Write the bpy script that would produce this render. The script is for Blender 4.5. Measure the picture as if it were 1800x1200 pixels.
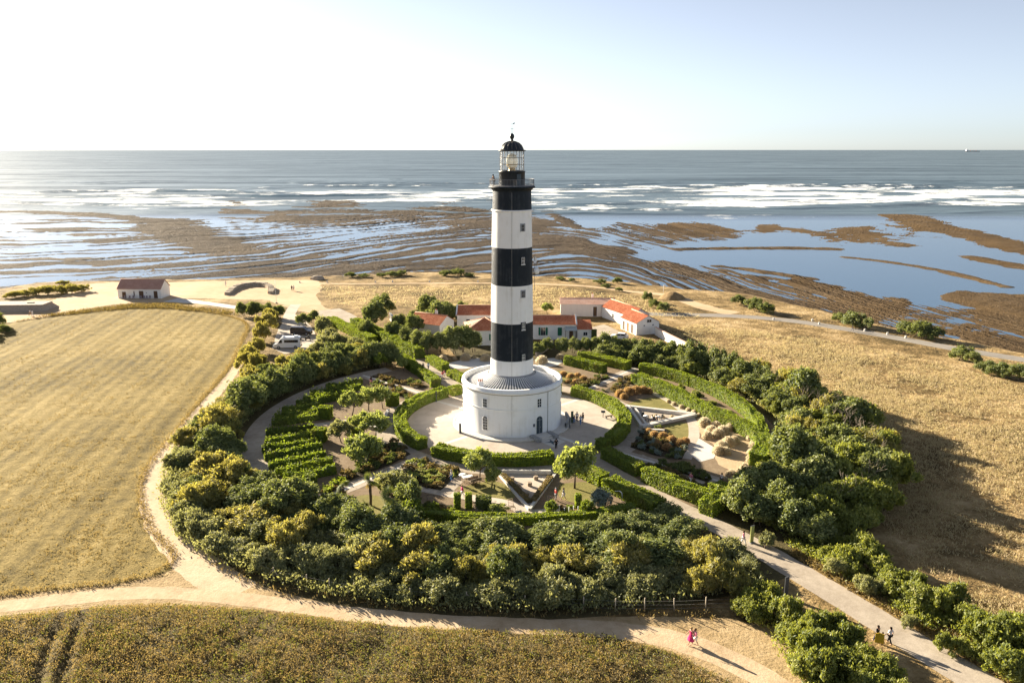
import bpy, bmesh, math, random
import numpy as np
from mathutils import Vector, Matrix
from mathutils.geometry import tessellate_polygon

# ------------------------------------------------------------------ scene, camera, light
sc = bpy.context.scene
for o in list(bpy.data.objects):
    bpy.data.objects.remove(o, do_unlink=True)
COL = sc.collection
R = math.radians
FPX, CAM_D, CAM_H = 1400.0, 125.0, 43.7          # focal length in 1800-px units, drone distance and height
PITCH = math.atan((600 - 263) / FPX)
SEA = -6.0
SUN_EL, SUN_AZ = R(16.5), R(137.0)               # azimuth counter-clockwise from +x, towards the sun

cam = bpy.data.cameras.new('camera')
cam.sensor_width = 36.0
cam.lens = 36.0 * FPX / 1800.0
cam.clip_start = 1.0
cam.clip_end = 120000.0
camo = bpy.data.objects.new('camera', cam)
camo.location = (0, -CAM_D, CAM_H)
camo.rotation_euler = (R(90) - PITCH, 0, 0)
COL.objects.link(camo)
sc.camera = camo

world = bpy.data.worlds.new('World')
sc.world = world
world.use_nodes = True
wn = world.node_tree
wn.nodes.clear()
sky = wn.nodes.new('ShaderNodeTexSky')
sky.sky_type = 'NISHITA'
sky.sun_disc = False
sky.sun_elevation = SUN_EL
sky.sun_rotation = R(90) - SUN_AZ
sky.altitude = 40
sky.air_density = 0.6
sky.dust_density = 0.35
sky.ozone_density = 2.5
bg = wn.nodes.new('ShaderNodeBackground')
bg.inputs['Strength'].default_value = 0.042
wo = wn.nodes.new('ShaderNodeOutputWorld')
hs = wn.nodes.new('ShaderNodeHueSaturation')          # thin whitish summer air: the whole sky a little paler
hs.inputs['Saturation'].default_value = 0.50
wn.links.new(sky.outputs[0], hs.inputs['Color'])
wn.links.new(hs.outputs[0], bg.inputs[0])
wn.links.new(bg.outputs[0], wo.inputs[0])

sun = bpy.data.lights.new('sun', 'SUN')
sun.energy = 5.0
sun.angle = R(0.5)
sun.color = (1.0, 0.87, 0.67)
suno = bpy.data.objects.new('sun', sun)
sdir = Vector((math.cos(SUN_AZ) * math.cos(SUN_EL), math.sin(SUN_AZ) * math.cos(SUN_EL), math.sin(SUN_EL)))
suno.rotation_euler = (-sdir).to_track_quat('-Z', 'Y').to_euler()
suno.location = (-60, 60, 60)
COL.objects.link(suno)

sc.view_settings.view_transform = 'Standard'
sc.view_settings.look = 'None'
sc.view_settings.gamma = 1.0
sc.view_settings.use_curve_mapping = False
sc.view_settings.exposure = 2.12
sc.render.engine = 'CYCLES'
sc.cycles.use_denoising = True
sc.cycles.denoising_input_passes = 'RGB_ALBEDO_NORMAL'
sc.cycles.denoising_prefilter = 'ACCURATE'
sc.cycles.max_bounces = 6
sc.cycles.diffuse_bounces = 3
sc.cycles.glossy_bounces = 3
sc.cycles.transmission_bounces = 6
sc.cycles.volume_bounces = 0
sc.cycles.sample_clamp_indirect = 6.0

# ------------------------------------------------------------------ helpers
def G(px, py, z=0.0):
    """a point of the ground (height z) under a sight line of the surveyed photograph"""
    u = (px - 900) / FPX
    v = (600 - py) / FPX
    dy = math.cos(PITCH) + v * math.sin(PITCH)
    dz = -math.sin(PITCH) + v * math.cos(PITCH)
    t = (z - CAM_H) / dz
    return Vector((u * t, -CAM_D + dy * t, z))

def P2(px, py, z=0.0):
    g = G(px, py, z)
    return (g.x, g.y)

def pol(r, a, z=0.0):
    return Vector((r * math.cos(R(a)), r * math.sin(R(a)), z))

def np_mesh(name, verts, faces, smooth=False, attrs=None):
    verts = np.asarray(verts, np.float32)
    faces = np.asarray(faces, np.int32)
    m = bpy.data.meshes.new(name)
    k = faces.shape[1]
    m.vertices.add(len(verts))
    m.vertices.foreach_set('co', verts.ravel())
    m.loops.add(faces.size)
    m.loops.foreach_set('vertex_index', faces.ravel())
    m.polygons.add(len(faces))
    m.polygons.foreach_set('loop_start', np.arange(0, faces.size, k, dtype=np.int32))
    m.polygons.foreach_set('loop_total', np.full(len(faces), k, np.int32))
    m.polygons.foreach_set('use_smooth', np.full(len(faces), smooth, bool))
    m.update(calc_edges=True)
    for nm, arr in (attrs or {}).items():
        a = m.attributes.new(nm, 'FLOAT', 'POINT')
        a.data.foreach_set('value', np.asarray(arr, np.float32))
    return m

def link(name, mesh, mat=None, parent=None, loc=None, rot=None, scale=None):
    o = bpy.data.objects.new(name, mesh)
    COL.objects.link(o)
    if mat is not None and mesh is not None:
        if len(mesh.materials) == 0:
            mesh.materials.append(mat)
        elif mesh.materials[0] is not mat:
            o.material_slots[0].link = 'OBJECT'
            o.material_slots[0].material = mat
    if parent is not None:
        o.parent = parent
    if loc is not None:
        o.location = loc
    if rot is not None:
        o.rotation_euler = rot if hasattr(rot, '__len__') else (0, 0, rot)
    if scale is not None:
        o.scale = scale if hasattr(scale, '__len__') else (scale,) * 3
    return o

def tag(o, label, cat, group=None, kind=None):
    o['label'] = label
    o['category'] = cat
    if group:
        o['group'] = group
    if kind:
        o['kind'] = kind
    return o

def structure(o, label=None):
    o['kind'] = 'structure'
    if label:
        o['label'] = label
    return o

def thing(name, label, cat, loc=(0, 0, 0), rotz=0.0, group=None, scale=None):
    o = bpy.data.objects.new(name, None)
    o.empty_display_size = 0.3
    COL.objects.link(o)
    o.location = loc
    o.rotation_euler = (0, 0, rotz)
    if scale:
        o.scale = scale if hasattr(scale, '__len__') else (scale,) * 3
    return tag(o, label, cat, group)

def copy_tree(o, parent=None):
    c = o.copy()
    COL.objects.link(c)
    if parent is not None:
        c.parent = parent
    for ch in o.children:
        copy_tree(ch, c)
    return c

ORD = ['first', 'second', 'third', 'fourth', 'fifth', 'sixth', 'seventh', 'eighth', 'ninth', 'tenth', 'eleventh', 'twelfth', 'thirteenth', 'fourteenth', 'fifteenth', 'sixteenth', 'seventeenth', 'eighteenth', 'nineteenth', 'twentieth']
def place(k, n):
    """k-th of n, counted from the left in the view"""
    if n == 1: return ''
    if k == 0: return ', leftmost'
    if k == n - 1: return ', rightmost'
    if n == 3: return ', middle one'
    return ', %s from left' % (ORD[k] if k < 20 else '%dth' % (k + 1))
def order_labels(items):
    """items: (object, label); equal labels get their place from the left"""
    g_ = {}
    for o_, lb in items: g_.setdefault(lb, []).append(o_)
    for lb, os_ in g_.items():
        os_.sort(key=lambda o_: o_.location.x / (o_.location.y + CAM_D))
        for k, o_ in enumerate(os_): o_['label'] = lb + place(k, len(os_))

class MB:
    """collects shapes into one mesh"""
    def __init__(s):
        s.v = []; s.f = []; s.sm = []
    def add(s, vs, fs, smooth=False):
        b = len(s.v)
        s.v += [tuple(p) for p in vs]
        s.f += [tuple(i + b for i in f) for f in fs]
        s.sm += [smooth] * len(fs)
        return s
    def box(s, c, d, rz=0.0, bev=0.0, taper=1.0):
        x, y, z = d[0] / 2, d[1] / 2, d[2] / 2
        ca, sa = math.cos(rz), math.sin(rz)
        pts = []
        if bev > 0:
            for sz in (-1, 1):
                for (px, py) in ((x - bev, y), (x, y - bev), (x, -y + bev), (x - bev, -y), (-x + bev, -y), (-x, -y + bev), (-x, y - bev), (-x + bev, y)):
                    t = taper if sz > 0 else 1
                    pts.append((px * t, py * t, sz * z))
            n = 8
        else:
            for sz in (-1, 1):
                for (px, py) in ((x, y), (x, -y), (-x, -y), (-x, y)):
                    t = taper if sz > 0 else 1
                    pts.append((px * t, py * t, sz * z))
            n = 4
        vs = [(c[0] + p[0] * ca - p[1] * sa, c[1] + p[0] * sa + p[1] * ca, c[2] + p[2]) for p in pts]
        fs = [tuple(range(n)), tuple(reversed(range(n, 2 * n)))]
        for i in range(n):
            j = (i + 1) % n
            fs.append((j, i, i + n, j + n))
        return s.add(vs, fs)
    def tube(s, pts, radii, n=6, cap=True, smooth=True):
        pts = [Vector(p) for p in pts]
        if not hasattr(radii, '__len__'):
            radii = [radii] * len(pts)
        vs = []
        prev = None
        for i, p in enumerate(pts):
            a = pts[max(0, i - 1)]; b = pts[min(len(pts) - 1, i + 1)]
            t = (b - a)
            t = t.normalized() if t.length > 1e-9 else Vector((0, 0, 1))
            if prev is None:
                ref = Vector((0, 0, 1)) if abs(t.z) < 0.9 else Vector((1, 0, 0))
                u = t.cross(ref).normalized()
            else:
                u = (prev - t * prev.dot(t))
                u = u.normalized() if u.length > 1e-6 else t.orthogonal().normalized()
            prev = u
            w = t.cross(u)
            for k in range(n):
                an = 2 * math.pi * k / n
                vs.append(p + (u * math.cos(an) + w * math.sin(an)) * radii[i])
        fs = []
        for i in range(len(pts) - 1):
            for k in range(n):
                k2 = (k + 1) % n
                fs.append((i * n + k, i * n + k2, (i + 1) * n + k2, (i + 1) * n + k))
        s.add(vs, fs, smooth)
        if cap:
            b = len(s.v) - len(vs)
            s.f.append(tuple(b + k for k in reversed(range(n)))); s.sm.append(False)
            e = b + (len(pts) - 1) * n
            s.f.append(tuple(e + k for k in range(n))); s.sm.append(False)
        return s
    def lathe(s, prof, n=32, c=(0, 0, 0), smooth=True, a0=0.0, a1=360.0, capb=False, capt=False):
        full = abs(a1 - a0) > 359.9
        m = n if full else n + 1
        vs = []
        for (r, z) in prof:
            for k in range(m):
                a = R(a0 + (a1 - a0) * k / n)
                vs.append((c[0] + r * math.cos(a), c[1] + r * math.sin(a), c[2] + z))
        fs = []
        for i in range(len(prof) - 1):
            for k in range(n):
                k2 = (k + 1) % m
                fs.append((i * m + k, i * m + k2, (i + 1) * m + k2, (i + 1) * m + k))
        s.add(vs, fs, smooth)
        b = len(s.v) - len(vs)
        if capb:
            s.f.append(tuple(b + k for k in reversed(range(m)))); s.sm.append(False)
        if capt:
            e = b + (len(prof) - 1) * m
            s.f.append(tuple(e + k for k in range(m))); s.sm.append(False)
        return s
    def prism(s, poly, z0, z1):
        """vertical prism over a 2-D polygon"""
        n = len(poly)
        vs = [(p[0], p[1], z0) for p in poly] + [(p[0], p[1], z1) for p in poly]
        fs = []
        tri = tessellate_polygon([[Vector((p[0], p[1], 0)) for p in poly]])
        for t in tri:
            fs.append(tuple(i + n for i in t)); fs.append(tuple(reversed(t)))
        for i in range(n):
            j = (i + 1) % n
            fs.append((i, j, j + n, i + n))
        return s.add(vs, fs)
    def xprism(s, prof, x0, x1):
        """profile in (y,z) extruded along x"""
        n = len(prof)
        vs = [(x0, p[0], p[1]) for p in prof] + [(x1, p[0], p[1]) for p in prof]
        fs = []
        tri = tessellate_polygon([[Vector((p[0], p[1], 0)) for p in prof]])
        for t in tri:
            fs.append(tuple(i + n for i in t)); fs.append(tuple(reversed(t)))
        for i in range(n):
            j = (i + 1) % n
            fs.append((i, j, j + n, i + n))
        return s.add(vs, fs)
    def mesh(s, name):
        m = bpy.data.meshes.new(name)
        m.from_pydata(s.v, [], s.f)
        m.polygons.foreach_set('use_smooth', s.sm)
        bm = bmesh.new(); bm.from_mesh(m)
        bmesh.ops.recalc_face_normals(bm, faces=bm.faces)
        bm.to_mesh(m); bm.free()
        m.update()
        return m
    def build(s, name, mat, parent=None, loc=None, rot=None):
        return link(name, s.mesh(name), mat, parent, loc, rot)

# value noise in numpy
_rs = np.random.RandomState(5)
_perm = _rs.rand(512, 512)
def vnoise(x, y):
    xi = np.floor(x).astype(int); yi = np.floor(y).astype(int)
    fx = x - xi; fy = y - yi
    fx = fx * fx * (3 - 2 * fx); fy = fy * fy * (3 - 2 * fy)
    a = _perm[xi % 512, yi % 512]; b = _perm[(xi + 1) % 512, yi % 512]
    c = _perm[xi % 512, (yi + 1) % 512]; d = _perm[(xi + 1) % 512, (yi + 1) % 512]
    return (a * (1 - fx) + b * fx) * (1 - fy) + (c * (1 - fx) + d * fx) * fy
def fbm(x, y, oct=4):
    s = 0; a = 0.5; t = 0
    for i in range(oct):
        s = s + a * vnoise(x * 2 ** i + 17.3 * i, y * 2 ** i + 9.1 * i); t += a; a *= 0.5
    return s / t          # 0..1

def smooth_line(pts, step=0.5, it=2):
    pts = [np.array(p[:2], float) for p in pts]
    for _ in range(it):
        q = [pts[0]]
        for a, b in zip(pts[:-1], pts[1:]):
            q += [a * .75 + b * .25, a * .25 + b * .75]
        q.append(pts[-1]); pts = q
    pts = np.array(pts)
    d = np.r_[0, np.cumsum(np.hypot(*np.diff(pts, axis=0).T))]
    n = max(2, int(d[-1] / step) + 1)
    t = np.linspace(0, d[-1], n)
    return np.c_[np.interp(t, d, pts[:, 0]), np.interp(t, d, pts[:, 1])]

def inside(poly, x, y):
    poly = np.asarray(poly); n = len(poly)
    r = np.zeros(np.shape(x), bool)
    j = n - 1
    for i in range(n):
        xi, yi = poly[i]; xj, yj = poly[j]
        c = ((yi > y) != (yj > y)) & (x < (xj - xi) * (y - yi) / (yj - yi + 1e-12) + xi)
        r ^= c
        j = i
    return r

def dist_line(line, x, y):
    """distance from points to a polyline"""
    x = np.asarray(x, float); y = np.asarray(y, float)
    best = np.full(x.shape, 1e9)
    for (a, b) in zip(line[:-1], line[1:]):
        ax, ay = a; dx, dy = b[0] - a[0], b[1] - a[1]
        L = dx * dx + dy * dy + 1e-12
        t = np.clip(((x - ax) * dx + (y - ay) * dy) / L, 0, 1)
        best = np.minimum(best, np.hypot(x - ax - t * dx, y - ay - t * dy))
    return best

def sheet(name, poly, z, mat, rag=0.0, seed=0, step=0.8, it=0):
    """flat ground sheet over a polygon with slightly ragged edges"""
    poly = [np.array(p[:2], float) for p in poly]
    if it:
        pl = smooth_line(poly + [poly[0]], step, it)[:-1]
    elif rag > 0:
        pl = smooth_line(poly + [poly[0]], step, 0)[:-1]
    else:
        pl = np.array(poly)
    if rag > 0:
        c = pl.mean(0)
        nx = fbm(pl[:, 0] * .7 + seed * 7.7, pl[:, 1] * .7) - .5
        ny = fbm(pl[:, 0] * .7 + 31 + seed * 3.1, pl[:, 1] * .7 + 11) - .5
        pl = pl + np.c_[nx, ny] * 2 * rag
    tri = tessellate_polygon([[Vector((p[0], p[1], 0)) for p in pl]])
    vs = [(p[0], p[1], z) for p in pl]
    m = bpy.data.meshes.new(name)
    fs = []
    for t in tri:
        a, b, c = [pl[i] for i in t]
        cr = (b[0] - a[0]) * (c[1] - a[1]) - (b[1] - a[1]) * (c[0] - a[0])
        fs.append(t if cr > 0 else tuple(reversed(t)))
    m.from_pydata(vs, [], fs)
    m.update()
    return link(name, m, mat)

def ribbon_pts(line, w, rag=0.0, seed=0):
    line = np.asarray(line)
    t = np.gradient(line, axis=0)
    t /= np.linalg.norm(t, axis=1)[:, None] + 1e-9
    nrm = np.c_[-t[:, 1], t[:, 0]]
    w = np.asarray(w, float) * np.ones(len(line)) if not hasattr(w, '__len__') else np.interp(np.linspace(0, 1, len(line)), np.linspace(0, 1, len(w)), w)
    l = w / 2 + rag * 2 * (fbm(line[:, 0] * .6 + seed, line[:, 1] * .6 + 3) - .5)
    r = w / 2 + rag * 2 * (fbm(line[:, 0] * .6 + 40 + seed, line[:, 1] * .6 + 23) - .5)
    return line + nrm * l[:, None], line - nrm * r[:, None]

def ribbon(name, pts, w, z, mat, rag=0.0, seed=0, step=0.7, it=2, cross=1):
    line = smooth_line(pts, step, it)
    a, b = ribbon_pts(line, w, rag, seed)
    n = len(line)
    vs = np.r_[np.c_[b, np.full(n, z)], np.c_[a, np.full(n, z)]]
    i = np.arange(n - 1)
    fs = np.c_[i, i + 1, i + 1 + n, i + n]
    return link(name, np_mesh(name, vs, fs), mat)

def arc(r, a0, a1, n=None):
    n = n or max(3, int(abs(a1 - a0) * r * math.pi / 180 / 0.7))
    return [pol(r, a0 + (a1 - a0) * i / (n - 1))[:2] for i in range(n)]

# ------------------------------------------------------------------ materials
def new_mat(name):
    m = bpy.data.materials.new(name)
    m.use_nodes = True
    return m, m.node_tree, m.node_tree.nodes['Principled BSDF']

def N(nt, t, **kw):
    n = nt.nodes.new(t)
    for k, v in kw.items():
        if k.startswith('i_'):
            n.inputs[k[2:].replace('_', ' ')].default_value = v
        else:
            setattr(n, k, v)
    return n

def ramp(nt, fac, stops):
    r = nt.nodes.new('ShaderNodeValToRGB')
    e = r.color_ramp.elements
    e[0].position, e[0].color = stops[0][0], (*stops[0][1], 1)
    e[1].position, e[1].color = stops[-1][0], (*stops[-1][1], 1)
    for p, c in stops[1:-1]:
        k = e.new(p); k.color = (*c, 1)
    nt.links.new(fac, r.inputs[0])
    return r.outputs[0]

def noise(nt, vec, scale, detail=4, rough=0.55, dist=0.0):
    n = N(nt, 'ShaderNodeTexNoise')
    n.inputs['Scale'].default_value = scale
    n.inputs['Detail'].default_value = detail
    n.inputs['Roughness'].default_value = rough
    n.inputs['Distortion'].default_value = dist
    nt.links.new(vec, n.inputs['Vector'])
    return n.outputs['Fac']

def mixc(nt, fac, a, b, mode='MIX'):
    m = N(nt, 'ShaderNodeMix', data_type='RGBA', blend_type=mode)
    for sock, v in ((m.inputs[0], fac), (m.inputs[6], a), (m.inputs[7], b)):
        if hasattr(v, 'is_linked'):
            nt.links.new(v, sock)
        elif hasattr(v, '__len__'):
            sock.default_value = (*v, 1)
        else:
            sock.default_value = v
    return m.outputs[2]

def math_n(nt, op, a, b=0.0, c=None):
    m = N(nt, 'ShaderNodeMath', operation=op)
    for i, v in enumerate((a, b, c)):
        if v is None:
            continue
        if hasattr(v, 'is_linked'):
            nt.links.new(v, m.inputs[i])
        else:
            m.inputs[i].default_value = v
    return m.outputs[0]

def bump(nt, bsdf, h, strength=0.5, dist=0.1):
    b = N(nt, 'ShaderNodeBump')
    b.inputs['Strength'].default_value = strength
    b.inputs['Distance'].default_value = dist
    nt.links.new(h, b.inputs['Height'])
    nt.links.new(b.outputs[0], bsdf.inputs['Normal'])

def pos(nt):
    return N(nt, 'ShaderNodeNewGeometry').outputs['Position']

def objco(nt):
    return N(nt, 'ShaderNodeTexCoord').outputs['Object']

def plain(name, col, rough=0.6, metal=0.0, var=0.12, scale=3.0, spec=0.3, bmp=0.0):
    """a paint or plaster: one colour with faint mottling"""
    m, nt, b = new_mat(name)
    f = noise(nt, objco(nt), scale, 5, 0.6)
    c = ramp(nt, f, [(0.25, tuple(v * (1 - var) for v in col)), (0.75, tuple(min(1, v * (1 + var)) for v in col))])
    nt.links.new(c, b.inputs['Base Color'])
    b.inputs['Roughness'].default_value = rough
    b.inputs['Metallic'].default_value = metal
    b.inputs['Specular IOR Level'].default_value = spec
    if bmp:
        bump(nt, b, noise(nt, objco(nt), scale * 6, 4), 0.4, bmp)
    return m

def ground_mat(name, stops, scales=(0.05, 0.5, 3.0), weights=(0.5, 0.3, 0.2), bmp=0.3, bscale=4.0, bstr=0.6, rough=0.95):
    m, nt, b = new_mat(name)
    p = pos(nt)
    tot = None
    for s, w in zip(scales, weights):
        v = math_n(nt, 'MULTIPLY', noise(nt, p, s, 5, 0.6), w)
        tot = v if tot is None else math_n(nt, 'ADD', tot, v)
    nt.links.new(ramp(nt, tot, stops), b.inputs['Base Color'])
    b.inputs['Roughness'].default_value = rough
    b.inputs['Specular IOR Level'].default_value = 0.1
    if bmp:
        h = math_n(nt, 'ADD', noise(nt, p, bscale, 6, 0.65), noise(nt, p, bscale * .25, 3))
        bump(nt, b, h, bstr, bmp)
    return m

def leaf_mat(name, dark, light, trans=0.35, tip=None, rough=0.55, tb=1.0, spot=None):
    """foliage: each leaf its own tone, each plant its own shift, thin leaves let light through"""
    m = bpy.data.materials.new(name); m.use_nodes = True
    nt = m.node_tree; nt.nodes.clear()
    out = N(nt, 'ShaderNodeOutputMaterial')
    geo = N(nt, 'ShaderNodeNewGeometry')
    oi = N(nt, 'ShaderNodeObjectInfo')
    nz = noise(nt, geo.outputs['Position'], 0.35, 3)
    f = math_n(nt, 'MULTIPLY', geo.outputs['Random Per Island'], 0.55)
    f = math_n(nt, 'ADD', f, math_n(nt, 'MULTIPLY', oi.outputs['Random'], 0.25))
    f = math_n(nt, 'ADD', f, math_n(nt, 'MULTIPLY', nz, 0.3))
    stops = [(0.1, dark), (0.72, light)]
    if tip:
        stops.append((0.97, tip))
    col = ramp(nt, f, stops)
    if spot:                                                # thin, browned places
        sp = N(nt, 'ShaderNodeMapRange'); nt.links.new(noise(nt, geo.outputs['Position'], 0.55, 5, .65), sp.inputs['Value'])
        sp.inputs['From Min'].default_value = 0.54; sp.inputs['From Max'].default_value = 0.72; sp.inputs['To Max'].default_value = .8
        col = mixc(nt, sp.outputs[0], col, spot)
    d = N(nt, 'ShaderNodeBsdfDiffuse'); nt.links.new(col, d.inputs[0])
    t = N(nt, 'ShaderNodeBsdfTranslucent')
    tc = mixc(nt, 0.55, col, (min(1, light[0] * 2.6), min(1, light[1] * 2.4), min(1, light[2] * tb))); nt.links.new(tc, t.inputs[0])
    g = N(nt, 'ShaderNodeBsdfGlossy'); g.inputs['Roughness'].default_value = rough
    g.inputs['Color'].default_value = (0.8, 0.8, 0.8, 1)
    m1 = N(nt, 'ShaderNodeMixShader'); m1.inputs[0].default_value = trans
    nt.links.new(d.outputs[0], m1.inputs[1]); nt.links.new(t.outputs[0], m1.inputs[2])
    m2 = N(nt, 'ShaderNodeMixShader'); m2.inputs[0].default_value = 0.03
    nt.links.new(m1.outputs[0], m2.inputs[1]); nt.links.new(g.outputs[0], m2.inputs[2])
    nt.links.new(m2.outputs[0], out.inputs[0])
    return m

M = {}
M['white_wall'] = None
# ------------------------------------------------------------------ ground materials
M['meadow'] = ground_mat('meadow_grass', [(0.40, (0.085, 0.062, 0.026)), (0.47, (0.19, 0.130, 0.056)), (0.53, (0.32, 0.225, 0.105)), (0.61, (0.48, 0.355, 0.195))],
                         (0.06, 0.28, 2.0), (0.5, 0.34, 0.16), 0.35, 1.6, 1.0)
M['sand'] = ground_mat('pale_sand', [(0.30, (0.36, 0.25, 0.14)), (0.5, (0.50, 0.37, 0.23)), (0.7, (0.60, 0.47, 0.32))], (0.06, 0.4, 3), (0.5, 0.3, 0.2), 0.08, 3, 0.5)
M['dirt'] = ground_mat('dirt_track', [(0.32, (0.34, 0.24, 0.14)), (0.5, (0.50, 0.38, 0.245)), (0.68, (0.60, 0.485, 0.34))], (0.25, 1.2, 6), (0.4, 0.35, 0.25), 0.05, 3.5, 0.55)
M['track'] = ground_mat('white_sand_track', [(0.32, (0.38, 0.28, 0.175)), (0.5, (0.53, 0.415, 0.28)), (0.68, (0.63, 0.515, 0.375))], (0.25, 1.2, 6), (0.4, 0.35, 0.25), 0.05, 3.5, 0.55)
M['verge'] = ground_mat('worn_verge', [(0.32, (0.21, 0.145, 0.065)), (0.5, (0.37, 0.27, 0.145)), (0.68, (0.49, 0.37, 0.22))], (0.3, 1.4, 6), (0.4, 0.35, 0.25), 0.09, 3.0, 0.8)
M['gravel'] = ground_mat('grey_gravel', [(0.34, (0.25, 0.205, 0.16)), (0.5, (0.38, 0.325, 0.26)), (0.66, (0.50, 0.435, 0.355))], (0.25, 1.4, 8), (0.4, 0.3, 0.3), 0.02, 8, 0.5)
M['soil'] = ground_mat('garden_soil', [(0.3, (0.13, 0.09, 0.055)), (0.5, (0.21, 0.155, 0.10)), (0.7, (0.30, 0.235, 0.16))], (0.2, 1.0, 5), (0.4, 0.35, 0.25), 0.05, 5, 0.6)
M['bed'] = ground_mat('dark_bed_earth', [(0.3, (0.035, 0.028, 0.018)), (0.5, (0.06, 0.05, 0.03)), (0.7, (0.10, 0.08, 0.05))], (0.5, 1.5, 6), (0.35, 0.35, 0.3), 0.06, 6, 0.8)
M['litter'] = ground_mat('leaf_litter', [(0.3, (0.05, 0.04, 0.02)), (0.5, (0.09, 0.075, 0.035)), (0.7, (0.15, 0.12, 0.06))], (0.2, 1.0, 4), (0.35, 0.35, 0.3), 0.2, 3, 0.9)
M['lawn'] = ground_mat('dry_lawn', [(0.3, (0.12, 0.115, 0.035)), (0.5, (0.20, 0.18, 0.06)), (0.7, (0.30, 0.25, 0.10))], (0.15, 0.8, 5), (0.4, 0.35, 0.25), 0.05, 6, 0.7)
M['plaza'] = ground_mat('plaza_concrete', [(0.34, (0.36, 0.30, 0.24)), (0.5, (0.48, 0.415, 0.345)), (0.66, (0.58, 0.51, 0.435))], (0.18, 0.8, 5), (0.5, 0.3, 0.2), 0.01, 6, 0.4, 0.85)
M['pale_stone'] = ground_mat('pale_stone', [(0.3, (0.52, 0.49, 0.44)), (0.7, (0.68, 0.65, 0.60))], (0.3, 1.5, 6), (0.4, 0.3, 0.3), 0.01, 6, 0.4, 0.8)
M['asphalt'] = ground_mat('grey_road', [(0.3, (0.20, 0.185, 0.165)), (0.7, (0.33, 0.30, 0.265))], (0.1, 0.8, 6), (0.4, 0.3, 0.3), 0.02, 6, 0.4)

def field_mat(name, stops, dirv, period, amp, bmp, tracks=True):
    """mown field: swaths along one direction"""
    m, nt, b = new_mat(name)
    p = pos(nt)
    sep = N(nt, 'ShaderNodeSeparateXYZ'); nt.links.new(p, sep.inputs[0])
    s = math_n(nt, 'ADD', math_n(nt, 'MULTIPLY', sep.outputs[0], dirv[1]), math_n(nt, 'MULTIPLY', sep.outputs[1], -dirv[0]))
    s = math_n(nt, 'ADD', s, math_n(nt, 'MULTIPLY', noise(nt, p, 0.05, 2), 1.6))
    w1 = math_n(nt, 'SINE', math_n(nt, 'MULTIPLY', s, 2 * math.pi / period))
    w2 = math_n(nt, 'SINE', math_n(nt, 'MULTIPLY', s, 2 * math.pi / (period * 0.29)))
    n1 = noise(nt, p, 0.03, 4); n2 = noise(nt, p, 0.5, 5, 0.65); n3 = noise(nt, p, 4.0, 5, 0.7)
    f = math_n(nt, 'ADD', math_n(nt, 'MULTIPLY', n1, 0.34), math_n(nt, 'MULTIPLY', n2, 0.30))
    f = math_n(nt, 'ADD', f, math_n(nt, 'MULTIPLY', n3, 0.36))
    f = math_n(nt, 'ADD', f, math_n(nt, 'MULTIPLY', w1, amp))
    f = math_n(nt, 'ADD', f, math_n(nt, 'MULTIPLY', w2, amp * 1.8))
    nt.links.new(ramp(nt, f, stops), b.inputs['Base Color'])
    b.inputs['Roughness'].default_value = 0.95
    b.inputs['Specular IOR Level'].default_value = 0.08
    h = math_n(nt, 'ADD', math_n(nt, 'MULTIPLY', n2, 0.9), math_n(nt, 'MULTIPLY', n3, 0.8))
    h = math_n(nt, 'ADD', h, math_n(nt, 'MULTIPLY', w1, 0.12))
    bump(nt, b, h, 0.9, bmp)
    return m
FDIR = Vector((-0.13, 1.0)).normalized()
M['field'] = field_mat('mown_field', [(0.36, (0.080, 0.062, 0.020)), (0.45, (0.180, 0.134, 0.042)), (0.54, (0.27, 0.202, 0.068)), (0.65, (0.41, 0.31, 0.13))], FDIR, 9.0, 0.020, 0.22)
M['front_field'] = ground_mat('weedy_field_soil', [(0.3, (0.045, 0.034, 0.015)), (0.5, (0.10, 0.078, 0.034)), (0.7, (0.18, 0.14, 0.062))], (0.1, 0.6, 4), (0.35, 0.35, 0.3), 0.25, 2.5, 0.9)

# ------------------------------------------------------------------ land
coast_px = [(-330, 560), (-160, 532), (0, 508), (45, 497), (133, 493), (200, 492), (300, 492), (400, 489), (500, 488), (567, 487), (640, 482), (720, 480),
            (800, 480), (860, 480), (940, 486), (1033, 490), (1117, 497), (1200, 508), (1283, 516), (1367, 530), (1450, 549), (1550, 569), (1660, 594), (1800, 618), (1950, 650), (2150, 690)]
coast = [P2(*p) for p in coast_px]
coast = [(-620, 60), (-380, 85)] + coast + [(260, -60), (420, -260)]
coast = smooth_line(coast, 3.0, 2)
cn = np.gradient(coast, axis=0); cn /= np.linalg.norm(cn, axis=1)[:, None]
cnrm = np.c_[-cn[:, 1], cn[:, 0]]                       # towards the sea
coast = coast + cnrm * ((fbm(coast[:, 0] * .06, coast[:, 1] * .06) - .5) * 9)[:, None]
land_poly = [tuple(p) for p in coast] + [(700, -700), (0, -900), (-800, -700)]
land = structure(sheet('land', land_poly, 0.0, M['meadow']), 'dry grassland of the headland')
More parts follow.
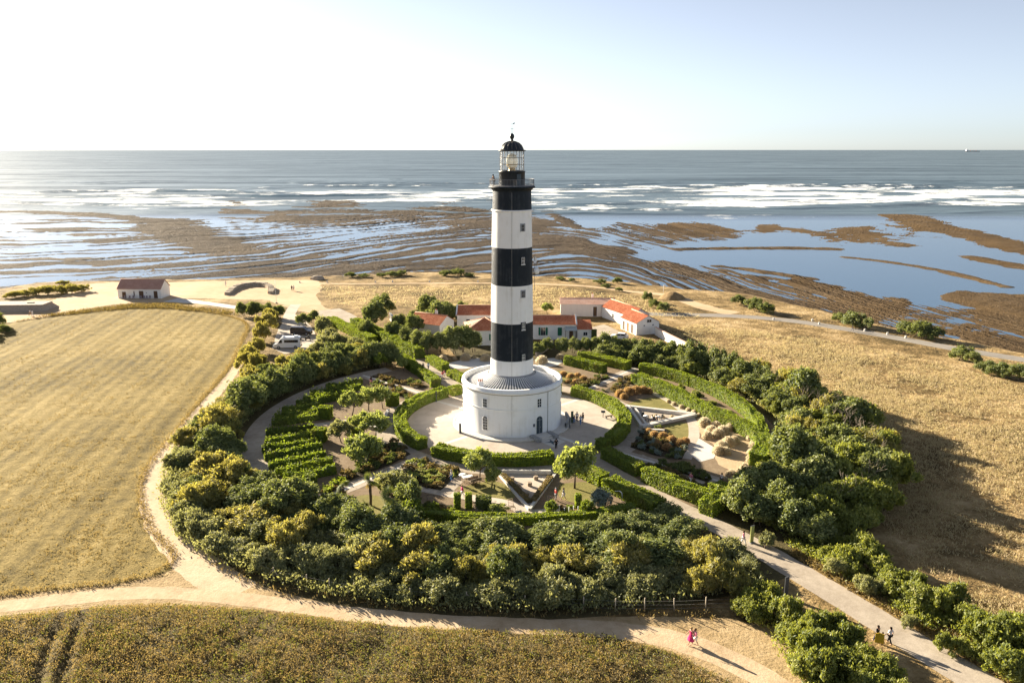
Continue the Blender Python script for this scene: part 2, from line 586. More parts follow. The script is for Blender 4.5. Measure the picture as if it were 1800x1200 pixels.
# slope down to the foreshore
offs = [(0, 0.0), (1.5, -0.25), (3.5, -1.1), (5.0, -2.6), (6.5, -4.2), (9, -5.5), (13, -6.4), (18, -7.2)]
n = len(coast); vs = []
for d, z in offs:
    j = (fbm(coast[:, 0] * .22 + d, coast[:, 1] * .22) - .5)
    q = coast + cnrm * (d + (j * 3.0 * min(1, d / 3)))[:, None]
    vs.append(np.c_[q, z + j * (0 if d == 0 else 0.9)])
vs = np.concatenate(vs)
i = np.arange(n - 1); fs = []
for k in range(len(offs) - 1):
    fs.append(np.c_[k * n + i, k * n + i + 1, (k + 1) * n + i + 1, (k + 1) * n + i])
M['slope'] = ground_mat('eroded_slope', [(0.3, (0.12, 0.08, 0.04)), (0.5, (0.26, 0.18, 0.09)), (0.7, (0.40, 0.29, 0.16))], (0.1, 0.5, 3), (0.35, 0.35, 0.3), 0.3, 1.5, 0.9)
structure(link('shore_slope', np_mesh('shore_slope', vs, np.concatenate(fs)[:, ::-1], True), M['slope']), 'eroded earth slope from the grass to the rocks')

# ------------------------------------------------------------------ foreshore of layered rock
def px_of(x, y, z):
    qy = y + CAM_D; qz = z - CAM_H
    a = qy * math.cos(PITCH) - qz * math.sin(PITCH); b = qy * math.sin(PITCH) + qz * math.cos(PITCH)
    return 900 + FPX * x / a, 600 - FPX * b / a
rows = np.arange(690, 352, -0.9)
ang = np.tan(np.linspace(-0.93, 0.93, 1080) * 0.80)
ry = np.array([G(900, y, SEA).y for y in rows]) + CAM_D
YY = np.repeat(ry[:, None], len(ang), 1) - CAM_D
XX = (ry[:, None] * ang[None, :])
PX, PY = px_of(XX, YY, SEA)
ctrl = np.array([  # surveyed spots: x, y, mean height (m) of the rock over the water
    (-300, 380, -.1), (-300, 470, -.1), (0, 400, -.20), (0, 450, -.10), (0, 485, -.12), (100, 395, -.05), (100, 430, -.28), (110, 470, -.12), (200, 420, -.02), (220, 445, -.22), (240, 400, -.2), (180, 480, 0.0),
    (300, 470, -.05), (360, 400, -.42), (340, 440, -.25), (420, 372, .22), (500, 376, .20), (430, 390, -.15), (460, 405, -.32), (400, 420, -.1), (500, 420, -.12), (420, 450, -.02), (450, 480, 0.08), (540, 440, -.1), (540, 475, .0),
    (600, 374, .26), (640, 390, .02), (600, 410, -.22), (720, 374, .30), (690, 400, -.18), (760, 392, .02), (820, 378, .32), (640, 440, -.08), (640, 470, .04), (740, 430, .05), (720, 465, .10), (820, 420, .10), (830, 460, .2),
    (905, 372, .2), (905, 400, .2), (950, 395, .42), (960, 425, .50), (1010, 425, .45), (1060, 445, .35), (950, 455, .15), (1000, 470, .12), (1040, 485, .1), (960, 480, .2),
    (975, 372, -.3), (1010, 385, -.4), (1000, 400, .1), (1040, 405, .1), (1045, 395, -.5), (1080, 400, .12), (1120, 403, .12), (1180, 402, .2), (1230, 404, .25), (1275, 408, .2), (1100, 425, .1), (1130, 432, -.05), (1070, 425, -.15), (1160, 420, .12), (1090, 440, .3),
    (1310, 402, -.1), (1340, 403, .12), (1400, 405, .05), (1470, 408, .12), (1500, 411, .18), (1560, 423, .05), (1450, 395, -.4), (1350, 420, -.9), (1600, 410, .02), (1640, 425, -.1),
    (1150, 448, -.5), (1230, 446, -1), (1350, 450, -1.2), (1500, 470, -1.2), (1300, 462, -1), (1420, 475, -1), (1550, 500, -.9), (1650, 490, -1.2), (1750, 500, -1), (1700, 470, -1), (1800, 500, -1), (1600, 445, -1.0), (1730, 430, -1), (1900, 500, -1),
    (1100, 462, .3), (1150, 470, .25), (1200, 480, .22), (1260, 480, .22), (1330, 490, .25), (1400, 500, .25), (1450, 505, .25), (1500, 520, .25), (1570, 530, .3), (1630, 528, -.15), (1680, 520, .25), (1750, 525, .25), (1800, 528, .2), (1650, 550, .2), (1750, 560, .25), (1800, 590, .2), (1600, 570, .12), (1500, 555, .2), (1400, 530, .2), (1300, 510, .2), (1900, 560, .2), (2000, 640, .2),
    (1640, 510, -.6), (1580, 512, -.7), (1480, 492, -.7), (1350, 478, -.6),
    (60, 365, -.8), (250, 368, -.9), (350, 368, -.7), (300, 372, -.5), (480, 360, -.7), (700, 358, -.8), (880, 355, -1), (1000, 362, -1), (1150, 380, -.9), (1300, 385, -1), (1450, 370, -1.2), (1600, 362, -1.2), (1750, 390, -1.2), (1900, 400, -1.2), (-200, 366, -.6), (1180, 370, -1), (1080, 378, -.8)])
num = np.zeros_like(PX); den = np.zeros_like(PX)
for cx, cy, cv in ctrl:
    d2 = (PX - cx) ** 2 + (3.6 * (PY - cy)) ** 2 + 60.0
    w = 1.0 / d2 ** 2
    num += w * cv; den += w
base = num / den
base += .03 * np.clip((900 - PX) / 80, 0, 1)
base += .09 * np.clip((PX - 380) / 80, 0, 1) * np.clip((900 - PX) / 80, 0, 1)
base += .10 * np.clip((PY - 445) / 25, 0, 1) * np.clip((1000 - PX) / 100, 0, 1)
def ridge(pts, width, height):
    """a long reef or old fish-trap wall"""
    global base
    ln = smooth_line([P2(a, b, SEA) for a, b in pts], 4.0, 1)
    sel = (XX > ln[:, 0].min() - 60) & (XX < ln[:, 0].max() + 60) & (YY > ln[:, 1].min() - 60) & (YY < ln[:, 1].max() + 60)
    d = dist_line(ln, XX[sel], YY[sel]) + (fbm(XX[sel] * .12, YY[sel] * .12) - .5) * width * .9
    base[sel] = np.maximum(base[sel], height * np.clip(1.25 - d / width, -3, 1))
ridge([(-300, 371), (0, 372), (100, 374), (180, 379), (250, 385), (290, 391)], 10, .55)
ridge([(285, 390), (310, 405), (340, 420), (385, 436)], 19, .55)
ridge([(1195, 438), (1300, 436), (1400, 436), (1460, 438)], 4.5, .5)
ridge([(1485, 452), (1560, 460), (1640, 473), (1690, 484), (1768, 504)], 2.6, .4)
ridge([(1590, 379), (1630, 397), (1700, 410), (1800, 437), (1950, 470)], 13, .5)
ridge([(1700, 451), (1740, 457), (1800, 470), (1900, 490)], 5, .4)
ridge([(962, 372), (1005, 395), (1015, 402)], 5, .5)
ridge([(1265, 468), (1330, 476), (1425, 490)], 3.0, .5)
ridge([(1380, 404), (1480, 413), (1590, 431)], 7, .18)
xs = np.array([-900, -260, -160, -110, -40, 20, 60, 130, 900.])
sl = np.array([0.10, 0.12, 0.5, 1.35, 1.25, 0.2, -3.5, -5.5, -5.5])
xg = np.linspace(-900, 900, 3601); sg = np.interp(xg, xs, sl); gg = np.cumsum(sg) * (xg[1] - xg[0]); gg -= np.interp(0, xg, gg)
warp = (fbm(XX * .012, YY * .012, 3) - .5) * 60 + (fbm(XX * .05 + 50, YY * .05, 3) - .5) * 14
ph = (YY - np.interp(XX, xg, gg) + warp) / 15.0
fr = ph - np.floor(ph)
step_ = np.where(fr < .75, fr / .75, (1 - fr) / .25)           # tilted beds: gentle back, sharp front
amp = (0.16 + 0.30 * fbm(XX * .02 + 9, YY * .02 + 4, 3)) * np.interp(XX, [70, 150], [1, .16])
along = XX * .8 + YY * .35
lam = (fbm(ph * 3.0, along * .013, 4) - .5) * np.interp(XX, [70, 150], [1.0, .16])
hh = base + amp * (step_ - .5) * 1.1 + lam * 1.3 + (fbm(XX * .16, YY * .22, 4) - .5) * .34 + (fbm(XX * .9, YY * .9, 2) - .5) * .12
hh += (fbm(XX * .07 + 5, YY * .05, 4) - .5) * .5 * np.interp(XX, [70, 150], [0, 1])
hh = np.where(hh > 0, hh, hh * 1.3)
inl = inside(np.array(land_poly), XX, YY)
dco = np.full(XX.shape, 99.0)
sel = inl & (np.abs(XX) < 400)
# keep the rock below the slope near the coast
keepv = ~inl
fi = np.arange(len(rows) * len(ang)).reshape(len(rows), len(ang))
q = np.stack([fi[:-1, :-1], fi[:-1, 1:], fi[1:, 1:], fi[1:, :-1]], -1).reshape(-1, 4)
hf = hh.ravel(); kf = keepv.ravel()
ok = (kf[q].any(1)) & (hf[q].max(1) > -0.7)
q = q[ok]
used = np.unique(q); rem = np.full(len(hf), -1); rem[used] = np.arange(len(used))
V = np.c_[XX.ravel()[used], YY.ravel()[used], SEA + hf[used]]
m, nt, b = new_mat('foreshore_rock')
p = pos(nt)
f = math_n(nt, 'ADD', math_n(nt, 'MULTIPLY', noise(nt, p, 0.03, 4), 0.35), math_n(nt, 'ADD', math_n(nt, 'MULTIPLY', noise(nt, p, 0.4, 5, .65), 0.35), math_n(nt, 'MULTIPLY', noise(nt, p, 2.5, 4), 0.3)))
rockc = ramp(nt, f, [(0.33, (0.022, 0.017, 0.013)), (0.46, (0.060, 0.045, 0.032)), (0.57, (0.105, 0.080, 0.056)), (0.70, (0.18, 0.140, 0.10))])
sep = N(nt, 'ShaderNodeSeparateXYZ'); nt.links.new(p, sep.inputs[0])
alg = math_n(nt, 'MULTIPLY', noise(nt, p, 0.05, 4), math_n(nt, 'MINIMUM', math_n(nt, 'MAXIMUM', math_n(nt, 'MULTIPLY', math_n(nt, 'SUBTRACT', sep.outputs[0], 60.0), 0.02), 0.0), 1.0))
nt.links.new(mixc(nt, math_n(nt, 'MULTIPLY', alg, .65), rockc, (0.19, 0.115, 0.040)), b.inputs['Base Color'])
b.inputs['Roughness'].default_value = 0.9
b.inputs['Specular IOR Level'].default_value = 0.06
bump(nt, b, math_n(nt, 'ADD', noise(nt, p, 0.8, 6, .7), noise(nt, p, 3.0, 4)), 1.0, 0.7)
structure(link('foreshore_rocks', np_mesh('foreshore_rocks', V, rem[q], False), m), 'layered brown rock flats bared by the tide')

# ------------------------------------------------------------------ sea
srows = np.concatenate([np.arange(705, 380, -3.0), np.arange(380, 296, -0.55), np.arange(296, 270, -1.0), np.array([269, 268, 267, 266, 265.2, 264.6, 264.2, 263.9])])
sang = np.tan(np.linspace(-0.97, 0.97, 560) * 1.05)
ry = np.array([G(900, y, SEA).y for y in srows]) + CAM_D
SY = np.repeat(ry[:, None], len(sang), 1) - CAM_D
SX = ry[:, None] * sang[None, :]
SPX, SPY = px_of(SX, SY, SEA)
d = SY + CAM_D
# swell: long crests rolling in, steeper over the reef edge
surf = np.exp(-((d - 1000) / 330.0) ** 2)
wph = (d + (fbm(SX * .0016, d * .0010, 3) - .5) * 520 + (fbm(SX * .006, d * .006 + 7, 3) - .5) * 130) / 70.0
crest = np.maximum(0, np.sin(wph * 2 * math.pi)) ** 3
gate = np.clip((fbm(SX * .0045 + 3, d * .008 + 1, 3) - .42) * 6, 0, 1)
Z = SEA + crest * gate * surf * 3.4 + (d > 640) * (fbm(SX * .03, d * .06, 2) - .5) * .5
# foam: white water behind each breaking crest and in sheets over the reef
zone = np.clip((SPY - 322) / 9, 0, 1) * np.clip((372 - SPY) / 9, 0, 1)
zone_r = np.interp(SPX, [-400, 0, 300, 860, 1000, 1150, 1350, 1500, 1800, 2200], [0.95, 0.95, 0.9, 0.8, 0.72, 0.78, 1.0, 1.0, 0.98, 0.98])
low = np.interp(SPX, [-400, 0, 400, 860, 1000, 1300, 1500, 1800, 2200], [366, 366, 366, 366, 374, 368, 366, 360, 360])
top = np.interp(SPX, [-400, 0, 300, 600, 900, 1100, 1400, 1800, 2200], [336, 336, 335, 334, 331, 328, 329, 331, 331])
zone = np.clip((SPY - top) / 7 + .5, 0, 1) * np.clip((low - SPY) / 8 + .5, 0, 1) * zone_r
tail = np.maximum(0, np.sin(wph * 2 * math.pi + 0.9)) ** 1.5
streak = fbm(SX * .011 + 70, d * .016, 5)
foam = np.clip(zone * (np.interp(SPX, [0, 350, 700, 1150, 1350], [.46, .40, .24, .22, .26]) + 0.46 * tail * np.clip((fbm(SX * .005 + 11, d * .007, 3) - .25) * 2.5, 0, 1.2) + (streak - .5) * 2.1), 0, .74)
foam = np.maximum(foam, np.clip(crest * gate * (surf ** 1.5) * 1.5 - .75, 0, 1))
z2 = np.exp(-((SPY - 383) / 6.0) ** 2) * np.clip((SPX - 1150) / 60, 0, 1) * np.clip((1480 - SPX) / 60, 0, 1)
foam = np.maximum(foam, np.clip(z2 * (streak * 2.4 - .75), 0, 1) * .8)
calm = np.clip((640 - d) / 60, 0, 1)
foam *= (1 - calm)
Z = np.where(calm > 0, SEA + (Z - SEA) * (1 - calm), Z)
fi = np.arange(SX.size).reshape(SX.shape)
q = np.stack([fi[:-1, :-1], fi[:-1, 1:], fi[1:, 1:], fi[1:, :-1]], -1).reshape(-1, 4)
m, nt, b = new_mat('sea_water')
p = pos(nt)
at = N(nt, 'ShaderNodeAttribute', attribute_name='foam')
ac = N(nt, 'ShaderNodeAttribute', attribute_name='calm')
mp = N(nt, 'ShaderNodeMapping'); mp.inputs['Scale'].default_value = (0.6, 1.4, 1.0); nt.links.new(p, mp.inputs[0])
fn = noise(nt, mp.outputs[0], 0.05, 8, .75)
fm = math_n(nt, 'ADD', at.outputs['Fac'], math_n(nt, 'MULTIPLY', math_n(nt, 'SUBTRACT', fn, 0.5), 1.5))
fm = N(nt, 'ShaderNodeMapRange', interpolation_type='SMOOTHSTEP'); 
_f = math_n(nt, 'MULTIPLY', math_n(nt, 'ADD', at.outputs['Fac'], math_n(nt, 'MULTIPLY', math_n(nt, 'SUBTRACT', fn, 0.5), 2.9)), math_n(nt, 'MINIMUM', math_n(nt, 'MULTIPLY', at.outputs['Fac'], 8.0), 1.0))
nt.links.new(_f, fm.inputs['Value']); fm.inputs['From Min'].default_value = 0.34; fm.inputs['From Max'].default_value = 0.62
mp3 = N(nt, 'ShaderNodeMapping'); mp3.inputs['Scale'].default_value = (0.0016, 0.011, 1.0); nt.links.new(p, mp3.inputs[0])
patch = noise(nt, mp3.outputs[0], 1.0, 7, .68)
deep = ramp(nt, patch, [(0.38, (0.007, 0.036, 0.058)), (0.62, (0.034, 0.102, 0.142))])
wat = mixc(nt, ac.outputs['Fac'], deep, (0.055, 0.115, 0.20))
# wind-roughened water never mirrors fully, even at grazing sight lines: the reflection is capped
dif = N(nt, 'ShaderNodeBsdfDiffuse'); nt.links.new(mixc(nt, fm.outputs[0], wat, (0.86, 0.88, 0.88)), dif.inputs[0])
glo = N(nt, 'ShaderNodeBsdfGlossy'); nt.links.new(math_n(nt, 'ADD', math_n(nt, 'MULTIPLY', math_n(nt, 'SUBTRACT', 1.0, ac.outputs['Fac']), 0.24), 0.13), glo.inputs['Roughness'])
fre = N(nt, 'ShaderNodeFresnel'); fre.inputs['IOR'].default_value = 1.33
wind = math_n(nt, 'ADD', math_n(nt, 'MULTIPLY', patch, 0.85), -0.05)
cap_ = math_n(nt, 'ADD', math_n(nt, 'MULTIPLY', ac.outputs['Fac'], math_n(nt, 'SUBTRACT', 0.84, wind)), wind)
fac = math_n(nt, 'MULTIPLY', math_n(nt, 'MINIMUM', fre.outputs[0], cap_), math_n(nt, 'SUBTRACT', 1.0, fm.outputs[0]))
mxs = N(nt, 'ShaderNodeMixShader'); nt.links.new(fac, mxs.inputs[0]); nt.links.new(dif.outputs[0], mxs.inputs[1]); nt.links.new(glo.outputs[0], mxs.inputs[2])
nt.links.new(mxs.outputs[0], nt.nodes['Material Output'].inputs['Surface']); nt.nodes.remove(b)
mp2 = N(nt, 'ShaderNodeMapping'); mp2.inputs['Scale'].default_value = (0.45, 1.0, 1.0); nt.links.new(p, mp2.inputs[0])
hw = math_n(nt, 'ADD', math_n(nt, 'MULTIPLY', noise(nt, mp2.outputs[0], 0.035, 5, .6, .3), 5.0), math_n(nt, 'MULTIPLY', noise(nt, mp2.outputs[0], 0.25, 5, .6), 0.9))
hc = math_n(nt, 'MULTIPLY', noise(nt, p, 0.9, 4, .6), 0.06)
hm = N(nt, 'ShaderNodeMix', data_type='FLOAT'); nt.links.new(ac.outputs['Fac'], hm.inputs[0]); nt.links.new(hw, hm.inputs[2]); nt.links.new(hc, hm.inputs[3])
bp = N(nt, 'ShaderNodeBump'); bp.inputs['Strength'].default_value = .55; bp.inputs['Distance'].default_value = 1.0
nt.links.new(hm.outputs[0], bp.inputs['Height'])
for n_ in (glo, dif): nt.links.new(bp.outputs[0], n_.inputs['Normal'])
M['sea'] = m
sv = np.c_[SX.ravel(), SY.ravel(), Z.ravel()]
structure(link('sea', np_mesh('sea', sv, q, True, {'foam': foam.ravel(), 'calm': calm.ravel()}), m), 'grey blue sea with lines of surf')

# ------------------------------------------------------------------ fields, tracks, roads
lf = [P2(*p) for p in [(-420, 640), (-150, 585), (30, 566), (120, 552), (230, 541), (300, 541), (380, 550), (430, 562), (442, 575), (430, 600), (418, 632), (398, 660), (352, 712), (312, 765), (270, 815), (254, 850), (256, 890), (272, 930), (300, 958), (318, 978), (310, 995), (270, 1015), (180, 1030), (60, 1040), (-60, 1055), (-420, 1100)]]
pl = np.array(lf)
# rough-surfaced field mesh
def field_grid(name, poly, step, fn, mat, z0, rag=.35):
    poly = np.array(smooth_line(list(poly) + [poly[0]], 1.0, 1)[:-1])
    poly = poly + np.c_[fbm(poly[:, 0] * .7, poly[:, 1] * .7) - .5, fbm(poly[:, 0] * .7 + 9, poly[:, 1] * .7) - .5] * 2 * rag
    x0, y0 = poly.min(0); x1, y1 = poly.max(0)
    gx = np.arange(x0, x1 + step, step); gy = np.arange(y0, y1 + step, step)
    X, Y = np.meshgrid(gx, gy, indexing='ij')
    ed = np.zeros(X.shape); ins = inside(poly, X, Y)
    ed[ins] = dist_line(np.r_[poly, poly[:1]][::2], X[ins], Y[ins])
    keep = ins & (ed > 1.0)
    fi = np.arange(X.size).reshape(X.shape)
    q = np.stack([fi[:-1, :-1], fi[1:, :-1], fi[1:, 1:], fi[:-1, 1:]], -1).reshape(-1, 4)
    q = q[keep.ravel()[q].all(1)]
    used = np.unique(q); rem = np.full(X.size, -1); rem[used] = np.arange(len(used))
    xs, ys, es = X.ravel()[used], Y.ravel()[used], ed.ravel()[used]
    zs = z0 + .002 + fn(xs, ys) * np.clip((es - 1.9) / 2.0, 0, 1)
    tri = tessellate_polygon([[Vector((p_[0], p_[1], 0)) for p_ in poly]])          # flat margin under the rough middle
    n0 = len(xs)
    v = np.r_[np.c_[xs, ys, zs], np.c_[poly, np.full(len(poly), z0 - .002)]]
    f = [tuple(int(k) for k in r_) for r_ in rem[q]]
    for t in tri:
        a_, b_, c_ = [poly[i] for i in t]
        cr = (b_[0] - a_[0]) * (c_[1] - a_[1]) - (b_[1] - a_[1]) * (c_[0] - a_[0])
        t = t if cr > 0 else tuple(reversed(t))
        f.append(tuple(i + n0 for i in t))
    m_ = bpy.data.meshes.new(name); m_.from_pydata(v.tolist(), [], f); m_.polygons.foreach_set('use_smooth', [True] * len(f)); m_.update()
    return link(name, m_, mat)
def f_left(x, y):
    s = x * FDIR[1] - y * FDIR[0]
    return 0.05 + 0.10 * fbm(x * .8, y * .8, 3) + 0.04 * np.sin(s * 2 * math.pi / 7.5) + .03 * np.sin(s * 2 * math.pi / 2.1)
structure(field_grid('mown_field', lf, 0.9, f_left, M['field'], 0.006), 'mown golden stubble field left of the garden')
ff = [P2(*p) for p in [(-420, 1120), (-100, 1098), (60, 1079), (180, 1066), (300, 1063), (420, 1070), (560, 1085), (700, 1101), (850, 1108), (1000, 1112), (1080, 1118), (1190, 1150), (1260, 1185), (1300, 1210)]] + [(22, -80), (-95, -95)]
rut = [smooth_line([P2(*p) for p in l], 1, 1) for l in (((152, 1068), (128, 1130), (104, 1210), (90, 1260)), ((114, 1080), (90, 1130), (62, 1210), (45, 1260)))]
def f_front(x, y):
    z = 0.16 + 0.40 * fbm(x * .35, y * .35, 3)
    dr = np.minimum(dist_line(rut[0], x, y), dist_line(rut[1], x, y))
    return z * np.clip((dr - .18) / .35, 0.02, 1)
structure(field_grid('weedy_field', ff, 0.35, f_front, M['front_field'], 0.006), 'rough weedy field at the near edge')

# sandy shore area and coastal tracks
structure(sheet('sandy_ground', [P2(*p) for p in [(-250, 580), (0, 545), (60, 540), (110, 520), (140, 500), (200, 496), (300, 496), (400, 493), (500, 492), (560, 492), (566, 505), (556, 520), (570, 540), (610, 553), (640, 560), (600, 562), (560, 552), (520, 546), (470, 527), (330, 524), (300, 531), (200, 535), (140, 545), (60, 560), (-100, 588)]], 0.004, M['sand'], 1.0, 3, 1.5), 'pale sandy ground along the coast path')
structure(ribbon('coast_path', [P2(*p) for p in [(545, 497), (600, 499), (700, 498), (860, 497), (960, 499), (1040, 503), (1100, 512), (1180, 518), (1235, 540), (1290, 551)]], [2.4, 2.0, 2.0, 2.0, 2.2, 2.5, 3.0, 5.0, 6.0], 0.006, M['sand'], .5, 5), 'narrow sandy path along the shore')
structure(ribbon('access_road', [P2(*p) for p in [(300, 527), (350, 531), (400, 538), (450, 546)]], [6, 3.6, 3.4, 3.2], 0.009, M['pale_stone'], .3, 8), 'pale road beside the field to the hut')
structure(ribbon('coast_road', [P2(*p) for p in [(1105, 551), (1200, 553), (1300, 555), (1400, 564), (1500, 580), (1600, 598), (1680, 613), (1800, 632), (1960, 660)]], 4.6, 0.008, M['asphalt'], .25, 9), 'pale grey coast road')
# tracks round the shrub belt
structure(ribbon('ring_track', [P2(*p) for p in [(440, 612), (424, 634), (400, 668), (365, 708), (318, 762), (290, 800), (268, 845), (268, 885), (282, 920), (310, 952), (340, 985), (375, 1015), (420, 1042)]], [1.2, 2.0, 2.0, 2.2, 2.5, 2.8, 3.2, 3.4, 3.6, 4.4, 4.6], 0.010, M['track'], .35, 2), 'sandy track between the field and the shrub belt')
structure(sheet('worn_verge', [P2(*p) for p in [(-420, 1090), (0, 1052), (200, 1030), (300, 1012), (330, 985), (290, 900), (310, 900), (345, 960), (420, 1012), (520, 1045), (640, 1066), (800, 1078), (1000, 1082), (1150, 1084), (1260, 1085), (1340, 1095), (1420, 1120), (1500, 1165), (1560, 1230), (1280, 1230), (1200, 1150), (1085, 1116), (850, 1106), (700, 1100), (560, 1084), (420, 1068), (300, 1061), (180, 1064), (60, 1078), (-420, 1118)]], 0.005, M['verge'], .5, 4), 'trodden grass verge')
structure(ribbon('front_track', [P2(*p) for p in [(-420, 1105), (0, 1067), (150, 1047), (280, 1039), (420, 1050), (560, 1071), (700, 1088), (850, 1096), (1000, 1102), (1100, 1108), (1200, 1126), (1300, 1165), (1380, 1215)]], [2.6, 2.4, 2.2, 2.3, 2.4, 2.3, 2.4, 2.4, 2.4, 2.4, 2.6, 3, 3], 0.011, M['dirt'], .3, 6), 'sandy farm track across the front')
structure(ribbon('entrance_path', [pol(17.5, -56)[:2], pol(30, -57)[:2], pol(42, -57.0)[:2], P2(1320, 955), P2(1420, 1015), P2(1520, 1075), P2(1640, 1150), P2(1780, 1235), P2(2000, 1400)], [3.4, 2.9, 2.7, 3.2, 3.6, 3.7, 3.7, 3.8, 3.8], 0.016, M['gravel'], .12, 7), 'gravel path from the south-east to the lighthouse')
structure(ribbon('north_path', [pol(17, 118)[:2], pol(30, 118)[:2], pol(60, 118.7)[:2], pol(88, 119.3)[:2], P2(600, 558), P2(570, 545)], [3.6, 3.2, 3.6, 5.0, 8, 9], 0.016, M['gravel'], .12, 10), 'gravel path from the north-west to the lighthouse')

# ------------------------------------------------------------------ garden grounds
def annulus(name, r0, r1, a0, a1, z, mat, label):
    n = max(8, int(abs(a1 - a0) / 1.5))
    full = abs(a1 - a0) > 359.9
    mb = MB()
    mb.lathe([(r1, z), (r0, z)], n, a0=a0, a1=a1, smooth=False)
    o = mb.build(name, mat)
    return structure(o, label)
annulus('shrub_belt_ground', 38.5, 57.2, -142, 106, 0.0075, M['litter'], 'litter covered ground under the shrub belt')
annulus('shrub_belt_ground', 38.5, 52.4, -232, -142, 0.0075, M['litter'], 'litter covered ground under the western shrub belt')
structure(sheet('garden_ground', arc(39.5, 0, 358, 150), 0.012, M['soil']), 'bare brown ground of the round garden')
annulus('ring_path', 39.3, 42.6, 128, 212, 0.015, M['gravel'], 'grey gravel ring path on the west side')
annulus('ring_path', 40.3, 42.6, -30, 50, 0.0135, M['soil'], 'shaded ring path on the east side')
annulus('inner_ring_path', 19.2, 22.4, 0, 360, 0.020, M['gravel'], 'gravel path round the outside of the plaza hedges')
structure(sheet('plaza', arc(17.3, 0, 358, 120), 0.024, M['plaza']), 'pale concrete plaza round the lighthouse')
# paved strips across the plaza and stone-edged walks on the compass axes
for a, r0, r1 in ((-135, 10, 17.2), (-45, 10, 17.2), (45, 10, 17.2), (141, 10, 17.2)):
    structure(ribbon('paving_strip', [pol(r0, a)[:2], pol(r1, a)[:2]], 0.8, 0.028, M['pale_stone'], it=0), 'pale stone strip set in the plaza')
for nm, a, r0, r1 in (('south-west', -129.3, 19.6, 39.5), ('south-east', -41.0, 19.6, 38.5), ('north-west', 137, 22, 41), ('north-east', 52.5, 22, 42)):
    structure(ribbon('axis_walk', [pol(r0, a)[:2], pol(r1, a)[:2]], 2.5, 0.024, M['gravel'], it=0), 'gravel walk on the %s axis' % nm)
    structure(ribbon('stone_strip', [pol(r0 + .3, a)[:2], pol(r1 - .3, a)[:2]], 0.55, 0.030, M['pale_stone'], it=0), 'pale stone strip down the %s walk' % nm)
structure(sheet('compass_paving', [P2(950, 776), P2(972, 768), P2(995, 776), P2(972, 786)], 0.029, M['pale_stone']), 'pale square of paving in front of the lighthouse door')
star = []
c = G(970, 777)
for k in range(8):
    rr = 1.25 if k % 2 == 0 else 0.35
    star.append((c.x + rr * math.cos(R(45 * k + 12)), c.y + rr * math.sin(R(45 * k + 12))))
M['star'] = plain('compass_star', (0.03, 0.07, 0.09), 0.5)
structure(sheet('compass_star', star, 0.033, M['star']), 'dark four pointed star set in the paving')

def lawn(pts, label, mat='lawn', name='lawn', z=0.018, rag=.12, it=1):
    return structure(sheet(name, [P2(*p) for p in pts], z, M[mat], rag, len(label), .5, it), label)
lawn([(600, 880), (640, 868), (670, 872), (700, 885), (730, 908), (760, 930), (740, 945), (690, 930), (640, 905), (610, 900)], 'lawn with palm trees')
lawn([(805, 858), (850, 845), (890, 848), (912, 880), (868, 876), (830, 872)], 'lawn left of the pointed terrace')
lawn([(985, 850), (1040, 845), (1070, 872), (1030, 885), (990, 880), (978, 868)], 'lawn right of the pointed terrace')
lawn([(1098, 712), (1130, 700), (1160, 698), (1195, 715), (1205, 723), (1150, 722)], 'lawn above the triangular terrace')
lawn([(1165, 748), (1207, 740), (1214, 758), (1212, 778), (1185, 772)], 'lawn below the triangular terrace')
lawn([(585, 745), (620, 728), (680, 722), (700, 735), (690, 760), (640, 765)], 'ground under the small trees', 'soil')
lawn([(800, 655), (840, 645), (865, 650), (865, 665), (830, 672)], 'lawn behind the lighthouse on the left')
lawn([(960, 650), (1000, 652), (1040, 668), (1000, 675), (965, 665)], 'lawn behind the lighthouse on the right')
lawn([(780, 640), (830, 628), (864, 632), (864, 642), (800, 650)], 'white gravel strip behind the lighthouse', 'pale_stone', 'gravel_bed', .0145)
lawn([(940, 632), (985, 628), (990, 640), (950, 648)], 'white gravel patch behind the lighthouse', 'pale_stone', 'gravel_bed', .0145)
lawn([(1215, 800), (1228, 770), (1262, 790), (1255, 805), (1230, 812)], 'white gravel triangle in the dry garden', 'pale_stone', 'gravel_bed', .0250, .05, 0)
lawn([(1225, 735), (1245, 728), (1300, 745), (1325, 770), (1320, 815), (1290, 830), (1255, 812), (1262, 785), (1230, 765)], 'pale sand of the grass garden', 'sand', 'gravel_bed', .0175)
structure(ribbon('garden_path', [P2(*p) for p in [(1125, 800), (1180, 835), (1240, 850), (1290, 845)]], 1.2, .019, M['gravel'], .05, 3), 'path below the dry garden')
structure(ribbon('garden_path', [P2(*p) for p in [(1150, 690), (1180, 705), (1212, 730), (1222, 755), (1216, 785), (1205, 806)]], 1.7, .021, M['plaza'], .05, 4), 'curved pale path right of the triangular terrace')
structure(ribbon('garden_path', [P2(*p) for p in [(705, 850), (760, 862), (830, 875), (900, 885), (930, 905), (990, 895), (1030, 900)]], 1.9, .022, M['plaza'], .15, 5), 'sandy path past the trellises')
structure(ribbon('garden_path', [P2(*p) for p in [(580, 770), (620, 790), (600, 830), (560, 870)]], 1.5, .019, M['soil'], .15, 6), 'earth path beside the vines')
structure(ribbon('garden_path', [P2(*p) for p in [(778, 868), (815, 832)]], 2.0, .0235, M['gravel'], .05, 7), 'short gravel path beside the herb bed')
structure(ribbon('garden_path', [P2(*p) for p in [(525, 752), (570, 745), (620, 738), (690, 752)]], 1.6, .0222, M['plaza'], .1, 8), 'pale path between vines and small trees')
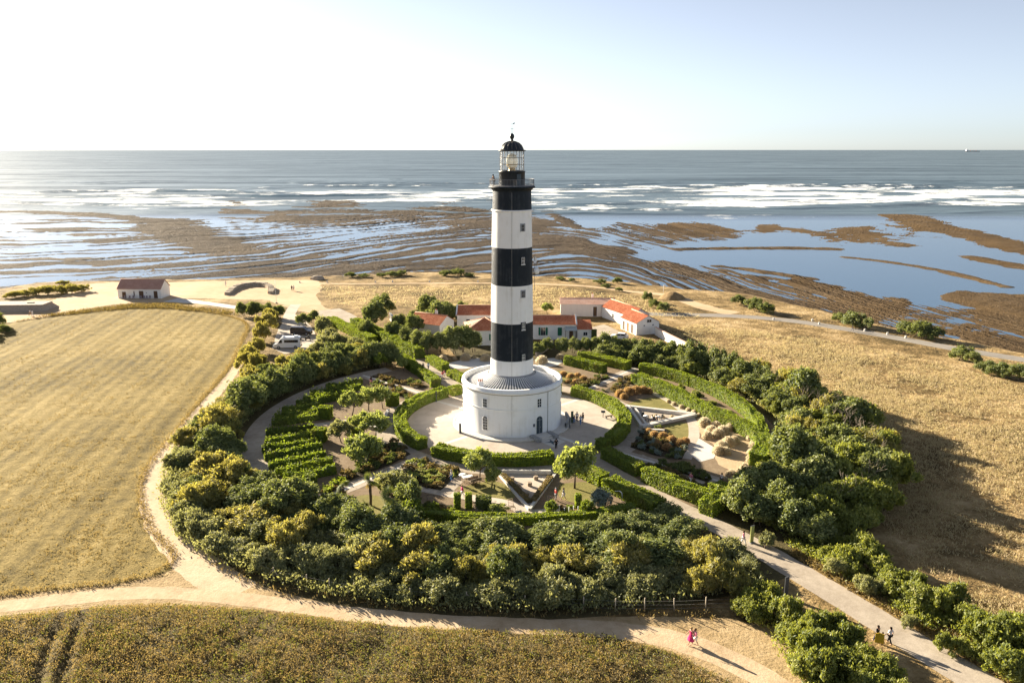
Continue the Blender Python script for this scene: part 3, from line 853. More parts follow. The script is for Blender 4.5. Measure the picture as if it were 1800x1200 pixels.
# car park
structure(sheet('car_park', [P2(*p) for p in [(478, 612), (488, 580), (500, 562), (515, 552), (530, 556), (548, 575), (560, 600), (545, 615), (500, 622)]], 0.014, M['plaza'], .2, 3), 'pale gravel car park behind the shrubs')
structure(ribbon('car_park_lane', [P2(*p) for p in [(505, 565), (512, 545), (520, 535)]], 3, 0.0105, M['plaza'], .1, 4), 'lane into the car park')
structure(sheet('courtyard', [P2(*p) for p in [(1030, 600), (1040, 575), (1062, 570), (1085, 580), (1105, 595), (1080, 602)]], 0.009, M['gravel'], .2, 5), 'courtyard between the white houses')
# ruts of the tractor in the near field are dark open soil strips
# ------------------------------------------------------------------ lighthouse
def wall_paint(name, col, stain, amount=0.35, rough=0.7):
    """limewash or paint with faint vertical rain streaks"""
    m, nt, b = new_mat(name)
    co = objco(nt)
    mp = N(nt, 'ShaderNodeMapping'); mp.inputs['Scale'].default_value = (1.6, 1.6, 0.10); nt.links.new(co, mp.inputs[0])
    st = noise(nt, mp.outputs[0], 1.6, 6, .65)
    sp = noise(nt, co, 0.7, 5, .6)
    f = math_n(nt, 'MULTIPLY', st, sp)
    f = N(nt, 'ShaderNodeMapRange'); 
    nt.links.new(math_n(nt, 'MULTIPLY', st, sp), f.inputs['Value'])
    f.inputs['From Min'].default_value = 0.24; f.inputs['From Max'].default_value = 0.46; f.inputs['To Max'].default_value = amount
    nt.links.new(mixc(nt, f.outputs[0], col, stain), b.inputs['Base Color'])
    b.inputs['Roughness'].default_value = rough
    b.inputs['Specular IOR Level'].default_value = 0.25
    bump(nt, b, noise(nt, co, 4.0, 5, .6), 0.25, 0.02)
    return m
M['white'] = wall_paint('white_limewash', (0.82, 0.82, 0.81), (0.60, 0.57, 0.51), .5)
M['black'] = wall_paint('black_paint', (0.007, 0.013, 0.021), (0.055, 0.062, 0.070), 0.7, 0.6)
M['zinc'] = plain('zinc_sheet', (0.17, 0.19, 0.21), 0.55, 0.25, .25, 1.5)
M['seam'] = plain('zinc_seam', (0.62, 0.62, 0.62), 0.5, 0.2, .1)
M['grey_stone'] = plain('grey_stone', (0.30, 0.30, 0.30), 0.85, 0, .2, 2)
M['frame_white'] = plain('white_frame', (0.75, 0.75, 0.74), 0.5, 0, .05)
M['frame_grey'] = plain('grey_frame', (0.30, 0.32, 0.34), 0.5, 0, .05)
M['dark_glass'] = plain('dark_glass', (0.015, 0.02, 0.028), 0.08, 0, .1, 1, .6)
M['door_grey'] = plain('grey_door', (0.05, 0.07, 0.085), 0.5, 0, .15, 2)
M['pot'] = plain('terracotta', (0.42, 0.13, 0.06), 0.8, 0, .15)
M['cable'] = plain('cable', (0.28, 0.27, 0.25), 0.6)
M['rail'] = plain('rail_iron', (0.17, 0.18, 0.20), 0.5)
M['lamp_dark'] = plain('lantern_iron', (0.022, 0.028, 0.034), 0.4, 0, .3, 2)
M['bronze'] = plain('lantern_bronze', (0.14, 0.13, 0.12), 0.4, 0.2)
gm, nt, b = new_mat('lantern_glass')
b.inputs['Base Color'].default_value = (0.97, 0.98, 1, 1); b.inputs['Roughness'].default_value = 0.02
b.inputs['Alpha'].default_value = 0.12
M['glass'] = gm
lm, nt, b = new_mat('lens_crystal')
b.inputs['Base Color'].default_value = (0.85, 0.84, 0.72, 1); b.inputs['Roughness'].default_value = 0.08; b.inputs['Specular IOR Level'].default_value = 0.9
b.inputs['Alpha'].default_value = 0.75
M['lens'] = lm
M['brass'] = plain('brass', (0.40, 0.27, 0.09), 0.35, 0.6)

LH = thing('lighthouse', 'tall black and white banded lighthouse on a round white base', 'lighthouse')
def tower_r(z):
    return float(np.interp(z, [8, 11.1, 17.1, 23.1, 28.9, 34.6, 37.6], [3.50, 3.44, 3.37, 3.27, 3.17, 3.06, 2.98]))
# base drum
mb = MB(); mb.lathe([(8.06, 0.0), (8.06, 0.35), (7.98, 0.45), (7.95, 7.0)], 96); mb.build('base_drum', M['white'], LH)
mb = MB(); mb.lathe([(7.95, 4.40), (8.03, 4.42), (8.03, 4.55), (7.95, 4.58)], 96); mb.build('string_course', M['white'], LH)
mb = MB(); mb.lathe([(7.95, 6.98), (8.06, 7.0), (8.08, 7.08), (8.20, 7.16), (8.22, 7.28), (8.16, 7.32), (8.14, 7.72), (8.10, 7.78), (7.62, 7.80), (7.56, 7.74), (7.55, 7.02)], 96)
mb.build('parapet', M['white'], LH)
mb = MB(); mb.lathe([(7.96, 6.90), (8.075, 6.92), (8.075, 7.02)], 96); mb.build('drip_moulding', M['cable'], LH)
mb = MB(); mb.lathe([(7.56, 7.02), (6.9, 7.04)], 96); mb.build('gutter', M['zinc'], LH)
mb = MB(); mb.lathe([(6.95, 7.04), (6.95, 7.22), (5.2, 7.78), (3.9, 8.45)], 96, smooth=False)
roof = mb.build('base_roof', M['zinc'], LH)
seam_m = MB()
p0, p1, p2 = Vector((6.97, 0, 7.23)), Vector((5.2, 0, 7.79)), Vector((3.88, 0, 8.47))
for (a, b2) in ((p0, p1), (p1, p2)):
    t = (b2 - a).normalized(); nn = Vector((-t.z, 0, t.x)); nn = nn if nn.z > 0 else -nn
    w = 0.075
    vs = []
    for pnt in (a, b2):
        for sgn in (-1, 1):
            for h in (-.01, .09):
                q_ = pnt + nn * h; vs.append((q_.x, sgn * w, q_.z))
    seam_m.add(vs, [(1, 3, 7, 5), (0, 1, 5, 4), (2, 6, 7, 3), (0, 2, 3, 1), (4, 5, 7, 6)])
seam_mesh = seam_m.mesh('roof_seam')
for k in range(84):
    link('roof_seam', seam_mesh, M['seam'], roof, rot=R(k * 360 / 84 + 1.3))
# tower bands (each painted zone its own piece of wall, butted end to end)
bands = [(8.2, 11.1, 'white'), (11.1, 17.12, 'black'), (17.12, 23.1, 'white'), (23.1, 28.95, 'black'), (28.95, 34.5, 'white'), (34.72, 37.5, 'black')]
for z0, z1, c_ in bands:
    mb = MB(); zz = np.linspace(z0, z1, 5)
    mb.lathe([(tower_r(z), z) for z in zz], 72)
    o = mb.build('tower_band', M[c_], LH); o['label'] = c_ + ' painted band of the tower'
mb = MB(); mb.lathe([(tower_r(8.2) + .28, 8.33), (tower_r(8.2) + .30, 8.47), (tower_r(8.2) + .18, 8.62), (tower_r(8.6), 8.75)], 72); mb.build('flashing', M['grey_stone'], LH)
mb = MB(); mb.lathe([(tower_r(34.5), 34.48), (3.24, 34.55), (3.26, 34.66), (3.1, 34.74)], 72); mb.build('tower_moulding', M['white'], LH)
mb = MB(); mb.lathe([(2.985, 37.48), (3.05, 37.66), (3.25, 37.86), (3.50, 37.98), (3.60, 38.02), (3.60, 38.20), (3.52, 38.26), (1.9, 38.28)], 72); mb.build('gallery_cornice', M['black'], LH)
# gallery rail
mb = MB(); mb.lathe([(3.44, 38.27), (3.44, 38.29), (1.9, 38.295)], 72); mb.build('gallery_floor', M['grey_stone'], LH)
bar = MB(); bar.box((3.42, 0, 38.78), (0.028, 0.028, 0.98)); bm_ = bar.mesh('baluster')
railp = bpy.data.objects.new('gallery_railing', None); COL.objects.link(railp); railp.parent = LH
for k in range(96):
    link('baluster', bm_, M['rail'], railp, rot=R(k * 3.75))
for z in (38.45, 39.28):
    mb = MB(); mb.tube([(3.42 * math.cos(R(a)), 3.42 * math.sin(R(a)), z) for a in range(0, 361, 6)], 0.028, 5); mb.build('handrail', M['rail'], railp)
# lantern
mb = MB(); mb.lathe([(2.0, 38.28), (2.0, 40.35), (2.08, 40.40), (2.08, 40.52), (1.86, 40.55)], 40); mb.build('lantern_base', M['lamp_dark'], LH)
mb = MB(); mb.box((1.985, 0, 39.2), (0.06, 0.75, 1.75)); o = mb.build('lantern_door', M['door_grey'], LH, rot=R(-58))
mb = MB(); mb.lathe([(1.84, 40.5), (1.84, 43.5)], 48); mb.build('lantern_glazing', M['glass'], LH)
st = MB(); st.box((1.85, 0, 42.0), (0.07, 0.055, 3.0)); stm = st.mesh('lantern_bar')
for k in range(12):
    link('lantern_bar', stm, M['bronze'], LH, rot=R(k * 30 + 8))
for z in (40.56, 41.5, 42.5, 43.46):
    mb = MB(); mb.tube([(1.855 * math.cos(R(a)), 1.855 * math.sin(R(a)), z) for a in range(0, 361, 9)], 0.035, 5); mb.build('lantern_ring', M['bronze'], LH)
lens = MB(); lens.lathe([(0.35, 40.9), (0.72, 41.1), (0.86, 41.6), (0.9, 42.0), (0.86, 42.4), (0.72, 42.75), (0.4, 43.05), (0.2, 43.1)], 16, smooth=False); lo = lens.build('fresnel_lens', M['lens'], LH)
for z, r_ in ((41.1, .76), (41.4, .86), (42.5, .86), (42.8, .72)):
    mb = MB(); mb.tube([(r_ * math.cos(R(a)), r_ * math.sin(R(a)), z) for a in range(0, 361, 20)], 0.03, 4); mb.build('lens_ring', M['brass'], lo)
mb = MB(); mb.lathe([(0.6, 40.5), (0.5, 40.95)], 16, capt=True); mb.build('lens_pedestal', M['brass'], lo)
mb = MB(); mb.lathe([(2.04, 43.46), (2.12, 43.52), (2.14, 43.62), (1.80, 43.68), (1.70, 43.9), (1.48, 44.30), (1.10, 44.64), (0.6, 44.85), (0.28, 44.92)], 48); dome = mb.build('dome', M['lamp_dark'], LH)
rib = MB(); rib.tube([(1.78, 0, 43.70), (1.70, 0, 43.93), (1.49, 0, 44.32), (1.11, 0, 44.67), (0.6, 0, 44.88), (.3, 0, 44.95)], 0.045, 4); rbm = rib.mesh('dome_rib')
for k in range(16):
    link('dome_rib', rbm, M['bronze'], dome, rot=R(k * 22.5))
mb = MB(); mb.lathe([(0.27, 44.9), (0.2, 45.1), (0.2, 45.25), (0.32, 45.42), (0.37, 45.65), (0.32, 45.88), (0.16, 46.05), (0.05, 46.12)], 16); mb.build('ventilator_ball', M['lamp_dark'], LH)
mb = MB(); mb.tube([(0, 0, 46.05), (0, 0, 48.4)], [0.05, 0.015], 5); rod = mb.build('lightning_rod', M['lamp_dark'], LH)
mb = MB(); mb.box((0.0, 0, 46.75), (0.75, 0.04, 0.04)); mb.box((0.0, 0, 46.75), (0.04, 0.75, 0.04)); mb.build('compass_arms', M['lamp_dark'], rod)
mb = MB(); mb.box((0.12, 0, 47.45), (0.62, 0.03, 0.05)); mb.add([(0.25, 0.015, 47.36), (0.5, 0.015, 47.7), (0.15, 0.015, 47.6), (0.25, -0.015, 47.36), (0.5, -0.015, 47.7), (0.15, -0.015, 47.6)], [(0, 1, 2), (5, 4, 3), (0, 3, 4, 1), (1, 4, 5, 2), (2, 5, 3, 0)]); mb.build('weather_vane', M['lamp_dark'], rod)

def on_wall(a, r, z):
    """local frame on the round wall: x right, y outwards, z up"""
    e = bpy.data.objects.new('window', None); COL.objects.link(e); e.parent = LH
    e.location = (r * math.cos(R(a)), r * math.sin(R(a)), z); e.rotation_euler = (0, 0, R(a) + math.pi / 2)
    return e
def arch_poly(w, h, arched):
    pts = [(-w / 2, 0), (w / 2, 0)]
    if arched:
        hh_ = h - w / 2
        pts += [(w / 2 * math.cos(t), hh_ + w / 2 * math.sin(t)) for t in np.linspace(0, math.pi, 9)]
    else:
        pts += [(w / 2, h), (-w / 2, h)]
    return pts
def xz(mb, poly, y0, y1):
    n_ = len(poly)
    vs = [(p_[0], y0, p_[1]) for p_ in poly] + [(p_[0], y1, p_[1]) for p_ in poly]
    fs = [tuple(range(n_)), tuple(reversed(range(n_, 2 * n_)))] + [(i_, i_ + n_, (i_ + 1) % n_ + n_, (i_ + 1) % n_) for i_ in range(n_)]
    return mb.add(vs, fs)
def lh_window(a, r, z, w, h, arched, fm, rows_, surround=None, bars='frame_white'):
    """local -y is outwards here"""
    e = on_wall(a, r, z)
    fr_ = MB(); t = 0.11
    if surround:
        o_ = arch_poly(w + .34, h + .2, arched); 
        fr0 = MB(); xz(fr0, [(x_, z_ - .06) for x_, z_ in o_], -0.05, 0.12); fr0.build('surround', surround, e)
    g_ = MB(); xz(g_, arch_poly(w, h, arched), -0.075, 0.10); g_.build('pane', M['dark_glass'], e)
    for x_ in (-w / 2 + .03, 0, w / 2 - .03):
        top_ = h - (w / 2 if arched and abs(x_) > .01 else 0)
        fr_.box((x_, -0.085, top_ / 2), (0.05, 0.05, top_))
    for k in range(rows_ + 1):
        z_ = (h - (w / 2 if arched else 0)) * k / rows_
        fr_.box((0, -0.088, z_), (w, 0.045, 0.05))
    if arched:
        pts_ = [(w / 2 * math.cos(t_), -0.085, h - w / 2 + w / 2 * math.sin(t_)) for t_ in np.linspace(0, math.pi, 9)]
        fr_.tube(pts_, 0.03, 4)
    fr_.build('frame', M[bars], e)
    sl_ = MB(); sl_.box((0, -0.11, -0.05), (w + .2, 0.14, 0.09)); sl_.build('sill', M['white'], e)
    return e
TW = R(0)
for z in (31.55, 26.5, 21.3, 16.2, 11.15):
    black = 11.1 < z + .4 < 17.1 or 23.1 < z < 28.9
    lh_window(-58.5, tower_r(z + .5) + .005, z, 0.55, 1.05, False, None, 2, M['frame_grey'] if not black else M['black'], 'frame_white' if black else 'frame_grey')
for a in (-121.5, -58.0, -178, 2, 62, 122):
    lh_window(a, 7.965, 4.75, 0.75, 1.35, False, None, 3, M['white'])
for a in (-121.5, -178, 2, 62, 122):
    lh_window(a, 7.97, 1.05, 0.85, 2.25, True, None, 4, M['white'])
# door with its stone surround and grille
e = on_wall(-57.7, 7.97, 0.35); e.name = 'door'
mb = MB(); xz(mb, arch_poly(1.5, 3.15, True), -0.06, 0.15); mb.build('surround', M['white'], e)
mb = MB(); xz(mb, arch_poly(1.1, 2.9, True), -0.10, 0.10); mb.build('door_leaf', M['door_grey'], e)
mb = MB(); mb.box((0, -0.115, 1.4), (0.05, 0.03, 2.7)); mb.box((0, -0.113, 2.32), (1.05, 0.03, 0.07)); mb.box((.12, -.13, 1.1), (.04, .06, .22)); mb.build('door_fittings', M['frame_grey'], e)
# plaque and letters on the wall by the door
def plaque(name, a, z, w, h, mat_, marks):
    e_ = on_wall(a, 7.99, z); e_.name = name
    mb_ = MB(); mb_.box((0, -.02, 0), (w, .04, h)); mb_.build('board', mat_, e_)
    k_ = MB()
    for (x_, z_, w_, h_) in marks:
        k_.box((x_, -.048, z_), (w_, .02, h_))
    k_.build('marking', M['dark_glass'] if mat_ is not M['dark_glass'] else M['frame_white'], e_)
plaque('wall_plaque', -63.6, 1.9, 0.62, 0.50, M['frame_grey'], [(-.16, 0, .16, .40), (.14, .1, .2, .08), (.14, -.12, .2, .08)])
plaque('wall_lantern', -54.2, 2.35, 0.16, 0.22, M['dark_glass'], [(0, 0, .05, .05)])
for z in (1.95, 1.6, 1.25):
    plaque('wall_sign', -54.2, z, 0.16, 0.12, M['dark_glass'], [(0, 0, .08, .03)])
mb = MB(); mb.tube([(-0.02, -tower_r(z) - .03, z) for z in np.linspace(8.6, 37.4, 12)], 0.022, 4)
mb.tube([(-0.02, -7.99, z) for z in (0.2, 3, 7)], 0.018, 4); mb.build('lightning_cable', M['cable'], LH)
mb = MB(); a = R(-45.5); mb.tube([(8.04 * math.cos(a), 8.04 * math.sin(a), z) for z in (0.3, 6.9)], 0.045, 6); mb.build('downpipe', M['cable'], LH)
for a in (-136, 64):
    ch = MB(); c = pol(6.9, a); ch.box((c.x, c.y, 7.75), (0.85, 0.85, 1.15), 0.2); o = ch.build('chimney', M['white'], LH)
    for k in (-1, 0, 1):
        pm = MB(); pm.lathe([(0.10, 0), (0.085, 0.4)], 8, (c.x + k * .26, c.y + .1 * k, 8.3), capt=True); pm.build('chimney_pot', M['pot'], o)
# dish and antennas fixed on the tower
dp = bpy.data.objects.new('antenna', None); COL.objects.link(dp); dp.parent = LH
mb = MB(); mb.lathe([(0.0, 0), (0.3, .03), (0.52, .14), (0.58, .3), (0.58, .55), (0, .62)], 16); d = mb.build('dish', M['frame_white'], dp, loc=(3.55, 0.2, 25.0), rot=(R(15), R(70), R(-20)))
mb = MB(); mb.tube([(3.1, 0.1, 25.0), (3.75, 0.15, 25.0)], .05, 5); mb.tube([(3.6, .12, 22.0), (3.6, .12, 27.6)], .04, 5); mb.build('mast', M['rail'], dp)
M['orange'] = plain('orange_mesh', (0.45, 0.16, 0.08), 0.6)
mb = MB(); mb.lathe([(0.0, 0), (0.3, .05), (0.5, .16)], 14); mb.build('dish', M['frame_white'], dp, loc=(3.5, 0.1, 26.8), rot=(R(-10), R(80), R(-50)))
for sx, z in ((1, 36.2), (-1, 36.1)):
    ap = MB(); x = 3.0 * sx
    ap.tube([(x, -.1, z), (x + .95 * sx, -.1, z)], .03, 4); ap.tube([(x + .25 * sx, -.1, z - .7), (x + .25 * sx, -.1, z + .7)], .03, 4)
    for k in range(3):
        ap.tube([(x + (.4 + k * .25) * sx, -.1, z - .12), (x + (.4 + k * .25) * sx, -.1, z + .12)], .02, 4)
    ap.build('aerial', M['rail'], LH)
# raised apron round the foot, steps and blocks at the door
mb = MB(); mb.lathe([(9.75, 0.02), (9.75, 0.22), (9.45, 0.22), (9.45, 0.17), (8.0, 0.17)], 96, smooth=False)
tag(mb.build('stone_apron', M['pale_stone']), 'raised round stone apron at the foot of the lighthouse', 'apron')
e = thing('door_steps', 'pale steps between two grey stone blocks at the lighthouse door', 'steps', (0, 0, 0.02), R(-57.7))
mb = MB(); mb.box((8.95, 0, 0.23), (1.7, 2.3, 0.42)); mb.build('landing', M['pale_stone'], e)
mb = MB(); mb.box((9.95, 0, 0.12), (0.36, 2.3, 0.22)); mb.build('step', M['pale_stone'], e)
for s in (-1, 1):
    mb = MB(); mb.box((9.35, s * 1.6, 0.27), (2.3, 0.8, 0.5), 0, .06); mb.build('stone_block', M['grey_stone'], e)
# curved bench-like ramp wall on the right of the drum
mb = MB(); mb.lathe([(9.45, 0.2), (9.45, 0.95), (9.15, 0.95), (9.15, 0.2)], 14, a0=-22, a1=14, smooth=False)
tag(mb.build('low_wall', M['grey_stone']), 'low curved grey wall right of the lighthouse base', 'wall')
# ------------------------------------------------------------------ foliage builders
rng = np.random.RandomState(11)
def unit(v):
    return v / (np.linalg.norm(v, axis=1)[:, None] + 1e-9)

def leaf_quads(c, n, size, aspect=1.6, fold=0.25, up=None, r=rng):
    """kite-shaped leaves at c facing n; 'up' gives the direction a leaf points"""
    k = len(c)
    size = np.asarray(size) * np.ones(k)
    n = unit(n)
    t = r.normal(size=(k, 3)) if up is None else up + r.normal(size=(k, 3)) * .35
    t = unit(t - n * (t * n).sum(1)[:, None])
    b = np.cross(n, t)
    L = (size * aspect)[:, None] / 2; W = size[:, None] / 2
    v = np.empty((k, 4, 3))
    v[:, 0] = c - t * L
    v[:, 1] = c + b * W + n * W * fold
    v[:, 2] = c + t * L
    v[:, 3] = c - b * W + n * W * fold
    f = np.arange(k * 4).reshape(k, 4)
    return v.reshape(-1, 3), f

def rand_dirs(k, r=rng):
    return unit(r.normal(size=(k, 3)))

def crown_mesh(name, W, H, z0, nb, nl, leaf, aspect=1.5, flat=1.0, seed=0, plume=0.0, rough=.55, lumps=.36):
    """crown: leafy clumps through an uneven dome, W wide, from z0 to H"""
    r = np.random.RandomState(seed)
    d = rand_dirs(nb * 3, r)
    d = d[d[:, 2] > -0.55][:nb]
    rad = 0.32 + 0.62 * r.rand(len(d)) ** .8
    cz = (z0 + H) / 2; hz = (H - z0) / 2
    lob = 1 + .22 * np.sin(3 * np.arctan2(d[:, 1], d[:, 0]) + r.rand() * 6) + .15 * np.sin(5 * np.arctan2(d[:, 1], d[:, 0]) + r.rand() * 6)
    bc = np.c_[d[:, 0] * W / 2 * rad * lob, d[:, 1] * W / 2 * rad * lob, cz + d[:, 2] * hz * rad * flat]
    br = W / 2 * lumps * (0.45 + 0.9 * r.rand(len(d)))
    w = br ** 2; w /= w.sum()
    idx = r.choice(len(d), nl, p=w)
    ld = rand_dirs(nl, r)
    out = unit(bc[idx] - np.array([0, 0, cz - hz * .4]))
    ld = unit(ld + out * rough + np.array([0, 0, .15]))
    c = bc[idx] + ld * (br[idx] * (0.45 + .85 * r.rand(nl) ** .8))[:, None] * np.array([1, 1, min(1.0, hz * 2 / W + .35)])
    spr = r.rand(nl) < .10                                   # loose shoots beyond the outline
    c[spr] += (ld[spr] * .7 + np.array([0, 0, .6])) * (br[idx[spr]] * (.15 + .6 * r.rand(spr.sum())))[:, None]
    c[:, 2] = np.maximum(c[:, 2], 0.08)
    nrm = ld + r.normal(size=(nl, 3)) * .75
    if plume > 0:
        up = ld * .6 + out * .5 + np.array([0, 0, .9])
        v, f = leaf_quads(c, nrm, leaf * (.7 + .6 * r.rand(nl)), aspect, .2, up, r)
    else:
        v, f = leaf_quads(c, nrm, leaf * (.7 + .6 * r.rand(nl)), aspect, .3, None, r)
    return np_mesh(name, v, f)

def trunk_mesh(name, H, W, r0, seed=0, limbs=5, z_split=.35, stems=1):
    rr = random.Random(seed)
    mb = MB()
    for s in range(stems):
        bx = (rr.uniform(-.25, .25) * W * .5 if stems > 1 else 0); by = (rr.uniform(-.25, .25) * W * .5 if stems > 1 else 0)
        zs = H * z_split
        top = Vector((bx + rr.uniform(-.1, .1) * W, by + rr.uniform(-.1, .1) * W, zs))
        mb.tube([(bx, by, -.05), ((bx + top.x) / 2 + rr.uniform(-.05, .05), (by + top.y) / 2, zs * .5), tuple(top)], [r0, r0 * .8, r0 * .7], 6)
        for k in range(limbs):
            a = 2 * math.pi * (k + rr.random() * .7) / limbs
            ln = W * .33 * rr.uniform(.7, 1.1)
            e = top + Vector((math.cos(a) * ln, math.sin(a) * ln, H * (1 - z_split) * rr.uniform(.35, .7)))
            m_ = top.lerp(e, .5) + Vector((0, 0, rr.uniform(0, .12) * H * .3))
            mb.tube([tuple(top), tuple(m_), tuple(e)], [r0 * .55, r0 * .38, r0 * .15], 5)
    return mb.mesh(name)

M['bark'] = plain('grey_bark', (0.13, 0.10, 0.075), 0.9, 0, .3, 4, .1)
M['evergreen'] = leaf_mat('evergreen_leaves', (0.028, 0.054, 0.022), (0.175, 0.205, 0.075), .32, (0.43, 0.42, 0.19))
M['tamarisk'] = leaf_mat('tamarisk_leaves', (0.080, 0.090, 0.025), (0.285, 0.265, 0.085), .42, (0.44, 0.38, 0.16))
M['scrub'] = leaf_mat('grey_scrub_leaves', (0.054, 0.076, 0.036), (0.25, 0.26, 0.120), .38, (0.48, 0.45, 0.22), tb=1.3)
M['bright'] = leaf_mat('bright_shrub_leaves', (0.042, 0.075, 0.018), (0.215, 0.240, 0.055), .40, (0.40, 0.38, 0.10))
M['hedge'] = leaf_mat('hedge_leaves', (0.034, 0.070, 0.012), (0.185, 0.240, 0.030), .46, (0.40, 0.42, 0.07), spot=(0.20, 0.155, 0.055))
M['vine'] = leaf_mat('vine_leaves', (0.024, 0.052, 0.014), (0.16, 0.215, 0.030), .46, (0.40, 0.42, 0.07), spot=(0.12, 0.105, 0.035))
M['tree_light'] = leaf_mat('pale_tree_leaves', (0.065, 0.105, 0.035), (0.25, 0.29, 0.095), .40, (0.44, 0.45, 0.20))
M['bedgreen'] = leaf_mat('bed_plant_leaves', (0.028, 0.050, 0.018), (0.135, 0.165, 0.050), .32)
M['heath'] = leaf_mat('brown_heath_leaves', (0.065, 0.055, 0.024), (0.20, 0.155, 0.070), .28)
M['blue_shrub'] = leaf_mat('blue_grey_leaves', (0.09, 0.12, 0.105), (0.24, 0.29, 0.25), .25, tb=1.8)
M['plume'] = leaf_mat('straw_plumes', (0.36, 0.27, 0.17), (0.68, 0.55, 0.38), .35, tb=2.0)
M['rust'] = leaf_mat('rust_plumes', (0.21, 0.125, 0.055), (0.45, 0.29, 0.15), .3, tb=1.6)
M['straw'] = leaf_mat('dry_grass_blades', (0.21, 0.145, 0.075), (0.47, 0.365, 0.215), .35, tb=1.9)
M['weed'] = leaf_mat('field_weeds', (0.060, 0.050, 0.018), (0.25, 0.190, 0.075), .35, (0.42, 0.31, 0.15), tb=1.8)
M['weed_green'] = leaf_mat('green_weeds', (0.035, 0.048, 0.012), (0.15, 0.155, 0.045), .35)
M['palm'] = leaf_mat('palm_fronds', (0.045, 0.070, 0.016), (0.17, 0.20, 0.055), .3)
M['deadwood'] = plain('bleached_wood', (0.36, 0.30, 0.23), 0.85, 0, .2, 5, .1)

# prototypes: (mesh crown, mesh trunk)
PROTO = {}
def proto(kind, k, W, H, z0, nb, nl, leaf, mat, **kw):
    stems = kw.pop('stems', 2); zs = kw.pop('zs', .35); r0 = kw.pop('r0', .09)
    c_ = crown_mesh('crown', W, H, z0, nb, nl, leaf, seed=len(PROTO) * 13 + k, **kw)
    t_ = trunk_mesh('trunk', H * .85, W, r0, seed=k + len(PROTO), stems=stems, z_split=zs)
    PROTO.setdefault(kind, []).append((c_, t_, mat, W, H))
for k in range(4):
    proto('evergreen', k, 4.6 + .4 * (k % 2), 4.3 + .3 * k, .5, 40, 4200, .25, 'evergreen', aspect=1.5, lumps=.27)
for k in range(4):
    proto('tamarisk', k, 4.4, 4.0 + .3 * k, .2, 38, 4600, .16, 'tamarisk', aspect=3.8, plume=1, lumps=.27)
for k in range(4):
    proto('scrub', k, 3.8, 2.7 + .25 * k, .05, 32, 4200, .15, 'scrub', aspect=2.8, plume=1, lumps=.28, rough=.4)
for k in range(3):
    proto('bright', k, 4.0, 3.7 + .3 * k, .15, 36, 4400, .18, 'bright', aspect=2.6, plume=1, lumps=.28)
for k in range(3):
    proto('garden_tree', k, 4.2, 4.0, 1.5, 30, 3400, .24, 'tree_light', aspect=1.5, lumps=.28, stems=1, zs=.42, r0=.12)
for k in range(2):
    proto('coast', k, 5.2, 3.0 + .5 * k, .1, 34, 4200, .22, 'evergreen', aspect=1.5, lumps=.24)

def plant(kind, loc, label, group, name, cat='shrub', scale=1.0, rz=None, k=None, mat=None, sq=1.0, trunk=True):
    lst = PROTO[kind]
    c_, t_, m_, W, H = lst[rng.randint(len(lst)) if k is None else k % len(lst)]
    rz = rng.rand() * 6.28 if rz is None else rz
    t = thing(name, label, cat, (loc[0], loc[1], loc[2] if len(loc) > 2 else 0.0), rz, group, (scale * rng.uniform(.82, 1.28), scale * rng.uniform(.78, 1.15), scale * sq * rng.uniform(.9, 1.15)))
    t.rotation_euler = (rng.uniform(-.10, .10), rng.uniform(-.10, .10), rz)
    link('crown', c_, M[mat or m_], t)
    if trunk:
        link('trunk', t_, M['bark'], t)
    return t

def scatter_mesh(name, pts, nrm, size, aspect, mat, up=None, fold=.25):
    v, f = leaf_quads(pts, nrm, size, aspect, fold, up)
    return link(name, np_mesh(name, v, f), mat)

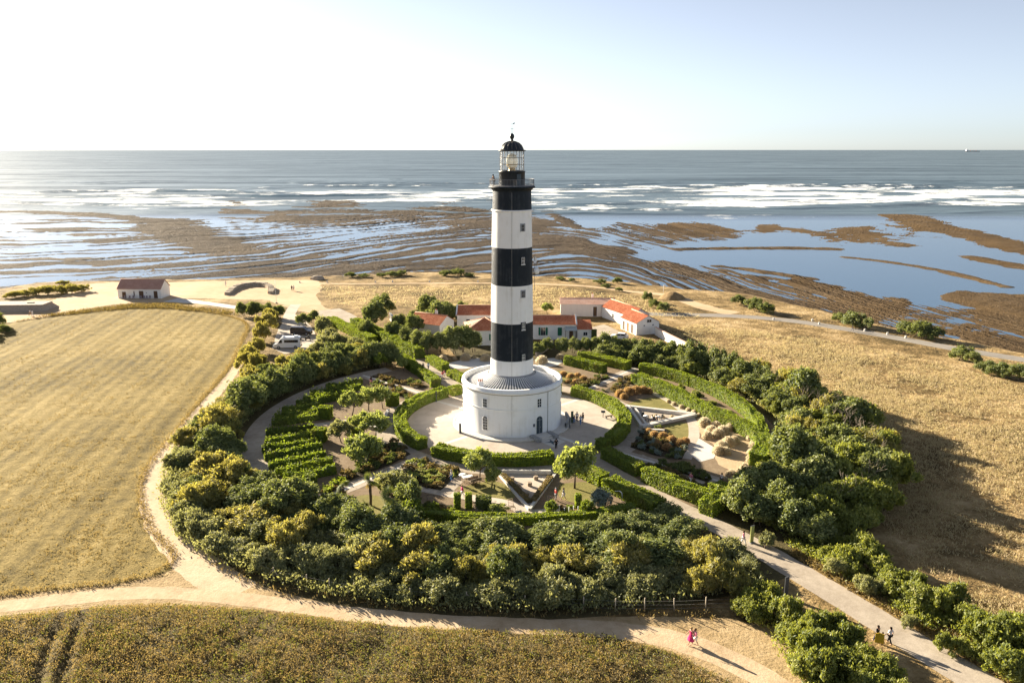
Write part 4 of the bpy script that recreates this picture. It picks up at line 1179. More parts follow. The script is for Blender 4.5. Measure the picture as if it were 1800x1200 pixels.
def hedge(label, line, w, h, group=None, mat='hedge', leaf=.17, dens=58, name='hedge', cat='hedge', wob=.18, top_wob=.16, z0=0.0, taper=0.0, sprig=0.0, step=.5, it=1):
    """clipped hedge along a line: twiggy core and a skin of small leaves"""
    ln = smooth_line([tuple(p)[:2] for p in line], step, it)
    n = len(ln)
    t = np.gradient(ln, axis=0); t /= np.linalg.norm(t, axis=1)[:, None]
    nr = np.c_[-t[:, 1], t[:, 0]]
    L = np.r_[0, np.cumsum(np.hypot(*np.diff(ln, axis=0).T))][-1]
    sd = rng.rand() * 100
    def at(u, s, z):
        """u along 0..1, s across -1..1, z 0..1 of height"""
        i_ = u * (n - 1)
        c = np.c_[np.interp(i_, np.arange(n), ln[:, 0]), np.interp(i_, np.arange(n), ln[:, 1])]
        q_ = np.c_[np.interp(i_, np.arange(n), nr[:, 0]), np.interp(i_, np.arange(n), nr[:, 1])]
        ww = w * (1 + wob * 2.4 * (fbm(u * L * .55 + sd, z * h * .9 + s * 3 + 5, 3) - .5)) * (1 - taper * z)
        hh_ = h * (1 + top_wob * 2.4 * (fbm(u * L * .5 + sd + 9, s * 1.7 + 3, 3) - .5))
        xy = c + q_ * (s * ww / 2)[:, None]
        return np.c_[xy, z0 + z * hh_], q_, np.c_[np.interp(i_, np.arange(n), t[:, 0]), np.interp(i_, np.arange(n), t[:, 1])]
    P_, N_ = [], []
    ka = int(L * h * dens)
    for s in (-1, 1):
        u = rng.rand(ka); z = rng.rand(ka)
        p_, q_, t_ = at(u, np.full(ka, s) * (1 - .10 * rng.rand(ka)), z)
        P_.append(p_); N_.append(np.c_[q_ * s, np.full(ka, .35)])
    kt = int(L * w * dens * 1.25)
    u = rng.rand(kt); s = rng.uniform(-1, 1, kt)
    p_, q_, t_ = at(u, s, 1 - .05 * rng.rand(kt) + (sprig * rng.rand(kt) ** 3))
    P_.append(p_); N_.append(np.c_[q_ * .3 * s[:, None], np.full(kt, 1.0)])
    ke = int(w * h * dens)
    for uu, sg in ((0, -1), (1, 1)):
        u = np.full(ke, uu) + 0.0; s = rng.uniform(-1, 1, ke); z = rng.rand(ke)
        p_, q_, t_ = at(u, s, z)
        p_[:, :2] += t_ * sg * (.06 * rng.rand(ke))[:, None]
        P_.append(p_); N_.append(np.c_[t_ * sg, np.full(ke, .3)])
    P_ = np.concatenate(P_); N_ = np.concatenate(N_) + rng.normal(size=(len(P_), 3)) * .5
    v, f = leaf_quads(P_, N_, leaf * (.7 + .6 * rng.rand(len(P_))), 1.5, .3)
    # core
    us = np.linspace(0, 1, max(2, int(L / .7)))
    m_ = len(us)
    cs = []
    for s_, z_ in ((-.86, 0.0), (-.86, .93), (.86, .93), (.86, 0.0)):
        cs.append(at(us, np.full(m_, s_), np.full(m_, z_))[0])
    core = np.concatenate(cs); b_ = len(v)
    i_ = np.arange(m_ - 1); cf = []
    for k in range(3):
        cf.append(np.c_[k * m_ + i_, k * m_ + i_ + 1, (k + 1) * m_ + i_ + 1, (k + 1) * m_ + i_] + b_)
    for e_ in (0, m_ - 1):
        cf.append(np.array([[e_, m_ + e_, 2 * m_ + e_, 3 * m_ + e_]]) + b_)
    v = np.r_[v, core]; f = np.r_[f, np.concatenate(cf)]
    o = link(name, np_mesh(name, v, f), M[mat])
    return tag(o, label, cat, group)
# ------------------------------------------------------------------ hedges
def gp(*pts):
    return [P2(*p) for p in pts]
hedge('clipped hedge curving round the west side of the plaza', arc(18.4, 131, 223), 2.0, 1.7)
hedge('clipped hedge curving round the near side of the plaza', arc(18.6, 233, 288), 2.0, 1.6)
hedge('clipped hedge curving round the east side of the plaza', arc(18.4, -36, 52), 2.0, 1.7)
hedge('short clipped hedge block at the north-west gap of the plaza', arc(18.3, 121, 128), 1.7, 1.5)
hedge('short clipped hedge right behind the lighthouse base', arc(18.2, 61, 73), 1.8, 1.6)
hedge('rounded hedge end at the near gap of the plaza', arc(18.6, -45, -41), 2.0, 1.7)
hedge('hedge on the left of the entrance path near the plaza', [pol(21, -49.5), pol(28.6, -52)], 1.7, 1.7)
hedge('long hedge between the entrance path and the dry garden', [pol(30.2, -52.6), pol(36, -53), pol(41, -52)], 2.2, 1.9)
hedge('hedge on the near side of the entrance path by the plaza', [pol(21.5, -68), pol(25, -66), pol(28.5, -64.5)], 2.0, 1.6)
hedge('hedge on the near side of the entrance path by the shrub belt', [pol(29.4, -64), pol(34, -62.7), pol(38.5, -61.8)], 2.6, 1.5)
hedge('low hedge along the southern rim of the garden', arc(37.0, -112, -66), 1.3, 1.1, leaf=.16)
hedge('tall hedge along the inner side of the east garden', gp((1118, 672), (1150, 684), (1185, 700), (1235, 728), (1290, 752), (1328, 772), (1345, 795), (1330, 820)), 2.4, 1.9)
hedge('tall hedge along the outer rim of the east garden', arc(39.7, 49, -14), 1.6, 2.0)
hedge('short hedge crossing the outer rim of the dry garden', gp((1255, 868), (1275, 878), (1262, 893), (1240, 905)), 2.0, 1.8)
hedge('hedge beside the north path next to the lawn', gp((755, 636), (783, 652)), 1.9, 1.5)
hedge('low hedge nearest the lighthouse beside the north path', gp((792, 660), (815, 672)), 1.8, 1.3)
hedge('long tall hedge on the right of the north path', gp((624, 574), (680, 601), (738, 630)), 2.6, 2.3)
hedge('long hedge on the left of the north path', gp((582, 568), (620, 588), (655, 605)), 2.4, 1.8)
hedge('hedge left of the north path near the garden', gp((688, 625), (715, 640), (738, 658)), 2.2, 1.4)
hedge('hedge block on the left of the north path by the plaza', gp((742, 660), (760, 672), (766, 680)), 2.0, 1.5)
hedge('front clipped hedge behind the lighthouse on the right', gp((996, 640), (1030, 648), (1062, 656)), 1.8, 1.9)
hedge('rear clipped hedge behind the lighthouse on the right', gp((1020, 632), (1070, 642), (1104, 650)), 2.2, 1.8)
hedge('hedge at the outer end of the north-east walk', gp((1136, 654), (1180, 664), (1215, 678)), 2.0, 1.8)
for lab, p, s in (('clipped box cube at the end of the upper vine rows', (572, 735), 2.0), ('clipped box cube at the end of the lit vine rows', (562, 775), 1.9), ('small clipped block beside the pale round trees', (690, 712), 1.9)):
    c = G(*p)
    hedge(lab, [(c.x - s / 2, c.y + .15), (c.x + s / 2, c.y - .15)], s * .85, 2.1, name='box_topiary', cat='topiary', wob=.05, top_wob=.05, dens=70)
for lab, p in (('left leafy green pillar beside the sandy path', (804, 893)), ('right leafy green pillar beside the sandy path', (824, 893)), ('slim green pillar in the kitchen garden', (1016, 895))):
    c = G(*p)
    hedge(lab, [(c.x - .35, c.y), (c.x + .35, c.y)], .7, 2.0, name='leafy_pillar', cat='topiary', wob=.3, dens=110, leaf=.15, step=.2)
c = G(850, 895)
hedge('dark square clipped shrub beside the sandy path', [(c.x - .9, c.y), (c.x + .9, c.y)], 1.3, 1.7, name='clipped_shrub', cat='topiary', mat='bedgreen', wob=.12)
c = G(1041, 596)
hedge('dark rounded clipped bush in the courtyard', [(c.x - .9, c.y), (c.x + .9, c.y)], 1.6, 2.3, name='clipped_shrub', cat='topiary', mat='bedgreen', wob=.2)

# vine rows
rows_px = [((500, 848), (590, 832)), ((484, 838), (584, 816)), ((474, 826), (572, 805)), ((466, 810), (566, 792)), ((462, 797), (558, 781)), ((467, 783), (552, 771)), ((469, 765), (552, 757)),
           ((479, 749), (562, 737)), ((484, 738), (558, 729)), ((497, 727), (560, 717)), ((522, 716), (594, 703)), ((534, 707), (620, 695)), ((546, 697), (634, 685)), ((574, 686), (636, 675))]
ords = ['nearest', 'second', 'third', 'fourth', 'fifth', 'sixth', 'seventh', 'eighth', 'ninth', 'tenth', 'eleventh', 'twelfth', 'thirteenth', 'farthest']
for k, (a, b_) in enumerate(rows_px):
    hedge('%s vine row of the vineyard plot, counted from the shrub belt' % ords[k] if k not in (0, 13) else '%s vine row of the vineyard plot' % ords[k], gp(a, ((a[0] + b_[0]) / 2, (a[1] + b_[1]) / 2 + 1), b_),  .62, 1.05, 'vine rows', mat='vine', leaf=.22, dens=46, name='vine_row', cat='vine row', wob=.45, top_wob=.5, sprig=.5)
c_ = [G(500, 855), G(520, 862)]
for k, p in enumerate(((508, 858), (528, 856), (545, 850))):
    c = G(*p); hedge(['left', 'middle', 'right'][k] + ' loose vine bush at the near end of the vineyard', [(c.x - .8, c.y), (c.x + .8, c.y)], 1.1, 1.2, 'loose vines', mat='vine', name='vine_bush', cat='vine', wob=.5, top_wob=.5, sprig=.3)

# ------------------------------------------------------------------ shrub belt round the garden
belt = []
def sector(a):
    a = a % 360
    for lo, hi, nm in ((128, 165, 'north-west'), (165, 200, 'west'), (200, 235, 'south-west'), (235, 262, 'south, left half'), (262, 298, 'south, right half'), (308.5, 330, 'south-east'), (330, 360, 'east'), (0, 30, 'east'), (30, 66, 'north-east')):
        if lo <= a < hi:
            return nm
    return None
def belt_kind(a, r):
    """what grows where in the belt"""
    u = rng.rand(); nm = sector(a)
    if nm in ('north-west', 'west'):
        if r < 46.5: return 'evergreen' if u < .75 else 'tamarisk'
        return 'tamarisk' if u < .5 else ('scrub' if u < .8 else 'evergreen')
    if nm == 'south-west':
        if r < 46: return 'evergreen' if u < .7 else 'tamarisk'
        if r > 52: return 'scrub'
        return 'tamarisk' if u < .55 else ('scrub' if u < .85 else 'evergreen')
    if nm.startswith('south,'):
        if r < 46.5: return 'evergreen'
        if r > 51.5: return 'scrub'
        return 'scrub' if u < .55 else ('tamarisk' if u < .75 else 'evergreen')
    if nm == 'south-east':
        return 'evergreen' if r < 49 and u < .6 else 'bright'
    if nm == 'east':
        return 'evergreen' if u < .3 else ('bright' if u < .75 else 'tamarisk')
    return 'evergreen' if u < .75 else 'bright'
def inner_r(a):
    a = a % 360
    return np.interp(a, [0, 40, 66, 128, 160, 200, 218, 232, 240, 300, 304, 325, 360], [44.2, 43.8, 43.5, 44, 44.3, 44.3, 44.0, 42.6, 41.2, 40.4, 41.0, 43.0, 44.2])
def outer_r(a):
    a = a % 360
    return np.interp(a, [0, 40, 66, 128, 150, 165, 180, 200, 215, 230, 250, 270, 290, 303, 320, 340, 360], [56, 51, 49, 57, 56, 51.5, 50.2, 50.8, 53.0, 54.8, 54.9, 54.8, 55.4, 57, 58, 58, 56])
KSZ = {'evergreen': 1.4, 'tamarisk': 1.4, 'scrub': 1.25, 'bright': 1.45}
tries = 0
while tries < 26000 and len(belt) < 640:
    tries += 1
    a = rng.rand() * 360
    if sector(a) is None:
        continue
    r_ = math.sqrt(rng.uniform(40 ** 2, 57 ** 2))
    if r_ < inner_r(a) or r_ > outer_r(a):
        continue
    p = pol(r_, a)
    if 130 < a < 142 and p.y > 36 and p.x > -58 and p.x < -44:      # car park
        continue
    k = belt_kind(a, r_)
    if any((p - q_[0]).length < (KSZ[k] + KSZ[q_[1]]) * .5 * (1.02 if tries < 12000 else .80) for q_ in belt):
        continue
    belt.append((p, k, a, r_))
BL = {'evergreen': ('evergreen_shrub', 'dark evergreen shrub'), 'tamarisk': ('tamarisk_shrub', 'feathery tamarisk'), 'scrub': ('scrub_bush', 'grey scrub bush'), 'bright': ('leafy_shrub', 'bright leafy shrub')}
belt_items = []
def near_to(a):
    a = a % 360
    for hi, nm in ((12, 'east of dry garden'), (30, 'by the bare trees'), (48, 'by the outer east hedge'), (66, 'by the north-east walk'), (140, 'by the car park'), (153, 'by the upper vine rows'), (165, 'by the middle vine rows'), (180, 'left of ring path'), (192, 'by the field track bend'), (205, 'left of lowest vine rows'), (218, 'below the vineyard'), (228, 'below the south-west walk'), (238, 'left of the palms'), (246, 'below the palms'), (254, 'below the herb bed'), (262, 'below the leafy pillars'), (270, 'below the pointed terrace'), (278, 'below the large pale tree'), (288, 'below the barrel arch'), (300, 'beside the entrance path'), (318, 'across the entrance path'), (330, 'below the dry garden'), (345, 'right of dry garden'), (361, 'east of grass mounds')):
        if a < hi: return nm
for p, k, a, r_ in belt:
    nm, lb = BL[k]; se = sector(a)
    half = 'inner' if r_ < 48.5 else 'outer'
    s = rng.choice([.5, .62, .72, .8, .9, 1.0, 1.15], p=[.14, .16, .2, .2, .16, .1, .04]) * rng.uniform(.93, 1.07)
    sq = rng.uniform(.55, .92)
    if se.startswith('south,'): sq *= .78 if r_ < 47 else 1.02
    if se in ('west', 'south-west'): sq *= .88
    if se in ('south-east', 'east'): s *= 1.12; sq *= 1.18
    if se in ('north-west', 'west') and r_ < 47.5 and k == 'evergreen': s *= 1.12; sq *= 1.35
    if 288 < a < 298: sq *= .8
    if (a > 308 and a < 316): s *= .8
    row = 'garden side' if r_ < 46.5 else ('middle row' if r_ < 51 else 'outer side')
    lb2 = '%s, %s of belt %s' % (lb, row, near_to(a))
    belt_items.append((plant(k, (p.x, p.y, 0.0), lb2, '%s %s' % (k, se), nm, 'shrub', s, sq=sq), lb2))
order_labels(belt_items)

# ------------------------------------------------------------------ other bushes and trees, one by one
def many(kind, spots, label, group, name, cat='shrub', mat=None):
    its = []
    for k, sp in enumerate(spots):
        px, py, s = sp[:3]
        g = G(px, py)
        its.append((plant(kind, g, label, group, name, cat, s, mat=mat, sq=sp[3] if len(sp) > 3 else 1.0), label))
    order_labels(its)
# beside the entrance path
many('bright', [(1455, 985, .45), (1478, 1000, .65), (1500, 1015, .5), (1510, 985, .8), (1495, 975, .6)], 'leafy shrub on the field side of the entrance path, upper group', 'upper path shrubs', 'leafy_shrub')
many('bright', [(1568, 1050, .62), (1595, 1062, .6), (1622, 1075, .75), (1650, 1085, .7), (1560, 1035, .55), (1678, 1070, .6), (1610, 1050, .6), (1540, 1015, .6), (1530, 1000, .7), (1585, 1040, .65)], 'leafy shrub on the field side of the entrance path, middle group', 'middle path shrubs', 'leafy_shrub')
many('bright', [(1655, 1145, .4), (1680, 1150, .38), (1745, 1140, .75), (1785, 1130, .85), (1770, 1190, .7), (1830, 1160, .9), (1765, 1120, .6), (1695, 1105, .6), (1715, 1115, .65), (1728, 1135, .5)], 'leafy shrub on the field side of the entrance path, lowest group', 'lower path shrubs', 'leafy_shrub')
many('bright', [(1405, 1118, .5), (1430, 1150, .55), (1475, 1145, .5), (1500, 1195, .6), (1525, 1208, .55), (1560, 1218, .6), (1580, 1238, .6), (1380, 1130, .5), (1410, 1185, .6), (1312, 1072, .55), (1326, 1056, .5), (1298, 1082, .45), (1322, 1092, .5), (1340, 1082, .62), (1362, 1096, .6), (1385, 1104, .66), (1348, 1062, .6), (1375, 1080, .5), (1415, 1135, .68), (1440, 1128, .66), (1462, 1122, .6), (1395, 1150, .62), (1425, 1168, .7), (1455, 1160, .66), (1490, 1150, .6), (1470, 1190, .7), (1510, 1180, .6), (1440, 1205, .75), (1500, 1215, .7), (1545, 1200, .6), (1530, 1230, .7)], 'leafy shrub in the thicket between two paths', 'thicket shrubs', 'leafy_shrub')
many('tamarisk', [(1240, 1012, .85), (1262, 1040, .8), (1285, 1035, .7), (1232, 1048, .7), (1300, 1055, .55)], 'olive tamarisk beside the entrance path at the end of the southern belt', 'entrance tamarisks', 'tamarisk_shrub')
many('evergreen', [(1302, 908, .85), (1330, 925, .85), (1365, 915, 1.0), (1400, 940, .9), (1430, 960, .75)], 'large round evergreen shrub right of the path entrance', 'entrance evergreens', 'evergreen_shrub')
many('scrub', [(1345, 962, .55), (1470, 1012, .5), (1520, 1040, .6), (1545, 1042, .5), (1600, 1105, .4)], 'small bush at the right edge of the entrance path', 'path edge bushes', 'scrub_bush')
# round the car park and the field corner
many('tamarisk', [(440, 640, .9), (452, 622, .9), (462, 600, .95), (470, 582, .95), (478, 568, .9), (430, 655, .75), (446, 660, .8), (436, 672, .8), (462, 650, .6)], 'olive bush between the mown field and the car park', 'car park bushes west', 'tamarisk_shrub')
many('evergreen', [(428, 556, .8), (448, 558, .85), (470, 556, .75), (492, 560, .7), (535, 572, .7), (550, 568, .75)], 'dark bush at the seaward end of the car park', 'car park bushes north', 'evergreen_shrub')
many('scrub', [(566, 590, 1.2), (580, 600, 1.2), (590, 612, 1.2), (572, 612, 1.0), (610, 612, 1.1), (628, 622, 1.1), (560, 625, .9), (545, 632, .8)], 'grey green bush right of the car park', 'car park bushes east', 'scrub_bush')
many('evergreen', [(600, 640, .9), (620, 640, .9), (640, 645, .95), (660, 642, .95), (680, 640, .9), (695, 645, .7), (585, 650, .9), (560, 655, .9)], 'dark evergreen behind the north-west ring path', 'north-west evergreens', 'evergreen_shrub')
# behind the lighthouse
many('evergreen', [(660, 575, 1.15), (672, 560, 1.1), (645, 590, .8), (690, 600, .8)], 'dark tree behind the long north hedge', 'trees behind north hedge', 'evergreen_tree', 'tree')
many('evergreen', [(730, 590, 1.0), (712, 600, .9), (740, 575, 1.0), (700, 585, .9), (768, 575, 1.25), (750, 560, 1.15), (790, 570, 1.2), (812, 562, .9), (715, 612, .8)], 'dark evergreen tree left of the red roofed houses', 'trees by the houses', 'evergreen_tree', 'tree')
many('evergreen', [(738, 618, .85), (755, 622, .9), (775, 622, 1.05), (795, 622, 1.1), (815, 620, 1.1), (832, 618, .95)], 'dark evergreen in the row before the red roofed houses', 'row before houses', 'evergreen_tree', 'tree')
many('evergreen', [(945, 625, .55), (962, 622, .6), (985, 622, .85), (1008, 620, .65), (1030, 622, .7), (1050, 622, .75), (1072, 626, .75), (1092, 626, .8), (1115, 630, .8), (1135, 634, .85), (1155, 636, .9), (1175, 640, .9), (1195, 644, .95), (1218, 650, 1.0), (1240, 655, 1.0), (1260, 662, 1.0), (1285, 668, .95), (1300, 675, .9)], 'dark evergreen in the row between the houses and the garden', 'row behind garden', 'evergreen_shrub')
many('garden_tree', [(962, 552, .8)], 'pale feathery tree behind the long red roof', None, 'pale_tree', 'tree')
# coast bushes
cr_items = []
for k, (px, py, s) in enumerate([(1325, 545, 1.0), (1300, 535, .7), (1345, 550, 1.0), (1500, 572, 1.15), (1475, 565, .8), (1525, 578, .7), (1590, 588, .85), (1622, 595, 1.1), (1640, 597, .8)]):
    lab = ['left clump', 'middle clump', 'right clump'][0 if k < 3 else (1 if k < 6 else 2)]
    cr_items.append((plant('coast', G(px, py), lab, 'coast road ' + lab, 'coast_bush', 'bush', s, sq=.9), 'dark round bush in the %s beyond the coast road' % lab))
order_labels(cr_items)
many('coast', [(1690, 632, .85), (1712, 640, .6)], 'dark bush where the coast road leaves the view', 'road end bushes', 'coast_bush', 'bush')
many('coast', [(1735, 656, .7), (1760, 662, .75), (1790, 668, .8), (1820, 674, .9)], 'bush in the row on the right edge of the meadow', 'meadow edge bushes', 'coast_bush', 'bush')
many('coast', [(1138, 530, .75), (1150, 540, .7), (1165, 548, .65)], 'bush in the meadow beyond the houses', 'meadow bushes', 'coast_bush', 'bush')
many('coast', [(618, 487, .75, .5), (640, 487, .7, .5), (690, 486, .9, .6), (670, 487, .7, .5), (705, 484, .8, .6), (785, 485, .9, .6), (805, 484, 1.0, .7), (825, 486, .7, .5)], 'low dark bush on the shore edge left of the tower', 'shore bushes left of tower', 'coast_bush', 'bush')
many('coast', [(985, 492, .6, .5), (1005, 494, .5, .5), (1055, 498, .7, .6), (1085, 498, .8, .6), (1065, 505, .5, .7), (1088, 512, .45, .7)], 'low dark bush on the shore edge right of the tower', 'shore bushes right of tower', 'coast_bush', 'bush')
many('coast', [(25, 523, .9, .6), (45, 520, .9, .6), (65, 518, 1.0, .65), (85, 517, 1.0, .7), (105, 516, 1.0, .75), (128, 515, 1.0, .75), (145, 512, .8, .7), (110, 500, .7, .6)], 'olive bush in the long clump on the far left shore', 'far left shore bushes', 'coast_bush', 'bush', 'tamarisk')
many('coast', [(-5, 575, .9), (-30, 590, 1.1), (10, 585, .7, .7)], 'dark bush at the left edge of the field', 'field corner bushes', 'coast_bush', 'bush')
# garden trees and bushes
gt = [(619, 730, .95, 'left of the three pale round trees in a row'), (648, 722, .95, 'middle of the three pale round trees in a row'), (673, 718, .9, 'right of the three pale round trees in a row'), (637, 764, .82, 'pale round tree left of its twin above the big bush'), (661, 770, .82, 'pale round tree right of its twin above the big bush'), (843, 843, .95, 'small pale tree left of the pointed terrace'), (1010, 858, 1.25, 'large pale tree right of the pointed terrace')]
for k, (px, py, s, lab) in enumerate(gt):
    plant('garden_tree', G(px, py), lab, None, 'garden_tree', 'tree', s, k=k)
plant('garden_tree', G(600, 778), 'loose pale grey shrub tree below the vineyard cubes', None, 'garden_tree', 'tree', .85, mat='scrub')
plant('bright', G(638, 818), 'big broad green bush in the west garden', None, 'broad_bush', 'bush', 1.45, mat='tree_light', sq=.75)
plant('evergreen', G(625, 772), 'bright green low bush between the pale trees', None, 'low_bush', 'bush', .6, mat='hedge', sq=.7)
plant('scrub', G(692, 870), 'grey dry bush behind the palms', None, 'dry_bush', 'bush', 1.0, sq=1.1)
plant('bright', G(672, 866), 'bright green bush left of the grey dry bush', None, 'green_bush', 'bush', .6, mat='hedge')
plant('evergreen', G(722, 898), 'dark bush right of the tallest palm', None, 'dark_bush', 'bush', .75)
plant('bright', G(726, 916), 'bright green conifer-like bush by the southern hedge', None, 'green_bush', 'bush', .8, mat='hedge', sq=.9)
plant('bright', G(760, 900), 'low green bush left of the leafy pillars', None, 'green_bush', 'bush', .5, mat='hedge', sq=.6)
plant('evergreen', G(868, 850), 'small round bush beside the pointed terrace', None, 'round_bush', 'bush', .5, mat='tree_light', sq=.8)
plant('scrub', G(1055, 890), 'blue grey shrub in the kitchen garden', None, 'blue_shrub', 'bush', .72, mat='blue_shrub', sq=.8)
plant('evergreen', G(1030, 905), 'low green bush by the stakes', None, 'low_bush', 'bush', .4, mat='hedge')
plant('evergreen', G(970, 905), 'leafy green bush below the right chair', None, 'low_bush', 'bush', .4, mat='hedge')
plant('evergreen', G(875, 905), 'low green bush below the left chair', None, 'low_bush', 'bush', .45, mat='tree_light', sq=.7)
plant('garden_tree', G(668, 648), 'small green tree at the north-west end of the ring path', None, 'garden_tree', 'tree', .7, mat='hedge')
plant('garden_tree', G(710, 652), 'small tree beside the hedge left of the north path', None, 'garden_tree', 'tree', .6)
many('bright', [(1195, 690, .55, .7), (1225, 702, .55, .7), (1250, 718, .55, .7), (1170, 682, .5, .7), (1215, 715, .4, .7), (1280, 735, .5, .7)], 'leafy shrub between the two hedges of the east garden', 'east garden shrubs', 'leafy_shrub')

# straw coloured grass mounds
def mound_mesh(name, W, H, nl, seed, leaf=.07):
    r = np.random.RandomState(seed)
    a = r.rand(nl) * 6.283; t = r.rand(nl) ** .6
    el = np.arccos(1 - r.rand(nl) * .95)
    d = np.c_[np.sin(el) * np.cos(a), np.sin(el) * np.sin(a), np.cos(el)]
    c = d * np.array([W / 2, W / 2, H]) * (.55 + .45 * t)[:, None]
    c[:, 2] += .05
    v, f = leaf_quads(c, d[:, [1, 0, 2]] * np.array([1, -1, .2]) + r.normal(size=(nl, 3)) * .5, leaf * (.7 + .6 * r.rand(nl)), 6.5, .1, d + np.array([0, 0, .5]), r)
    return np_mesh(name, v, f)
mound_items = []
mounds = [mound_mesh('grass_mound', 2.0, 1.25, 1500, k) for k in range(3)]
def mound(px, py, s, label, mat='plume', group=None, sq=1.0, sx=1.0):
    g = G(px, py)
    o = link('grass_mound', mounds[rng.randint(3)], M[mat], None, g, rng.rand() * 6.28, (s * sx, s, s * sq))
    mound_items.append((o, label))
    return tag(o, label, 'ornamental grass', group)
for px, py, s, lab in [(818, 633, 1.15, 'straw coloured grass ball left of the tower, nearer the hedge'), (853, 634, 1.1, 'straw coloured grass ball touching the tower on the left'), (952, 638, 1.25, 'large straw coloured grass ball right of the tower'), (984, 631, .9, 'small straw coloured grass ball by the clipped hedge'), (833, 630, .5, 'small grey grass tuft between two straw balls'), (799, 632, .45, 'small brown grass tuft in the white gravel'), (779, 634, 1.0, 'grey grass clump behind the path hedge')]:
    mound(px, py, s, lab)
for px, py, s in [(1238, 748, 1.15), (1250, 762, 1.1), (1262, 768, 1.15), (1243, 770, .9), (1270, 762, 1.1), (1285, 755, .95), (1258, 752, .9), (1268, 790, 1.15), (1280, 782, 1.1), (1262, 797, 1.0), (1290, 778, .9), (1275, 798, .9)]:
    mound(px, py, s * .95, 'big straw coloured grass clump in the middle of the dry garden', group='dry garden clumps')
for k, t in enumerate(np.linspace(0, 1, 17)):
    ln = smooth_line(gp((1275, 745), (1305, 755), (1325, 775), (1325, 800), (1310, 822)), 1, 1)
    p = ln[int(t * (len(ln) - 1))]
    o = link('grass_mound', mounds[k % 3], M['plume'], None, (p[0] + rng.uniform(-.4, .4), p[1] + rng.uniform(-.4, .4), 0), rng.rand() * 6, rng.uniform(.55, .8))
    tag(o, 'straw grass tuft along the outer hedge of the dry garden', 'ornamental grass', 'dry garden rim tufts'); mound_items.append((o, o['label']))
for px, py, s in [(1185, 712, .5), (1198, 717, .5), (1210, 722, .5), (1220, 727, .55), (1230, 731, .5), (1175, 707, .45)]:
    mound(px, py, s, 'pale grass tuft in the row beneath the inner east hedge', group='east hedge tufts')
for px, py, s in [(1285, 838, .8), (1300, 836, .8), (1275, 850, .7), (1290, 848, .7), (1310, 830, .7)]:
    mound(px, py, s, 'pale grass clump in the lower corner of the dry garden', group='dry garden lower clumps')
for px, py, s in [(1090, 696, 1.0), (1105, 693, 1.1), (1118, 691, 1.1), (1130, 690, 1.0), (1140, 691, .8), (1097, 700, .8)]:
    mound(px, py, s, 'rusty brown grass clump behind the east plaza hedge', 'rust', 'rusty clumps east')
for px, py, s in [(990, 660, .9), (1003, 664, .9), (1015, 662, .8), (1025, 668, .9), (1012, 672, .7), (998, 672, .6)]:
    mound(px, py, s, 'rusty brown grass clump behind the lighthouse base', 'rust', 'rusty clumps behind base', .8)
for px, py, s in [(1150, 768, .8), (1165, 772, .9), (1180, 778, .9), (1195, 782, .8), (1172, 790, .8), (1155, 782, .7), (1140, 762, .7), (1205, 778, .7)]:
    mound(px, py, s, 'brown grass clump in the bed below the triangular terrace', 'rust', 'bed clumps', 1.0)

order_labels(mound_items)
# planted beds
lowp = [crown_mesh('bed_plant', 1.3, .6, .0, 14, 420, .13, seed=300 + k, lumps=.3) for k in range(3)]
def bed(name, pts, label, n, mats, plab, s=(.65, 1.25), z=.026):
    poly = gp(*pts); n = int(n * .68)
    structure(sheet(name, poly, z, M['bed'], .1, n, .5, 0), label)
    pp = np.array(poly); lo, hi = pp.min(0), pp.max(0); got = []; t_ = 0
    while len(got) < n and t_ < n * 40:
        t_ += 1
        q_ = lo + rng.rand(2) * (hi - lo)
        if inside(pp, q_[0], q_[1]) and all(np.hypot(*(q_ - g_)) > .65 for g_ in got):
            got.append(q_)
    its = []
    for q_ in got:
        mt = mats[rng.randint(len(mats))]
        o = link('bed_plant', lowp[rng.randint(3)], M[mt], None, (q_[0], q_[1], z), rng.rand() * 6.28, rng.uniform(*s))
        tag(o, plab, 'plant', plab); its.append((o, plab))
    order_labels(its)
bed('herb_bed', [(690, 838), (735, 805), (800, 825), (806, 833), (775, 862), (705, 848)], 'dark herb bed right of the south-west walk', 75, ['bedgreen', 'heath', 'scrub', 'tree_light', 'heath'], 'low herb plant in the bed right of the south-west walk')
bed('heath_bed', [(660, 790), (690, 775), (722, 798), (690, 815), (660, 826), (640, 830)], 'dark heath bed left of the south-west walk', 48, ['heath', 'bedgreen'], 'brown heath plant in the bed beside the big broad bush')
bed('strip_bed', [(565, 868), (600, 838), (640, 818), (652, 826), (610, 848), (572, 872)], 'narrow bed along the vineyard side of the south-west walk', 26, ['heath', 'bedgreen', 'hedge'], 'small plant in the narrow bed below the vines')
bed('shade_bed', [(1108, 786), (1130, 755), (1165, 752), (1185, 775), (1210, 785), (1198, 808), (1150, 800)], 'shaded bed below the triangular terrace', 60, ['bedgreen', 'blue_shrub', 'heath'], 'dark plant in the shaded bed below the triangular terrace')
bed('border_bed', [(1150, 812), (1200, 815), (1250, 838), (1245, 848), (1200, 832), (1150, 818)], 'border along the south-east walk', 26, ['bedgreen'], 'dark plant in the border above the south-east walk')
bed('lower_border', [(1130, 812), (1160, 820), (1215, 845), (1250, 862), (1235, 866), (1185, 848), (1135, 825)], 'border below the south-east walk', 30, ['bedgreen', 'heath'], 'low plant in the border below the south-east walk')
bed('north_bed', [(655, 660), (740, 672), (752, 682), (725, 682), (650, 664)], 'bed above the north-west walk', 26, ['heath', 'bedgreen'], 'low plant in the bed above the north-west walk')
bed('north_lower_bed', [(655, 672), (690, 676), (735, 694), (722, 704), (700, 698), (660, 684)], 'bed below the north-west walk', 30, ['heath', 'bedgreen'], 'low plant in the bed below the north-west walk')
